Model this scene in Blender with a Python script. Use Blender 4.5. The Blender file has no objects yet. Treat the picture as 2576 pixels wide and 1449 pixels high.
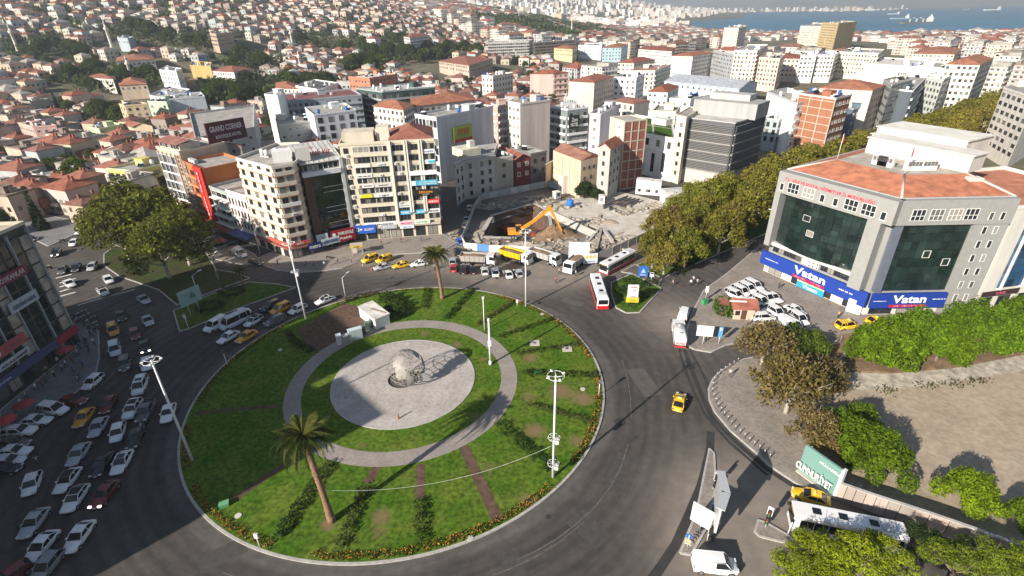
import bpy,math,random
from mathutils import Vector,Matrix
D=bpy.data
SC=bpy.context.scene
COL=SC.collection
RND=random.Random(11)
PI=math.pi
# --- camera
cam=D.cameras.new('camera')
cam_ob=D.objects.new('camera',cam)
COL.objects.link(cam_ob)
CAM=Vector((0,0,56.0))
cam.sensor_width=36.0
cam.lens=36.0*1319.0/2576.0
cam.clip_end=40000
cam.clip_start=0.5
_f=Vector((0,math.cos(.4872),-math.sin(.4872)))
_r=Vector((1,0,0))
_u=_r.cross(_f)
_c,_s=math.cos(.0191),math.sin(.0191)
_R,_U=_r*_c-_u*_s,_u*_c+_r*_s
_m=Matrix((_R,_U,-_f)).transposed().to_4x4()
_m.translation=CAM
cam_ob.matrix_world=_m
SC.camera=cam_ob
# --- world, sun, exposure
SUN_AZ,SUN_EL=math.radians(226.5),math.radians(25.5)
w=D.worlds.new('World')
SC.world=w
w.use_nodes=True
nt=w.node_tree
nt.nodes.clear()
_o=nt.nodes.new('ShaderNodeOutputWorld')
_b=nt.nodes.new('ShaderNodeBackground')
_k=nt.nodes.new('ShaderNodeTexSky')
_k.sky_type='NISHITA'
_k.sun_disc=False
_k.sun_elevation=SUN_EL
_k.sun_rotation=SUN_AZ
_k.altitude=60
_k.dust_density=.4
_k.ozone_density=2.0
_b.inputs[1].default_value=0.05
nt.links.new(_k.outputs[0],_b.inputs[0])
nt.links.new(_b.outputs[0],_o.inputs[0])
sl=D.lights.new('sun','SUN')
sl.energy=5.0
sl.angle=math.radians(0.6)
sl.color=(1.0,.91,.80)
so=D.objects.new('sun',sl)
COL.objects.link(so)
sd=Vector((math.sin(SUN_AZ)*math.cos(SUN_EL),math.cos(SUN_AZ)*math.cos(SUN_EL),math.sin(SUN_EL)))
so.rotation_euler=(-sd).to_track_quat('-Z','Y').to_euler()
so.location=sd*300
vs=SC.view_settings
vs.view_transform='Standard'
vs.look='None'
vs.gamma=1.0
vs.exposure=0.98
try:vs.use_curve_mapping=False
except Exception:pass
SC.cycles.use_denoising=True
SC.cycles.max_bounces=5
SC.cycles.diffuse_bounces=2
SC.cycles.glossy_bounces=2
SC.cycles.transparent_max_bounces=6
SC.cycles.volume_bounces=0
SC.cycles.caustics_reflective=False
SC.cycles.caustics_refractive=False
# --- materials
MATS={}
def mat(name,col=(.5,.5,.5),rough=.8,objcol=False,noise=None,amt=.25,metal=0.,spec=.5,bump=0.,coat=0.,emit=0.,streak=False,island=0.,attr=None,trans=0.,rnd=0.,col2=None,space='pos',detail=4,objrand=None):
 """one principled material; colour may come from the object's own colour or a face attribute, varied by noise"""
 m=D.materials.new(name)
 m.use_nodes=True
 t=m.node_tree
 N,L=t.nodes,t.links
 b=N['Principled BSDF']
 b.inputs['Roughness'].default_value=rough
 b.inputs['Metallic'].default_value=metal
 b.inputs['Specular IOR Level'].default_value=spec
 if coat:
  b.inputs['Coat Weight'].default_value=coat
  b.inputs['Coat Roughness'].default_value=.08
 src=None
 if attr:
  a=N.new('ShaderNodeAttribute');a.attribute_name=attr;src=a.outputs['Color']
 elif objcol:
  a=N.new('ShaderNodeObjectInfo');src=a.outputs['Color']
 def mul(srcsock,fac):
  mx=N.new('ShaderNodeMix');mx.data_type='RGBA';mx.blend_type='MULTIPLY'
  mx.inputs[0].default_value=1.0
  if srcsock is None:mx.inputs[6].default_value=(*col,1)
  else:L.new(srcsock,mx.inputs[6])
  L.new(fac,mx.inputs[7])
  return mx.outputs[2]
 def ramp(val,lo,hi,f0=.3,f1=.7):
  mr=N.new('ShaderNodeMapRange')
  mr.inputs[1].default_value=f0;mr.inputs[2].default_value=f1
  mr.inputs[3].default_value=lo;mr.inputs[4].default_value=hi
  L.new(val,mr.inputs[0])
  return mr.outputs[0]
 vec=None
 if noise or bump:
  if space=='pos':
   gq=N.new('ShaderNodeNewGeometry');vec=gq.outputs['Position']
  else:
   gq=N.new('ShaderNodeTexCoord');vec=gq.outputs['Object']
  if streak:
   mp=N.new('ShaderNodeMapping');mp.inputs['Scale'].default_value=(1,1,.12);L.new(vec,mp.inputs[0]);vec=mp.outputs[0]
 nz=None
 if noise:
  nz=N.new('ShaderNodeTexNoise');nz.inputs['Scale'].default_value=noise;nz.inputs['Detail'].default_value=detail;nz.inputs['Roughness'].default_value=.62
  L.new(vec,nz.inputs['Vector'])
  if col2:
   mx=N.new('ShaderNodeMix');mx.data_type='RGBA'
   mx.inputs[6].default_value=(*col,1);mx.inputs[7].default_value=(*col2,1)
   L.new(ramp(nz.outputs[0],0,1,.38,.62),mx.inputs[0]);src=mx.outputs[2]
   n2=N.new('ShaderNodeTexNoise');n2.inputs['Scale'].default_value=noise*9;n2.inputs['Detail'].default_value=3
   L.new(vec,n2.inputs['Vector'])
   src=mul(src,ramp(n2.outputs[0],1-amt,1+amt))
  else:
   src=mul(src,ramp(nz.outputs[0],1-amt,1+amt))
 if island:
  gi=N.new('ShaderNodeNewGeometry')
  src=mul(src,ramp(gi.outputs['Random Per Island'],1-island,1+island,0,1))
 if rnd:
  oi=N.new('ShaderNodeObjectInfo')
  src=mul(src,ramp(oi.outputs['Random'],1-rnd,1+rnd,0,1))
 if objrand:
  oi=N.new('ShaderNodeObjectInfo')
  mx=N.new('ShaderNodeMix');mx.data_type='RGBA'
  mx.inputs[7].default_value=(*objrand,1)
  if src is None:mx.inputs[6].default_value=(*col,1)
  else:L.new(src,mx.inputs[6])
  L.new(ramp(oi.outputs['Random'],0,1,.62,.85),mx.inputs[0]);src=mx.outputs[2]
 if src is None:b.inputs['Base Color'].default_value=(*col,1)
 else:L.new(src,b.inputs['Base Color'])
 if bump:
  nb=N.new('ShaderNodeTexNoise');nb.inputs['Scale'].default_value=bump;nb.inputs['Detail'].default_value=3
  L.new(vec,nb.inputs['Vector'])
  bp=N.new('ShaderNodeBump');bp.inputs['Strength'].default_value=.5;bp.inputs['Distance'].default_value=.05
  L.new(nb.outputs[0],bp.inputs['Height']);L.new(bp.outputs[0],b.inputs['Normal'])
 if emit:
  b.inputs['Emission Color'].default_value=(*col,1);b.inputs['Emission Strength'].default_value=emit
 if trans:
  tr=N.new('ShaderNodeBsdfTranslucent');ms=N.new('ShaderNodeMixShader');ms.inputs[0].default_value=trans
  if src is None:tr.inputs[0].default_value=(*col,1)
  else:L.new(src,tr.inputs[0])
  L.new(b.outputs[0],ms.inputs[1]);L.new(tr.outputs[0],ms.inputs[2]);L.new(ms.outputs[0],N['Material Output'].inputs[0])
 MATS[name]=m
 return m
mat('plaster',objcol=True,rough=.9,noise=.35,amt=.16,streak=True,spec=.2)
mat('trim',objcol=True,rough=.7,noise=1.2,amt=.08,spec=.3)
mat('roof_tile',objcol=True,rough=.85,noise=.5,amt=.35,spec=.2,bump=3.0)
mat('flat_roof',objcol=True,rough=.95,noise=.3,amt=.35,spec=.1,detail=6)
mat('paint',objcol=True,rough=.32,coat=.6,spec=.5)
mat('car_glass',(.012,.015,.018),rough=.06,spec=.6)
mat('window_glass',(.022,.027,.032),rough=.1,spec=.6,objrand=(.30,.28,.25))
mat('window_far',(.12,.115,.11),rough=.25,island=.85,spec=.4)
mat('curtain_glass',(.016,.030,.028),rough=.06,spec=.8,rnd=.35,noise=.12,amt=.6)  # broad colour noise stands in for varied reflections across the panes
mat('frame_white',(.72,.72,.70),rough=.5)
mat('frame_dark',(.06,.06,.06),rough=.5)
mat('steel',(.55,.56,.57),rough=.45,metal=.3)
mat('steel_dark',(.13,.13,.135),rough=.6,noise=2.,amt=.4)
mat('white_metal',(.72,.72,.72),rough=.45)
mat('tyre',(.018,.018,.018),rough=.9)
mat('rim',(.32,.32,.33),rough=.4,metal=.5)
mat('lamp_clear',(.75,.76,.78),rough=.15)
mat('lamp_lit',(1,.97,.9),emit=2.2)
mat('lamp_red',(.35,.01,.01),rough=.2)
mat('plate',(.75,.75,.75),rough=.5)
mat('black_plastic',(.02,.02,.02),rough=.6)
mat('concrete',(.42,.40,.37),rough=.9,noise=.5,amt=.22,detail=7,bump=6.)
mat('concrete_pale',(.52,.48,.42),rough=.9,noise=.35,amt=.22,detail=7)
mat('stone',(.36,.32,.26),rough=.95,noise=.8,amt=.5,detail=8,bump=2.)
mat('kerb',(.40,.38,.35),rough=.9,noise=1.5,amt=.2)
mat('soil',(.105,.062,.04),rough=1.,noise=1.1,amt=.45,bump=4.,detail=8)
mat('earth',(.20,.13,.075),rough=1.,noise=.7,amt=.45,bump=3.,detail=8)
mat('brick_infill',(.25,.095,.07),rough=.95,noise=2.5,amt=.35)
mat('bark',(.17,.135,.10),rough=.95,noise=3.,amt=.4)
mat('bark_pale',(.36,.33,.27),rough=.9,noise=2.,amt=.4)
mat('palm_bark',(.22,.13,.075),rough=.95,noise=5.,amt=.5,bump=6.)
mat('leaf',objcol=True,rough=.75,island=.5,noise=.5,amt=.3,trans=.45,spec=.12)
mat('needle',objcol=True,rough=.75,island=.5,noise=.9,amt=.3,trans=.25,spec=.12)
mat('flower',(.50,.22,.02),rough=.7,island=.5,trans=.2)
mat('plain',objcol=True,rough=.6,spec=.3)
mat('tarp',objcol=True,rough=.8,noise=1.,amt=.15)
mat('skin',(.42,.26,.18),rough=.6)
mat('hair',(.02,.016,.013),rough=.8)
mat('city_wall',attr='Col',rough=.9,noise=.12,amt=.15,spec=.1)
# --- mesh building
class MB:
 def __init__(s):
  s.v,s.f,s.m,s.s=[],[],[],[]
 def add(s,vs,fs,m=0,smooth=False):
  o=len(s.v)
  s.v.extend([tuple(p)for p in vs])
  for f in fs:
   s.f.append([i+o for i in f]);s.m.append(m);s.s.append(smooth)
  return s
 def box(s,x0,x1,y0,y1,z0,z1,m=0):
  v=[(x0,y0,z0),(x1,y0,z0),(x1,y1,z0),(x0,y1,z0),(x0,y0,z1),(x1,y0,z1),(x1,y1,z1),(x0,y1,z1)]
  return s.add(v,[(0,3,2,1),(4,5,6,7),(0,1,5,4),(1,2,6,5),(2,3,7,6),(3,0,4,7)],m)
 def beam(s,p,q,wd,z0,z1,m=0):
  """box along the plan line p-q, width wd, between heights z0 and z1"""
  dx,dy=q[0]-p[0],q[1]-p[1];l=math.hypot(dx,dy)or 1
  nx,ny=-dy/l*wd/2,dx/l*wd/2
  P=[(p[0]-nx,p[1]-ny),(q[0]-nx,q[1]-ny),(q[0]+nx,q[1]+ny),(p[0]+nx,p[1]+ny)]
  return s.prism(P,z0,z1,m,bottom=True)
 def prism(s,poly,z0,z1,m=0,top=True,bottom=False,mt=None):
  n=len(poly)
  o=len(s.v)
  for z in(z0,z1):s.v.extend([(p[0],p[1],z)for p in poly])
  for i in range(n):
   j=(i+1)%n
   s.f.append([o+i,o+j,o+n+j,o+n+i]);s.m.append(m);s.s.append(False)
  if top:s.f.append([o+n+i for i in range(n)]);s.m.append(m if mt is None else mt);s.s.append(False)
  if bottom:s.f.append([o+n-1-i for i in range(n)]);s.m.append(m);s.s.append(False)
  return s
 def sheet(s,poly,z,m=0):
  return s.add([(p[0],p[1],z)for p in poly],[list(range(len(poly)))],m)
 def tube(s,p,q,r,r2=None,n=8,m=0,cap=True,smooth=True):
  p,q=Vector(p),Vector(q);r2=r if r2 is None else r2
  d=(q-p)
  if d.length<1e-6:return s
  d.normalize()
  a=d.orthogonal().normalized();b=d.cross(a)
  o=len(s.v)
  for c,rr in((p,r),(q,r2)):
   for i in range(n):
    t=2*PI*i/n
    s.v.append(tuple(c+a*(rr*math.cos(t))+b*(rr*math.sin(t))))
  for i in range(n):
   j=(i+1)%n
   s.f.append([o+i,o+j,o+n+j,o+n+i]);s.m.append(m);s.s.append(smooth)
  if cap:
   s.f.append([o+n-1-i for i in range(n)]);s.m.append(m);s.s.append(False)
   s.f.append([o+n+i for i in range(n)]);s.m.append(m);s.s.append(False)
  return s
 def path(s,pts,rad,n=6,m=0):
  for i in range(len(pts)-1):
   a=rad[i]if hasattr(rad,'__len__')else rad
   b=rad[i+1]if hasattr(rad,'__len__')else rad
   s.tube(pts[i],pts[i+1],a,b,n,m,cap=(i==0 or i==len(pts)-2))
  return s
 def lathe(s,prof,c=(0,0,0),n=16,m=0,smooth=True):
  o=len(s.v);k=len(prof)
  for r,z in prof:
   for i in range(n):
    t=2*PI*i/n
    s.v.append((c[0]+r*math.cos(t),c[1]+r*math.sin(t),c[2]+z))
  for a in range(k-1):
   for i in range(n):
    j=(i+1)%n
    s.f.append([o+a*n+i,o+a*n+j,o+(a+1)*n+j,o+(a+1)*n+i]);s.m.append(m);s.s.append(smooth)
  s.f.append([o+n-1-i for i in range(n)]);s.m.append(m);s.s.append(False)
  s.f.append([o+(k-1)*n+i for i in range(n)]);s.m.append(m);s.s.append(False)
  return s
 def ring(s,R0,R1,z0,z1,c=(0,0),n=96,m=0,outer=True,inner=True,a0=0.,a1=2*PI):
  full=abs(a1-a0-2*PI)<1e-6
  k=n if full else n+1
  o=len(s.v)
  for R_,z in((R0,z0),(R0,z1),(R1,z1),(R1,z0)):
   for i in range(k):
    t=a0+(a1-a0)*i/n
    s.v.append((c[0]+R_*math.cos(t),c[1]+R_*math.sin(t),z))
  for i in range(n):
   j=(i+1)%k
   s.f.append([o+k+i,o+2*k+i,o+2*k+j,o+k+j]);s.m.append(m);s.s.append(False)
   if outer:s.f.append([o+2*k+i,o+3*k+i,o+3*k+j,o+2*k+j]);s.m.append(m);s.s.append(False)
   if inner:s.f.append([o+i,o+k+i,o+k+j,o+j]);s.m.append(m);s.s.append(False)
  return s
 def mesh(s,name,mats):
  me=D.meshes.new(name)
  me.from_pydata(s.v,[],s.f)
  for mm in mats:me.materials.append(MATS[mm]if isinstance(mm,str)else mm)
  if len(mats)>1:me.polygons.foreach_set('material_index',s.m)
  me.polygons.foreach_set('use_smooth',s.s)
  me.update()
  return me
 def build(s,name,mats,parent=None,color=None,loc=None,rot=None,kind=None):
  return obj(name,s.mesh(name,mats if isinstance(mats,(list,tuple))else[mats]),parent,color,loc,rot,kind)
def obj(name,me,parent=None,color=None,loc=None,rot=None,kind=None,scale=None):
 o=D.objects.new(name,me)
 COL.objects.link(o)
 if parent is not None:o.parent=parent
 if color is not None:o.color=(*color[:3],1)
 if loc is not None:o.location=loc if len(loc)==3 else(loc[0],loc[1],0)
 if rot is not None:o.rotation_euler=rot if hasattr(rot,'__len__')else(0,0,rot)
 if scale is not None:o.scale=scale
 if kind:o['kind']=kind
 return o
def tag(o,label,cat,group=None,kind=None):
 o['label']=label;o['category']=cat
 if group:o['group']=group
 if kind:o['kind']=kind
 return o
def thing(name,label,cat,loc=(0,0,0),rot=0,group=None):
 o=obj(name,None,loc=loc,rot=rot)
 return tag(o,label,cat,group)
def kids(o,cache={}):
 return[c for c in COL.objects if c.parent==o]
def copy_tree(o,parent=None,tree=None):
 c=o.copy();COL.objects.link(c)
 if parent is not None:c.parent=parent
 for ch in tree.get(o,()):copy_tree(ch,c,tree)
 return c
_TXT={}
def text_mesh(s,wd,ht,m,extrude=.03,bold=.0,shear=0.):
 """lettering as a mesh centred on the origin in the XZ plane, facing -Y, fitted into wd x ht"""
 key=(s,round(wd,2),round(ht,2),m,extrude)
 if key in _TXT:return _TXT[key]
 cu=D.curves.new('lettering','FONT')
 cu.body=s;cu.align_x='CENTER';cu.align_y='CENTER';cu.extrude=.02;cu.offset=bold;cu.resolution_u=2;cu.shear=shear
 ob=D.objects.new('lettering',cu);COL.objects.link(ob)
 dg=bpy.context.evaluated_depsgraph_get()
 me=D.meshes.new_from_object(ob.evaluated_get(dg))
 D.objects.remove(ob);D.curves.remove(cu)
 vs=[v.co.copy()for v in me.vertices]
 if not vs:return me
 x0,x1=min(v.x for v in vs),max(v.x for v in vs);y0,y1=min(v.y for v in vs),max(v.y for v in vs)
 sx,sy=wd/max(x1-x0,1e-4),ht/max(y1-y0,1e-4)
 for v in me.vertices:
  x,y,z=v.co
  v.co=((x-(x0+x1)/2)*sx,-(z+.02)/.04*extrude,(y-(y0+y1)/2)*sy)
 me.materials.clear();me.materials.append(MATS[m]);me.name='lettering'
 _TXT[key]=me
 return me
def ccw(poly):
 a=sum(poly[i][0]*poly[(i+1)%len(poly)][1]-poly[(i+1)%len(poly)][0]*poly[i][1]for i in range(len(poly)))
 return list(poly)if a>0 else list(poly)[::-1]
def inside(p,poly):
 c=False;n=len(poly);x,y=p
 for i in range(n):
  x0,y0=poly[i];x1,y1=poly[(i+1)%n]
  if(y0>y)!=(y1>y)and x<(x1-x0)*(y-y0)/(y1-y0)+x0:c=not c
 return c
def smooth(t):
 t=max(0.,min(1.,t));return t*t*(3-2*t)
def hnoise(x,y):
 return math.sin(x*.013+1.3)*math.cos(y*.011+.4)+.5*math.sin(x*.031+y*.017)
def terrain(x,y):
 """the castle hill rising behind the old quarter; the port plain stays flat"""
 r=math.hypot(x,y)
 if r<320 or y<=0:return 0.
 az=math.degrees(math.atan2(x,y))
 k=[(-60,165),(-30,160),(-13,98),(-4,62),(6,18),(12,0),(90,0)]
 h=0.
 for(a,ha),(b,hb)in zip(k,k[1:]):
  if a<=az<=b:h=ha+(hb-ha)*(az-a)/(b-a)
 if az<-60:h=165
 z=h*smooth((r-330)/1050)*(1-.35*smooth((r-1500)/1500))
 z+=6*hnoise(x,y)*smooth((r-400)/500)*(1 if az<4 else max(0,1-(az-4)/8))
 if-18<az<24:z+=115*smooth((r-2600)/2600)*smooth((az+18)/10)*smooth((22-az)/16)
 return max(0.,z)
 # --- ground, roads, sea, hills
mat('asphalt',(.066,.060,.056),rough=.9,noise=.09,amt=.16,col2=(.088,.079,.072),bump=9.,detail=6,spec=.25)
mat('asphalt_dark',(.034,.033,.032),rough=.8,noise=.5,amt=.35,detail=6)
mat('asphalt_pale',(.115,.103,.092),rough=.9,noise=.3,amt=.2,detail=6)
mat('paving',(.29,.25,.215),rough=.9,noise=.25,amt=.2,col2=(.225,.197,.17),detail=6,bump=5.)
mat('paving_grey',(.20,.20,.20),rough=.9,noise=.3,amt=.15,col2=(.15,.15,.15),detail=6)
mat('plaza_concrete',(.36,.325,.29),rough=.9,noise=.28,amt=.17,col2=(.44,.405,.37),detail=7)
mat('path_concrete',(.30,.265,.235),rough=.9,noise=.4,amt=.15,col2=(.255,.225,.20),detail=6)
mat('grass',(.040,.105,.007),rough=.95,noise=.11,amt=.42,col2=(.085,.115,.022),bump=12.,detail=7,spec=.1)
mat('park_soil',(.060,.052,.032),rough=1.,noise=.25,amt=.4,col2=(.045,.072,.018),detail=7,spec=.1)
mat('grass_dry',(.17,.13,.062),rough=1.,noise=.9,amt=.3,col2=(.10,.12,.03),detail=7,spec=.1)
mat('dirt_lot',(.34,.275,.205),rough=1.,noise=.16,amt=.16,col2=(.40,.33,.25),detail=8,spec=.1)
mat('city_ground',(.20,.165,.125),rough=1.,noise=.02,amt=.3,col2=(.11,.115,.07),detail=7,spec=.1)
mat('road_paint',(.55,.54,.50),rough=.7,noise=2.5,amt=.3)
mat('yellow_paint',(.42,.27,.05),rough=.8,noise=2.5,amt=.4)
NX0,NX1,NY0,NY1=-180,130,-20,215
PIT=[(-8.08,136.61),(-5.1,153.49),(7.53,164.03),(11.58,156.9),(11.25,141.97),(6.57,135.3)]
def road_patch():
 """near streets: one asphalt sheet with the building pit left open"""
 b=MB();st=2.5
 nx,ny=int((NX1-NX0)/st),int((NY1-NY0)/st)
 idx={}
 def vid(i,j):
  if(i,j)not in idx:
   idx[(i,j)]=len(b.v);b.v.append((NX0+i*st,NY0+j*st,0.))
  return idx[(i,j)]
 for i in range(nx):
  for j in range(ny):
   c=(NX0+(i+.5)*st,NY0+(j+.5)*st)
   if inside(c,PIT):continue
   b.f.append([vid(i,j),vid(i+1,j),vid(i+1,j+1),vid(i,j+1)]);b.m.append(0);b.s.append(False)
 o=b.build('road','road_asphalt',kind='structure')
 at=o.data.attributes.new('dust','FLOAT','POINT')
 at.data.foreach_set('value',[min(1.,sum(math.exp(-((x-p)**2+(y-q_)**2)/(r_*r_))for p,q_,r_ in DUST))for x,y,_z in b.v])
 return o
DUST=[(*p,7.)for p in[(-30.66,122.04),(-20.94,121.6),(-10.58,118.08),(-2.61,112.84),(3.99,110.45),(10.71,112.27),(16.65,114.18),(4.49,124.12),(-4.71,120.87),(12.7,123.74),(-18.37,135.97),(-30.53,129.63),(-39.5,124.9),(-10.52,144.69),(-8.92,135.5),(-1.83,167.82),(7.56,170.6),(15.29,166.8),(15.85,134.27),(18.83,123.45),(23.92,123.21),(28.71,126.81)]]+[(*p,8.)for p in[(28.46,41.14),(25.71,36.69),(28.32,46.93),(29.66,37.56),(33.26,91.27)]]
def road_material():
 m=mat('road_asphalt',(.066,.060,.056),rough=.9,noise=.09,amt=.16,col2=(.088,.079,.072),bump=9.,detail=6,spec=.25)
 t=m.node_tree;N,L=t.nodes,t.links;bs=N['Principled BSDF'];src=bs.inputs['Base Color'].links[0].from_socket
 def mth(op,a,b_=None):
  k=N.new('ShaderNodeMath');k.operation=op
  for i,v in((0,a),(1,b_)):
   if v is None:continue
   if isinstance(v,(int,float)):k.inputs[i].default_value=v
   else:L.new(v,k.inputs[i])
  return k.outputs[0]
 gp=N.new('ShaderNodeNewGeometry');vd=N.new('ShaderNodeVectorMath');vd.operation='DISTANCE';vd.inputs[1].default_value=(-18.9,72.5,0);L.new(gp.outputs['Position'],vd.inputs[0])
 nz=N.new('ShaderNodeTexNoise');nz.inputs['Scale'].default_value=.05;nz.inputs['Detail'].default_value=4;L.new(gp.outputs['Position'],nz.inputs['Vector'])
 d=mth('ADD',vd.outputs['Value'],mth('MULTIPLY',mth('SUBTRACT',nz.outputs[0],.5),5.))
 lane=mth('MULTIPLY',mth('SINE',mth('MULTIPLY',d,2.9)),.10)
 gut=N.new('ShaderNodeMapRange');gut.interpolation_type='SMOOTHSTEP';gut.inputs[1].default_value=34.;gut.inputs[2].default_value=37.;gut.inputs[3].default_value=.55;gut.inputs[4].default_value=0.;L.new(d,gut.inputs[0])
 mid=N.new('ShaderNodeMapRange');mid.interpolation_type='SMOOTHSTEP';mid.inputs[1].default_value=47.;mid.inputs[2].default_value=54.;mid.inputs[3].default_value=-.14;mid.inputs[4].default_value=.1;L.new(d,mid.inputs[0])
 sx=N.new('ShaderNodeVectorMath');sx.operation='SUBTRACT';sx.inputs[1].default_value=(-18.9,72.5,0);L.new(gp.outputs['Position'],sx.inputs[0])
 sp_=N.new('ShaderNodeSeparateXYZ');L.new(sx.outputs[0],sp_.inputs[0]);an=mth('ARCTAN2',sp_.outputs[1],sp_.outputs[0])
 cb=N.new('ShaderNodeCombineXYZ');L.new(mth('MULTIPLY',vd.outputs['Value'],1.6),cb.inputs[0]);L.new(mth('MULTIPLY',an,5.),cb.inputs[1])
 ns=N.new('ShaderNodeTexNoise');ns.inputs['Scale'].default_value=1.;ns.inputs['Detail'].default_value=6;ns.inputs['Roughness'].default_value=.65;L.new(cb.outputs[0],ns.inputs['Vector'])
 strk=mth('MULTIPLY',mth('SUBTRACT',ns.outputs[0],.5),.75)
 f=mth('ADD',mth('ADD',mth('ADD',mth('ADD',lane,strk),gut.outputs[0]),mid.outputs[0]),1.)
 mx=N.new('ShaderNodeMix');mx.data_type='RGBA';mx.blend_type='MULTIPLY';mx.inputs[0].default_value=1.;L.new(src,mx.inputs[6]);L.new(f,mx.inputs[7])
 at=N.new('ShaderNodeAttribute');at.attribute_name='dust'
 n2=N.new('ShaderNodeTexNoise');n2.inputs['Scale'].default_value=.5;n2.inputs['Detail'].default_value=7;L.new(gp.outputs['Position'],n2.inputs['Vector'])
 fd=mth('MULTIPLY',at.outputs['Fac'],mth('ADD',n2.outputs[0],.35))
 m2=N.new('ShaderNodeMix');m2.data_type='RGBA';m2.inputs[7].default_value=(.25,.215,.18,1);L.new(fd,m2.inputs[0]);L.new(mx.outputs[2],m2.inputs[6]);L.new(m2.outputs[2],bs.inputs['Base Color'])
road_material()
road_patch()
def far_ground():
 b=MB()
 xs=[-16000,-9000,-5000,-3200]+list(range(-2400,-700,90))+list(range(-700,NX0,40))+[NX0,0,NX1]+list(range(170,700,60))+list(range(720,2400,160))+[2600,3500,5000,8000,14000]
 ys=[-800,NY0,60,140,NY1]+list(range(250,760,40))+list(range(780,2300,70))+list(range(2400,6000,300))+[7000,9000,12000,20000]
 xs=sorted(set(xs));ys=sorted(set(ys))
 for y in ys:
  for x in xs:b.v.append((x,y,terrain(x,y)-.02))
 n=len(xs)
 for j in range(len(ys)-1):
  for i in range(n-1):
   if NX0<=xs[i]and xs[i+1]<=NX1 and NY0<=ys[j]and ys[j+1]<=NY1:continue
   a=j*n+i
   b.f.append([a,a+1,a+n+1,a+n]);b.m.append(0);b.s.append(True)
 return b.build('ground','city_ground',kind='structure')
far_ground()
mat('sea_water',(.06,.17,.26),rough=.6,noise=.004,amt=.25,spec=.25,detail=5)
SEA=[(674.66,2387.22),(483.76,1461.58),(548.5,1282.22),(684.79,1139.91),(851.45,1101.11),(1108.87,1132.63)]+[(7000,900),(9000,5200)]+[(10753.58,11231.1),(5877.72,6712.38),(5608.66,6974.33),(3990.74,5741.27),(2791.57,4694.05),(2489.52,5625.17),(1971.38,5319.51),(1048.15,3177.23),(840.97,2890.94)]
MB().sheet(ccw(SEA),.25).build('sea','sea_water',kind='structure')
mat('mountain',(.20,.225,.19),rough=1.,noise=.0012,amt=.4,detail=8)  # lightened slopes: part of the distance haze is put into the colour
def mountains():
 b=MB();n=90;rows=9
 for k in range(rows):
  for i in range(n+1):
   az=math.radians(-22+92*i/n);t=k/(rows-1)
   r=7600+3800*t+900*math.sin(i*.23)
   crest=270+80*math.sin(i*.16+1)+40*math.sin(i*.51)+20*math.sin(i*1.3)
   b.v.append((r*math.sin(az),r*math.cos(az),-2+crest*smooth(t)+25*math.sin(i*.9+k*1.7)*t))
 for k in range(rows-1):
  for i in range(n):
   a=k*(n+1)+i
   b.f.append([a,a+1,a+n+2,a+n+1]);b.m.append(0);b.s.append(True)
 b.build('mountains','mountain',kind='structure')
mountains()
SLABS=[0]
def slab(name,poly,top,kerb=True,h=.13,m2=None,inset=.28):
 poly=ccw(poly);SLABS[0]+=1;h+=.003*SLABS[0]
 o=MB().prism(poly,0,h,0).build(name,top,kind='structure')
 if kerb:
  b=MB();n=len(poly)
  for i in range(n):b.beam(poly[i],poly[(i+1)%n],.26,0,h+.02+.0007*i)
  b.build('kerb','kerb',kind='structure')
 return o
slab('pavement',[(-66.42,123.66),(-62.61,120.39),(-57.76,117.2),(-51.78,115.83),(-46.22,116.48),(-42.2,117.88),(-40.07,120.32),(-38.03,123.11),(-29.81,125.71),(-18.46,126.71),(-14.97,132.41),(-19.66,139.57),(-44.01,136.37),(-54.31,127.36),(-55.72,123.91),(-63.5,129.34)],'paving')
slab('lawn',[(-72.86,97.99),(-67.02,89.72),(-65.63,90.57),(-59.22,98.66),(-50.11,107.84),(-54.85,109.63),(-62.23,111.16),(-68.46,105.12)],'grass')
slab('park_ground',[(-104.29,122.24),(-96.19,115.77),(-81.87,107.96),(-73.54,100.59),(-69.58,105.54),(-63.15,113.29),(-68.79,116.57),(-73.46,118.11),(-80.98,128.08),(-94.83,139.76),(-110.87,143.58),(-109.14,129.39)],'park_soil')
slab('pavement',[(-160.6,160.23),(-149.06,161.42),(-132.57,154.81),(-127.49,148.52),(-128.93,135.69),(-143.56,145.23)],'paving_grey')
slab('pavement',[(-170.68,168.76),(-156.5,172.8),(-139.27,181.73),(-123.28,183.5),(-109.8,168.05),(-123.95,175.09),(-138.3,178.11),(-153.83,170.19),(-167.89,165.48)],'paving')
slab('pavement',[(-83.26,66.4),(-83.53,75.82),(-83.71,83.85),(-92.47,95.9),(-92.39,97.54),(-83.64,90.16),(-77.22,81.04),(-74.14,75.53),(-74.14,71.14),(-74.99,65.7),(-76.79,61.69),(-76.75,58.77)],'paving_grey')
slab('pavement',[(-118.27,174.75),(-95.77,152.5),(-82.04,139.13),(-68.04,127.48),(-63.32,121.13),(-69.5,121.4),(-78.61,125.45),(-98.91,149.32)],'paving')
slab('median_lawn',[(22.94,107.21),(22.0,101.88),(21.93,95.74),(23.59,93.54),(26.32,93.6),(28.82,97.17),(33.53,103.85),(33.07,104.83),(29.94,108.94),(28.43,111.51)],'grass')
slab('pavement',[(26.29,112.68),(30.5,116.71),(34.9,108.73),(33.17,105.22),(30.21,109.34),(28.66,111.72)],'asphalt_pale')
B0,B1=(30.6,116.25),(34.95,108.94)
BD=(math.sin(math.radians(54)),math.cos(math.radians(54)))
slab('median_lawn',[B0,B1,(B1[0]+330*BD[0],B1[1]+330*BD[1]),(B0[0]+330*BD[0],B0[1]+330*BD[1])],'grass')
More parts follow.
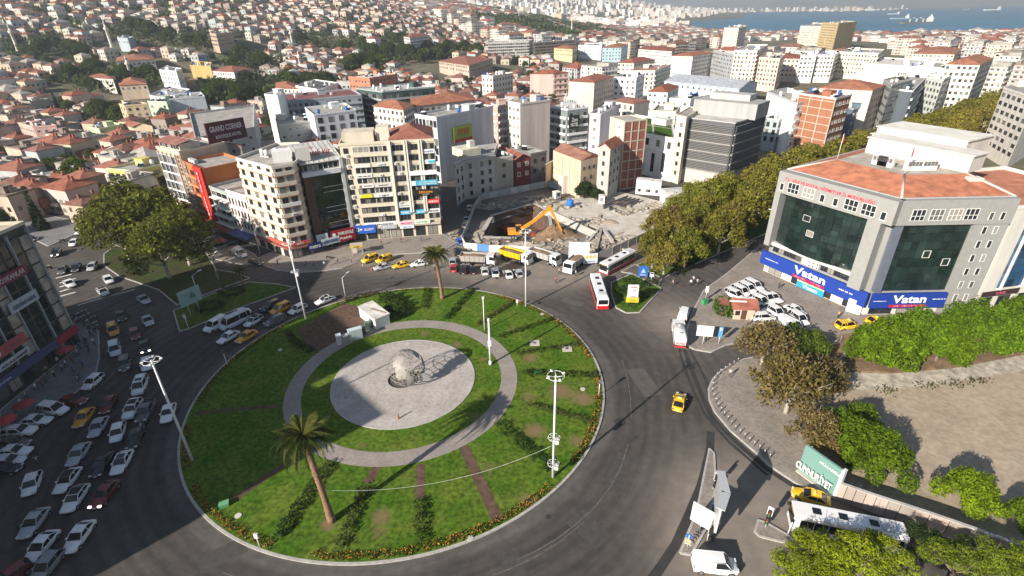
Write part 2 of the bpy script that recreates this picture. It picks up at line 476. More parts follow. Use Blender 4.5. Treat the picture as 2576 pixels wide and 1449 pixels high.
slab('forecourt',[(32.56,81.01),(33.66,79.81),(36.15,78.96),(39.73,81.16),(45.87,82.68),(56.6,80.2),(63.31,82.9),(78.18,85.89),(106.95,88.56),(115.72,98.14),(90.12,93.64),(74.15,95.25),(63.14,117.33),(64.17,125.13),(51.12,110.96),(42.67,102.54),(36.95,92.72),(34.15,86.73)],'paving')
slab('pavement',[(41.17,76.57),(38.03,74.66),(35.8,73.12),(33.78,71.08),(32.16,68.49),(31.38,65.81),(31.28,62.98),(32.17,58.76),(34.33,53.82),(34.82,52.13),(37.29,48.58),(40.62,46.52),(48.34,42.46),(58.89,36.02),(60.61,37.9),(50.88,44.0),(43.1,49.5),(42.33,54.14),(43.86,60.58),(51.24,70.01),(58.28,76.62),(51.77,79.33)],'paving')
slab('traffic_island',[(18.92,39.17),(20.08,38.89),(23.46,42.9),(26.45,48.9),(28.14,54.35),(27.78,55.27),(25.32,50.27),(22.56,44.64)],'paving')
slab('traffic_island',[(29.72,43.32),(28.68,41.79),(28.93,41.13),(31.22,40.34),(32.69,40.37),(32.29,41.22),(30.51,42.91)],'paving')
slab('dirt_lot',[(45.49,65.11),(54.53,69.91),(62.68,68.09),(73.44,69.33),(97.13,74.76),(61.49,36.91),(50.88,44.0),(43.1,49.5),(42.33,54.14)],'dirt_lot',kerb=False,h=.20)
slab('terrace',[(54.47,76.14),(61.83,82.95),(78.18,85.89),(110.02,88.45),(99.92,77.72),(75.86,72.54),(64.06,71.24),(56.4,72.03)],'earth',kerb=False,h=.7)
b=MB()
up,lo=[(53.0,73.69),(56.0,71.67),(63.61,70.88),(75.24,72.07),(88.74,75.13),(99.12,77.23)],[(51.0,67.17),(56.09,67.02),(62.0,67.15),(72.87,68.67),(86.71,71.26),(97.05,73.31)]
for i in range(len(up)-1):
 b.add([(*lo[i],.2),(*lo[i+1],.2),(*up[i+1],.72),(*up[i],.72)],[(0,1,2,3)])
b.build('stone_bank','stone',kind='structure')
def strip(name,pts,wd,z,m):
 b=MB();L=[];Rr=[]
 for i,p in enumerate(pts):
  a=pts[max(0,i-1)];c=pts[min(len(pts)-1,i+1)]
  d=Vector((c[0]-a[0],c[1]-a[1])).normalized();n=Vector((-d.y,d.x))*wd/2
  L.append((p[0]+n.x,p[1]+n.y,z));Rr.append((p[0]-n.x,p[1]-n.y,z))
 k=len(pts)
 b.add(L+Rr,[(i,k+i,k+i+1,i+1)for i in range(k-1)])
 return b.build(name,m,kind='structure')
strip('asphalt_patch',[(29.21,58.76),(27.89,55.27),(25.65,50.94),(24.36,48.62),(21.72,44.66),(18.73,40.3),(16.1,37.36),(14.32,35.54)],1.1,.006,'asphalt_dark')
strip('tyre_track',[(31.66,80.0),(31.1,73.95),(30.59,66.52),(30.39,61.83),(32.1,56.72),(34.4,51.43),(37.96,46.71)],.8,.004,'asphalt_dark')
strip('tyre_track',[(30.79,80.29),(30.1,75.73),(29.59,68.06),(29.62,62.3),(31.06,56.75),(33.95,50.4)],.45,.008,'asphalt_dark')
strip('tyre_track',[(32.61,79.97),(32.71,75.06),(32.6,70.58),(31.28,65.53)],.45,.010,'asphalt_dark')
ISL=(-18.9,72.5)
for pts in([(-111.45,115.33),(-109.09,117.42)],[(-108.48,112.67),(-106.44,115.12)],[(-103.22,105.93),(-101.09,107.76)],[(-106.89,110.56),(-105.04,112.53)],[(-105.04,108.11),(-103.21,110.41)]):
 strip('crossing_stripe',pts,.7,.005,'road_paint')
strip('stop_line',[(-96.07,101.46),(-92.55,104.95),(-87.8,108.59)],.5,.006,'road_paint')
for pts in([(35.09,67.89),(36.07,65.39),(35.79,60.8),(35.99,55.06),(35.68,52.46)],[(35.09,67.89),(39.35,72.01),(42.78,75.33)]):
 strip('tactile_strip',[(x,y)for x,y in pts],.55,.145,'yellow_paint')
strip('lane_line',[(-64.25,131.24),(-48.77,137.47)],.15,.15,'road_paint')
# --- the roundabout island
ISLAND=ISL
RP,RG,RPATH,RI=11.97,16.75,19.5,34.1
HOLE=(-19.09,72.71)
MB().ring(RI-.35,RI,0,.17,ISL,160).build('kerb','kerb',kind='structure')
MB().ring(RG,RPATH,0,.175,ISL,120).build('ring_path','path_concrete',kind='structure')
b=MB();n=72;hr=2.55
for(c,r)in((HOLE,hr),(ISL,RP)):
 for i in range(n):b.v.append((c[0]+r*math.cos(2*PI*i/n),c[1]+r*math.sin(2*PI*i/n),.22))
for i in range(n):b.v.append((ISL[0]+RP*math.cos(2*PI*i/n),ISL[1]+RP*math.sin(2*PI*i/n),0))
for i in range(n):
 j=(i+1)%n
 b.f+=[[i,n+i,n+j,j],[n+i,2*n+i,2*n+j,n+j]];b.m+=[0,0];b.s+=[False,False]
b.build('plaza','plaza_concrete',kind='structure')
b=MB().ring(RP-.02,RP+.22,0,.25,ISL,120)
b.ring(10.2,10.3,.21,.24,ISL,120)
b.build('plaza_rim','concrete',kind='structure')
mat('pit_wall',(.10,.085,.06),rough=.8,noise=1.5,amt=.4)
b=MB().lathe([(hr,.22),(hr,-1.0),(.05,-1.05)],(HOLE[0],HOLE[1],0),48)
b.f=b.f[:-2];b.m=b.m[:-2];b.s=b.s[:-2]
b.build('sculpture_pit','pit_wall',kind='structure')
def bed(pts,wd,name='soil_bed'):
 return strip(name,pts,wd,.165,'soil')
bed([(-2.23,43.92),(-4.65,49.78),(-7.49,56.57)],1.5)
bed([(-12.45,47.38),(-13.31,53.32)],1.25)
bed([(-19.87,50.21),(-19.23,53.18)],1.3)
bed([(-36.86,47.82),(-32.46,53.8)],.9)
bed([(-50.64,64.83),(-38.19,66.37)],.9)
MB().sheet(ccw([(-43.07,89.17),(-36.86,99.88),(-33.44,98.36),(-28.55,92.6),(-32.41,83.73),(-37.99,81.29)]),.166).build('soil_bed','soil',kind='structure')
def lawn_material():
 m=mat('lawn_turf',(.056,.122,.010),rough=.95,noise=.2,amt=.45,col2=(.105,.150,.022),bump=12.,detail=7,spec=.03)
 t=m.node_tree;N,L=t.nodes,t.links
 bs=N['Principled BSDF']
 src=bs.inputs['Base Color'].links[0].from_socket
 at=N.new('ShaderNodeAttribute');at.attribute_name='dry'
 gp=N.new('ShaderNodeNewGeometry')
 nz=N.new('ShaderNodeTexNoise');nz.inputs['Scale'].default_value=1.6;nz.inputs['Detail'].default_value=8;nz.inputs['Roughness'].default_value=.7
 L.new(gp.outputs['Position'],nz.inputs['Vector'])
 ad=N.new('ShaderNodeMath');ad.operation='ADD'
 L.new(at.outputs['Fac'],ad.inputs[0]);L.new(nz.outputs[0],ad.inputs[1])
 mr=N.new('ShaderNodeMapRange');mr.inputs[1].default_value=.72;mr.inputs[2].default_value=1.25
 L.new(ad.outputs[0],mr.inputs[0])
 mx=N.new('ShaderNodeMix');mx.data_type='RGBA';mx.inputs[7].default_value=(.20,.145,.075,1)
 L.new(mr.outputs[0],mx.inputs[0]);L.new(src,mx.inputs[6]);L.new(mx.outputs[2],bs.inputs['Base Color'])
lawn_material()
DRY=[(*p,r,a)for p,r,a in(((-16.94,44.94),1.5,.8),((-16.64,42.39),1.1,.5),((2.99,59.55),2.0,.8),((7.71,68.71),2.2,.9),((11.39,66.59),1.8,.9),((-23.35,43.81),.9,1.1),((9.01,57.33),1.3,.8),((3.15,78.17),1.6,.8),((-10.62,82.99),1.3,.7),((-17.2,86.96),1.2,.7),((2.39,67.35),1.6,.6),((1.63,46.8),1.4,.8),((-5.52,78.09),.8,.8),((-22.32,57.19),.8,.6),((-0.0,87.94),1.5,.5),((-15.02,51.25),1.2,.4),((-3.67,52.37),1.5,.5),((-5.84,62.84),1.2,.6))]
def lawn_ring(R0,R1,z,k,n,name='lawn'):
 b=MB()
 for a in range(k+1):
  r=R0+(R1-R0)*a/k
  for i in range(n):
   t=2*PI*i/n
   b.v.append((ISL[0]+r*math.cos(t),ISL[1]+r*math.sin(t),z))
 for a in range(k):
  for i in range(n):
   j=(i+1)%n
   b.f.append([a*n+i,(a+1)*n+i,(a+1)*n+j,a*n+j]);b.m.append(0);b.s.append(False)
 o=b.build(name,'lawn_turf',kind='structure')
 at=o.data.attributes.new('dry','FLOAT','POINT')
 at.data.foreach_set('value',[min(1.2,sum(w_*math.exp(-((x-p)**2+(y-q_)**2)/(r_*r_))for p,q_,r_,w_ in DRY))for x,y,_z in b.v])
lawn_ring(RPATH,RI-.35,.15,22,220)
lawn_ring(RP,RG,.15,8,120)
def patch(px,rx,ry,seed,name,z,m):
 rr=random.Random(seed);n=14;ph=rr.random()*6
 P=[(px[0]+rx*(1+.25*math.sin(3*t+ph))*math.cos(t),px[1]+ry*(1+.22*math.sin(2*t+ph))*math.sin(t))for t in[2*PI*i/n for i in range(n)]]
 return MB().sheet(P,z).build(name,m,kind='structure')
def quad(name,p,wd,ln,a,z,m):
 c_,s_=math.cos(a),math.sin(a)
 return MB().sheet([(p[0]+u*c_-v*s_,p[1]+u*s_+v*c_)for u,v in((-wd/2,-ln/2),(wd/2,-ln/2),(wd/2,ln/2),(-wd/2,ln/2))],z).build(name,m,kind='structure')
mat('asphalt_new',(.060,.055,.051),rough=.9,noise=1.2,amt=.25,detail=6)
mat('asphalt_worn',(.088,.080,.073),rough=.9,noise=.8,amt=.22,detail=6)
mat('worn_paint',(.125,.112,.10),rough=.9,noise=1.4,amt=.5,detail=6)
for i,(p,wd,ln,a)in enumerate((((22.06,70.9),3.2,7.5,.2),((14.39,51.92),2.4,6,-.5),((8.74,42.66),5,3,-.9),((26.66,84.17),2.6,4,.3),((-0.51,38.18),4,2.4,-1.2),((-34.63,40.13),5,2.6,.6),((13.01,98.65),5,2,-.6),((-43.42,79.94),3,6,-.9))):
 quad('asphalt_patch',p,wd,ln,a,.004+.0006*i,'asphalt_new' if i%3 else 'asphalt_worn')
for pts in([(-0.05,38.76),(2.06,39.72),(4.75,41.33),(7.37,43.36),(10.21,45.99),(12.5,48.9),(14.57,52.27),(16.39,56.34)],[(-2.76,36.94),(-0.52,37.79),(2.03,39.02),(5.2,41.0),(8.39,43.68)],[(19.59,77.27),(19.47,72.07),(18.93,66.86),(18.07,62.18)],[(-33.56,37.89),(-29.31,36.4),(-26.28,35.44)]):strip('lane_line',pts,.12,.012,'worn_paint')
cv=MB().tube((0,0,0),(0,0,.012),.36,n=16).mesh('manhole_cover',['asphalt_dark'])
for i,p in enumerate([(18.3,79.68),(19.05,77.78),(14.9,87.41),(17.88,57.91),(4.02,44.47),(-3.53,110.77),(-36.82,112.18),(-50.87,80.18),(-63.85,69.29),(23.43,65.75)]):
 tag(obj('manhole_cover',cv,None,None,(p[0],p[1],.006)),'dark round manhole lid flush with the asphalt','manhole','manhole lids in the carriageway')
rs_=random.Random(8)
for i in range(26):
 t,r=rs_.uniform(0,6.28),RP*.97*math.sqrt(rs_.random());p=(ISL[0]+r*math.cos(t),ISL[1]+r*math.sin(t))
 if(p[0]-HOLE[0])**2+(p[1]-HOLE[1])**2<9:continue
 patch(p,rs_.uniform(.12,.3),rs_.uniform(.1,.22),i,'stain',.224+.0004*i,'path_concrete')
 # --- buildings: helpers
def seen(a,b,nrm,z=6.):
 mx,my=(a[0]+b[0])/2,(a[1]+b[1])/2
 return nrm[0]*(CAM.x-mx)+nrm[1]*(CAM.y-my)>0
_WIN={}
def win_meshes(wd,ht,style='plain'):
 """a window: frame standing proud of the wall and a pane set back in it; X along the wall, -Y outwards"""
 k=(round(wd,1),round(ht,1),style)
 if k in _WIN:return _WIN[k]
 wd,ht=k[0],k[1]
 f=.09 if style!='thin' else.06
 b=MB();d=-.09
 b.box(-wd/2,-wd/2+f,d,.02,0,ht);b.box(wd/2-f,wd/2,d,.02,0,ht)
 b.box(-wd/2+f,wd/2-f,d,.02,0,f);b.box(-wd/2+f,wd/2-f,d,.02,ht-f,ht)
 if style=='triple':
  for t in(1/3,2/3):b.box(-wd/2+wd*t-.05,-wd/2+wd*t+.05,d+.01,.02,f,ht-f)
  b.box(-wd/2+f,wd/2-f,d+.012,.02,ht*.4,ht*.4+.1)
 elif wd>1.1 and style in('plain','dark'):b.box(-.04,.04,d+.01,.02,f,ht-f)
 if style=='plain':b.box(-wd/2-.06,wd/2+.06,d-.06,.0,-.08,-.002)
 fr=b.mesh('window',['frame_dark' if style=='dark' else 'frame_white'])
 pn=MB().box(-wd/2+f*.9,wd/2-f*.9,d+.055,.015,f*.9,ht-f*.9).mesh('pane',['window_glass'])
 _WIN[k]=(fr,pn)
 return _WIN[k]
def window(parent,p,ang,wd,ht,style='plain',pane=True,name='window'):
 fr,pn=win_meshes(wd,ht,style)
 o=obj(name,fr,parent,loc=p,rot=ang)
 if pane:obj('pane',pn,o)
 return o
def wall_frame(a,b):
 L=math.hypot(b[0]-a[0],b[1]-a[1]);u=((b[0]-a[0])/L,(b[1]-a[1])/L)
 return L,u,(u[1],-u[0])
_AC=MB().box(-.42,.42,-.34,0,0,.6,0).tube((0.1,-.345,.3),(0.1,-.36,.3),.22,n=10,m=1).mesh('air_conditioner',['white_metal','steel_dark'])
def hip_roof(poly,z,rise,over=.5,ridge=.5):
 """hip roof on a quad"""
 cx,cy=sum(p[0]for p in poly)/4,sum(p[1]for p in poly)/4
 P=[]
 for x,y in poly:
  d=Vector((x-cx,y-cy));l=d.length;d=d*((l+over*1.3)/l);P.append((cx+d.x,cy+d.y))
 l0=math.hypot(P[1][0]-P[0][0],P[1][1]-P[0][1]);l1=math.hypot(P[2][0]-P[1][0],P[2][1]-P[1][1])
 if l0<l1:P=P[1:]+P[:1];l0,l1=l1,l0
 m0=Vector(((P[3][0]+P[0][0])/2,(P[3][1]+P[0][1])/2));m1=Vector(((P[1][0]+P[2][0])/2,(P[1][1]+P[2][1])/2))
 k=min(.48,l1/2/l0*(2*ridge))
 r0,r1=m0.lerp(m1,k),m0.lerp(m1,1-k)
 b=MB()
 vs=[(*p,z)for p in P]+[(r0.x,r0.y,z+rise),(r1.x,r1.y,z+rise)]+[(*p,z-.18)for p in P]
 b.add(vs,[(0,1,5,4),(1,2,5),(2,3,4,5),(3,0,4),(6,7,1,0),(7,8,2,1),(8,9,3,2),(9,6,0,3),(9,8,7,6)])
 return b
def roof_clutter(root,poly,z,rr,n=4,hut=True,base=(.62,.60,.56)):
 """stair hut, tanks, boxes on a flat roof"""
 xs=[p[0]for p in poly];ys=[p[1]for p in poly]
 def spot(m):
  for _ in range(40):
   p=(rr.uniform(min(xs),max(xs)),rr.uniform(min(ys),max(ys)))
   if all(inside((p[0]+m*math.cos(t),p[1]+m*math.sin(t)),poly)for t in(0,1.57,3.14,4.71)):return p
 a=math.atan2(poly[1][1]-poly[0][1],poly[1][0]-poly[0][0])
 if hut:
  p=spot(2.2)
  if p:
   b=MB().box(-1.9,1.9,-1.6,1.6,0,2.4);b.box(-2.1,2.1,-1.8,1.8,2.4,2.55)
   obj('stair_hut',b.mesh('stair_hut',['plaster']),root,base,(p[0],p[1],z),a)
 for k in range(n):
  p=spot(.9)
  if not p:continue
  t=rr.random()
  if t<.4:obj('water_tank',_TANK,root,(.75,.75,.74)if rr.random()<.8 else(.03,.12,.45),(p[0],p[1],z),a)
  elif t<.75:obj('roof_unit',_UNIT,root,(.6,.6,.58),(p[0],p[1],z),a+rr.choice((0,PI/2)))
  else:obj('solar_heater',_SOLAR,root,None,(p[0],p[1],z),rr.uniform(-.3,.3))
_TANK=MB().tube((0,0,.35),(0,0,1.75),.62,n=10).tube((0,0,1.75),(0,0,1.95),.62,.25,n=10).box(-.5,.5,-.5,.5,0,.35).mesh('water_tank',['plain'])
_UNIT=MB().box(-.9,.9,-.5,.5,.15,1.2).box(-.8,-.6,-.4,.4,0,.15).box(.6,.8,-.4,.4,0,.15).mesh('roof_unit',['plain'])
_SOLAR=MB().add([(-1,-.7,.3),(1,-.7,.3),(1,.6,1.3),(-1,.6,1.3)],[(0,1,2,3)]).tube((-1,.7,1.45),(1,.7,1.45),.28,n=8,m=1).box(-.9,-.8,.5,.6,0,1.3,2).box(.8,.9,.5,.6,0,1.3,2).mesh('solar_heater',['car_glass','white_metal','steel_dark'])
def bld(name,label,cat,poly,h,wall,roof='flat',rcol=(.36,.34,.31),near=False,group=None,style='plain',fl=3.1,ww=1.3,wh=1.45,gap=2.9,ground=3.6,parapet=.7,z0=0.,skip=(),only=None,clutter=6,hut=True,seed=0,trim=None,ac=0.,bal=False,rise=2.2,top=1.0,shop=None,band=False,pane=True):
 """a block on a polygon plan: walls, roof, parapet, and windows on the sides the street sees"""
 poly=ccw(poly);n=len(poly);rr=random.Random(seed or len(label)*7+int(h*10))
 cx,cy=sum(p[0]for p in poly)/n,sum(p[1]for p in poly)/n
 root=thing(name,label,cat,(cx,cy,z0),0,group)
 P=[(p[0]-cx,p[1]-cy)for p in poly]
 MB().prism(P,-1.5 if z0 else 0,h,top=(roof!='flat')).build('wall','plaster',root,wall)
 tr=trim or tuple(min(.85,c*1.12)for c in wall)
 if roof=='flat':
  MB().sheet(P,h-.02).build('roof','flat_roof',root,rcol)
  b=MB()
  for i in range(n):b.beam(P[i],P[(i+1)%n],.3,h-.03-.004*i,h+parapet+.003*i)
  b.build('parapet','trim',root,tr)
  roof_clutter(root,P,h,rr,clutter,hut,wall)
 elif roof=='hip' and n==4:hip_roof(P,h+.02,rise).build('roof','roof_tile',root,rcol)
 elif roof=='gable' and n==4:
  l0=math.hypot(P[1][0]-P[0][0],P[1][1]-P[0][1]);l1=math.hypot(P[2][0]-P[1][0],P[2][1]-P[1][1])
  Q=P if l0>=l1 else P[1:]+P[:1]
  m0=((Q[3][0]+Q[0][0])/2,(Q[3][1]+Q[0][1])/2);m1=((Q[1][0]+Q[2][0])/2,(Q[1][1]+Q[2][1])/2)
  for g0,g1,gm in((Q[3],Q[0],m0),(Q[1],Q[2],m1)):MB().add([(*g0,h),(*g1,h),(*gm,h+rise)],[(0,1,2)]).build('gable','plaster',root,wall)
  b=MB()
  for s_,(e0,e1)in enumerate(((Q[0],Q[1]),(Q[2],Q[3]))):
   r0,r1=(m0,m1)if s_==0 else(m1,m0)
   L,u,nn=wall_frame(e0,e1);o=.5
   A=[(e0[0]+nn[0]*o-u[0]*o,e0[1]+nn[1]*o-u[1]*o,h-.25),(e1[0]+nn[0]*o+u[0]*o,e1[1]+nn[1]*o+u[1]*o,h-.25),(r1[0]+u[0]*o,r1[1]+u[1]*o,h+rise+.05),(r0[0]-u[0]*o,r0[1]-u[1]*o,h+rise+.05)]
   b.add(A+[(x,y,z-.15)for x,y,z in A],[(0,1,2,3),(7,6,5,4),(0,4,5,1),(1,5,6,2),(3,7,4,0)])
  b.build('roof','roof_tile',root,rcol)
 floors=max(1,int((h-ground-.3)/fl+.35));f_h=(h-ground-top*.4)/floors
 J=MB();JB=MB();made=0
 for i in range(n):
  a,b_=P[i],P[(i+1)%n]
  L,u,nn=wall_frame(a,b_)
  if i in skip or(only is not None and i not in only)or L<2.2 or not seen(poly[i],poly[(i+1)%n],nn):continue
  ang=math.atan2(u[1],u[0]);cols=max(1,int((L-.8)/gap));st=L/cols
  for k in range(floors):
   z=ground+k*f_h+(f_h-wh)*.55
   if band:
    JB.beam((a[0]+nn[0]*.3+u[0]*.3,a[1]+nn[1]*.3+u[1]*.3),(b_[0]+nn[0]*.3-u[0]*.3,b_[1]+nn[1]*.3-u[1]*.3),.7,z-.95,z-.02)
   for c in range(cols):
    if rr.random()<.04:continue
    t=(c+.5)*st
    p=(a[0]+u[0]*t,a[1]+u[1]*t)
    if near:
     window(root,(p[0],p[1],z),ang,min(ww,st-.5),wh,style,pane)
     if rr.random()<ac:obj('air_conditioner',_AC,root,None,(p[0]+u[0]*.2+nn[0]*.02,p[1]+u[1]*.2+nn[1]*.02,z-.85),ang)
    else:
     w2=min(ww,st-.5)/2
     q0=(p[0]-u[0]*w2,p[1]-u[1]*w2);q1=(p[0]+u[0]*w2,p[1]+u[1]*w2)
     J.beam((q0[0]+nn[0]*.02,q0[1]+nn[1]*.02),(q1[0]+nn[0]*.02,q1[1]+nn[1]*.02),.1,z,z+wh,0)
     J.beam((q0[0]-u[0]*.1,q0[1]-u[1]*.1),(q1[0]+u[0]*.1,q1[1]+u[1]*.1),.26,z-.1,z-.01,1)
    made+=1
   if bal and k%1==0:
    for c in range(0,cols,2):
     t=(c+.5)*st;p=(a[0]+u[0]*t+nn[0]*.55,a[1]+u[1]*t+nn[1]*.55)
     JB.beam((p[0]-u[0]*st*.42,p[1]-u[1]*st*.42),(p[0]+u[0]*st*.42,p[1]+u[1]*st*.42),1.1,z-1.0,z-.1)
  if shop:
   for c in range(max(1,int(L/4.2))):
    st2=L/max(1,int(L/4.2));t=(c+.5)*st2
    p=(a[0]+u[0]*t,a[1]+u[1]*t)
    window(root,(p[0],p[1],.35),ang,st2-.6,ground-1.1,'dark',True,'shop_window')
 if J.f:J.build('window',['window_far','frame_white'],root,kind='stuff')
 if JB.f:JB.build('balcony','trim',root,tr,kind='stuff')
 return root,P
def sign(label,txt,p,ang,wd,ht,bg,fg,cat='sign',name='shop_sign',lines=None,depth=.18,group=None,fit=.82,bold=.015,font_h=None,shear=0.):
 """a board on a wall: p is the middle of its back, ang the wall direction, text faces outwards"""
 root=thing(name,label,cat,p,ang,group)
 MB().box(-wd/2,wd/2,-depth,-.0,-ht/2,ht/2).build('board','plain',root,bg)
 rows=lines or([(txt,fit,.5,0.,0.,fg)]if txt else[])
 for s,fw,fh,dx,dz,c in rows:
  obj('lettering',text_mesh(s,wd*fw,ht*fh,'plain',.04,bold,shear),root,c,(dx*wd,-depth-.03,dz*ht))
 return root
def on_wall(a,b,t,z,off=.02):
 L,u,nn=wall_frame(a,b)
 return(a[0]+u[0]*t*L+nn[0]*off,a[1]+u[1]*t*L+nn[1]*off,z),math.atan2(u[1],u[0])
RED=(.26,.095,.062);RED2=(.28,.115,.08);ORANGE=(.33,.14,.085)
WHITE=(.78,.77,.74);CREAM=(.66,.60,.48);BEIGE=(.55,.48,.38);GREY=(.42,.42,.42)
# --- the blocks round the square
def strip_glaze(root,a,u,nn,t0,t1,z,ht,n,style='thin'):
 ang=math.atan2(u[1],u[0]);st=(t1-t0)/n
 for i in range(n):
  t=t0+(i+.5)*st
  window(root,(a[0]+u[0]*t,a[1]+u[1]*t,z),ang,st-.04,ht,style)
def back(a,b,d):
 L,u,nn=wall_frame(a,b)
 return[(b[0]-nn[0]*d,b[1]-nn[1]*d),(a[0]-nn[0]*d,a[1]-nn[1]*d)]
def root_of(name,label,cat,poly,h,wall,mroof=True,rcol=(.36,.34,.31),parapet=.7,trim=None):
 poly=ccw(poly);n=len(poly);cx,cy=sum(p[0]for p in poly)/n,sum(p[1]for p in poly)/n
 root=thing(name,label,cat,(cx,cy,0));P=[(p[0]-cx,p[1]-cy)for p in poly]
 MB().prism(P,0,h,top=False).build('wall','plaster',root,wall)
 if mroof:
  MB().sheet(P,h-.02).build('roof','flat_roof',root,rcol)
  b=MB()
  for i in range(n):b.beam(P[i],P[(i+1)%n],.3,h-.03-.004*i,h+parapet+.003*i)
  b.build('parapet','trim',root,trim or wall)
 return root,P,lambda p:(p[0]-cx,p[1]-cy)
def pt(a,u,nn,t,o=0.,z=0.):return(a[0]+u[0]*t+nn[0]*o,a[1]+u[1]*t+nn[1]*o,z)
# --- office block with shop signs on every floor
OA,OB=(-43.26,135.19),(-19.59,138.96)
OH=26.2
ow=(.60,.535,.42)
root,P,loc=root_of('office_block','cream office block with business signs on every floor and white piers','building',[OA,OB]+back(OA,OB,17),OH,ow)
a,b_=loc(OA),loc(OB)
L,u,nn=wall_frame(a,b_);ang=math.atan2(u[1],u[0]);OL=L
FH=2.72;S=L/24.5
for k in range(8):
 z=4.2+k*FH
 window(root,pt(a,u,nn,1.4*S,0,z+.9),ang,1.2,1.4,'dark')
 obj('air_conditioner',_AC,root,None,pt(a,u,nn,1.5*S,.02,z+.1),ang)
 strip_glaze(root,a,u,nn,3.1*S,7.3*S,z+1.0,1.5,3 if k%3 else 4,'thin' if k in(4,5,7)else 'dark')
 strip_glaze(root,a,u,nn,7.5*S,12.0*S,z+1.0,1.5,4 if k%2 else 5,'thin' if k in(3,4,6,7)else 'dark')
 MB().box(2.8*S,12.2*S,-.55,0,0,.95).build('spandrel','trim',root,(.62,.56,.44),pt(a,u,nn,0,0,z),ang)
 strip_glaze(root,a,u,nn,13.3*S,16.2*S,z+1.0,1.5,3,'thin' if k==5 else 'dark')
 strip_glaze(root,a,u,nn,17.4*S,20.0*S,z+1.0,1.5,3,'thin' if k==5 else 'dark')
 strip_glaze(root,a,u,nn,21.3*S,24.3*S,z+1.0,1.5,3,'dark')
 MB().box(13.2*S,24.5*S,-.22,0,0,.95).build('spandrel','trim',root,(.50,.45,.36),pt(a,u,nn,0,0,z),ang)
 if k in(1,3,5):obj('air_conditioner',_AC,root,None,pt(a,u,nn,(8.6+k*.2)*S,.56,z+.12),ang)
 if k in(2,3,5,6):obj('air_conditioner',_AC,root,None,pt(a,u,nn,(13.9+.9*(k==5))*S,.24,z+.2),ang)
for t,wd in((12.6,.75),(16.5,.45),(17.15,.35),(20.35,.45),(21.0,.35)):
 MB().box(t*S-wd/2,t*S+wd/2,-.8,0,7.5 if t>13 else 3.6,OH+.6).build('pier','trim',root,(.72,.69,.60),pt(a,u,nn,0),ang)
MB().box(.3,L-.2,-.9,0,3.6,4.15).build('canopy','trim',root,(.5,.45,.38),pt(a,u,nn,0),ang)
for t in(1.6,5,8.4,11.6,15,18.5,22):window(root,pt(a,u,nn,t*S,0,.3),ang,2.7,2.9,'dark',True,'shop_window')
e0,e1=b_,(b_[0]-nn[0]*17,b_[1]-nn[1]*17)
L2,u2,n2=wall_frame(e0,e1);an2=math.atan2(u2[1],u2[0])
for k in range(8):
 z=4.2+k*FH
 for t in(2.5,6.,9.5,13.):window(root,pt(e0,u2,n2,t,0,z+.9),an2,1.5,1.5,'dark')
 MB().box(1.2,4,-.6,0,0,.9).build('balcony','trim',root,(.3,.3,.3),pt(e0,u2,n2,0,0,z),an2)
q=[pt(a,u,nn,12.8*S,-.6)[:2],pt(a,u,nn,24.2*S,-.6)[:2],pt(a,u,nn,24.2*S,-15.5)[:2],pt(a,u,nn,12.8*S,-15.5)[:2]]
hip_roof(q,OH+.75,2.4,.3).build('roof','roof_tile',root,RED2)
MB().box(0.5,8.5,3,9,OH,OH+2.6).build('plant_room','plaster',root,(.58,.52,.42),pt(a,u,nn,0),ang)
MB().box(9.2,12.5,4,8,OH,OH+3.4).build('plant_room','plaster',root,(.62,.57,.48),pt(a,u,nn,0),ang)
def osign(label,txt,t0,t1,k,bg,fg,off=.57,dz=.5,ht=.95,lines=None,fit=.8):
 sign(label,txt,pt(OA,u,nn,(t0+t1)/2*S,off,4.2+k*FH+dz),ang,(t1-t0)*S,ht,bg,fg,lines=lines,fit=fit)
WHT=(.8,.8,.78);SKY_=(.05,.42,.60)
osign('long white board lettered EGE KARADENİZ above the shopfronts','EGE KARADENİZ',3.3,12.1,0,WHT,(.03,.03,.03),dz=.55,ht=1.15)
osign('white board with red square and dark SAADET lettering','',3.3,7.3,4,WHT,(.03,.03,.03),lines=[('SAADET',.55,.4,.12,.05,(.03,.03,.03)),('■',.16,.7,-.36,0,(.6,.04,.04))])
osign('yellow square board on the cream spandrel','',3.6,6.6,3,(.62,.58,.03),WHT)
osign('white board with grey script beside the yellow board','bestland',7.2,12.1,3,WHT,(.05,.05,.05),fit=.5)
osign('small white lettered board on the second storey from the roof','HOBİM',8.9,10.9,6,(.75,.75,.75),(.03,.05,.2),off=.58,ht=.7)
osign('blank white panel at the end of the sixth storey spandrel','',2.9,7.2,6,(.66,.66,.62),WHT)
osign('white board with grey lettering under the dark glazed storey','ÖZEL DERS EVİ',3.1,7.3,5,WHT,(.1,.1,.1))
osign('grey white board with thin script above the bestland board','danışmanlık',7.6,12.1,4,(.62,.61,.58),(.15,.15,.15),fit=.55)
osign('white board with navy emblem under the roof corner','OFİS',21.4,24.4,7,WHT,(.03,.06,.32),off=.25,ht=1.1)
osign('turquoise board under the navy emblem board','DENTA',21.0,24.4,6,WHT,(.03,.4,.5),off=.25,ht=1.1,lines=[('▬',.55,.6,.2,0,(.05,.45,.55))])
osign('long blank white board across two window bays','',17.2,24.5,5,(.78,.78,.77),WHT,off=.85,ht=1.15)
osign('turquoise board in two lines across two window bays','',17.3,24.5,4,SKY_,WHT,off=.85,ht=1.35,lines=[('UZ. PSİKO. TERAPİ',.6,.33,.12,.2,WHT),('AİLE DANIŞMANLIĞI',.66,.33,.12,-.2,WHT),('■',.16,.9,-.40,0,(.7,.7,.68))])
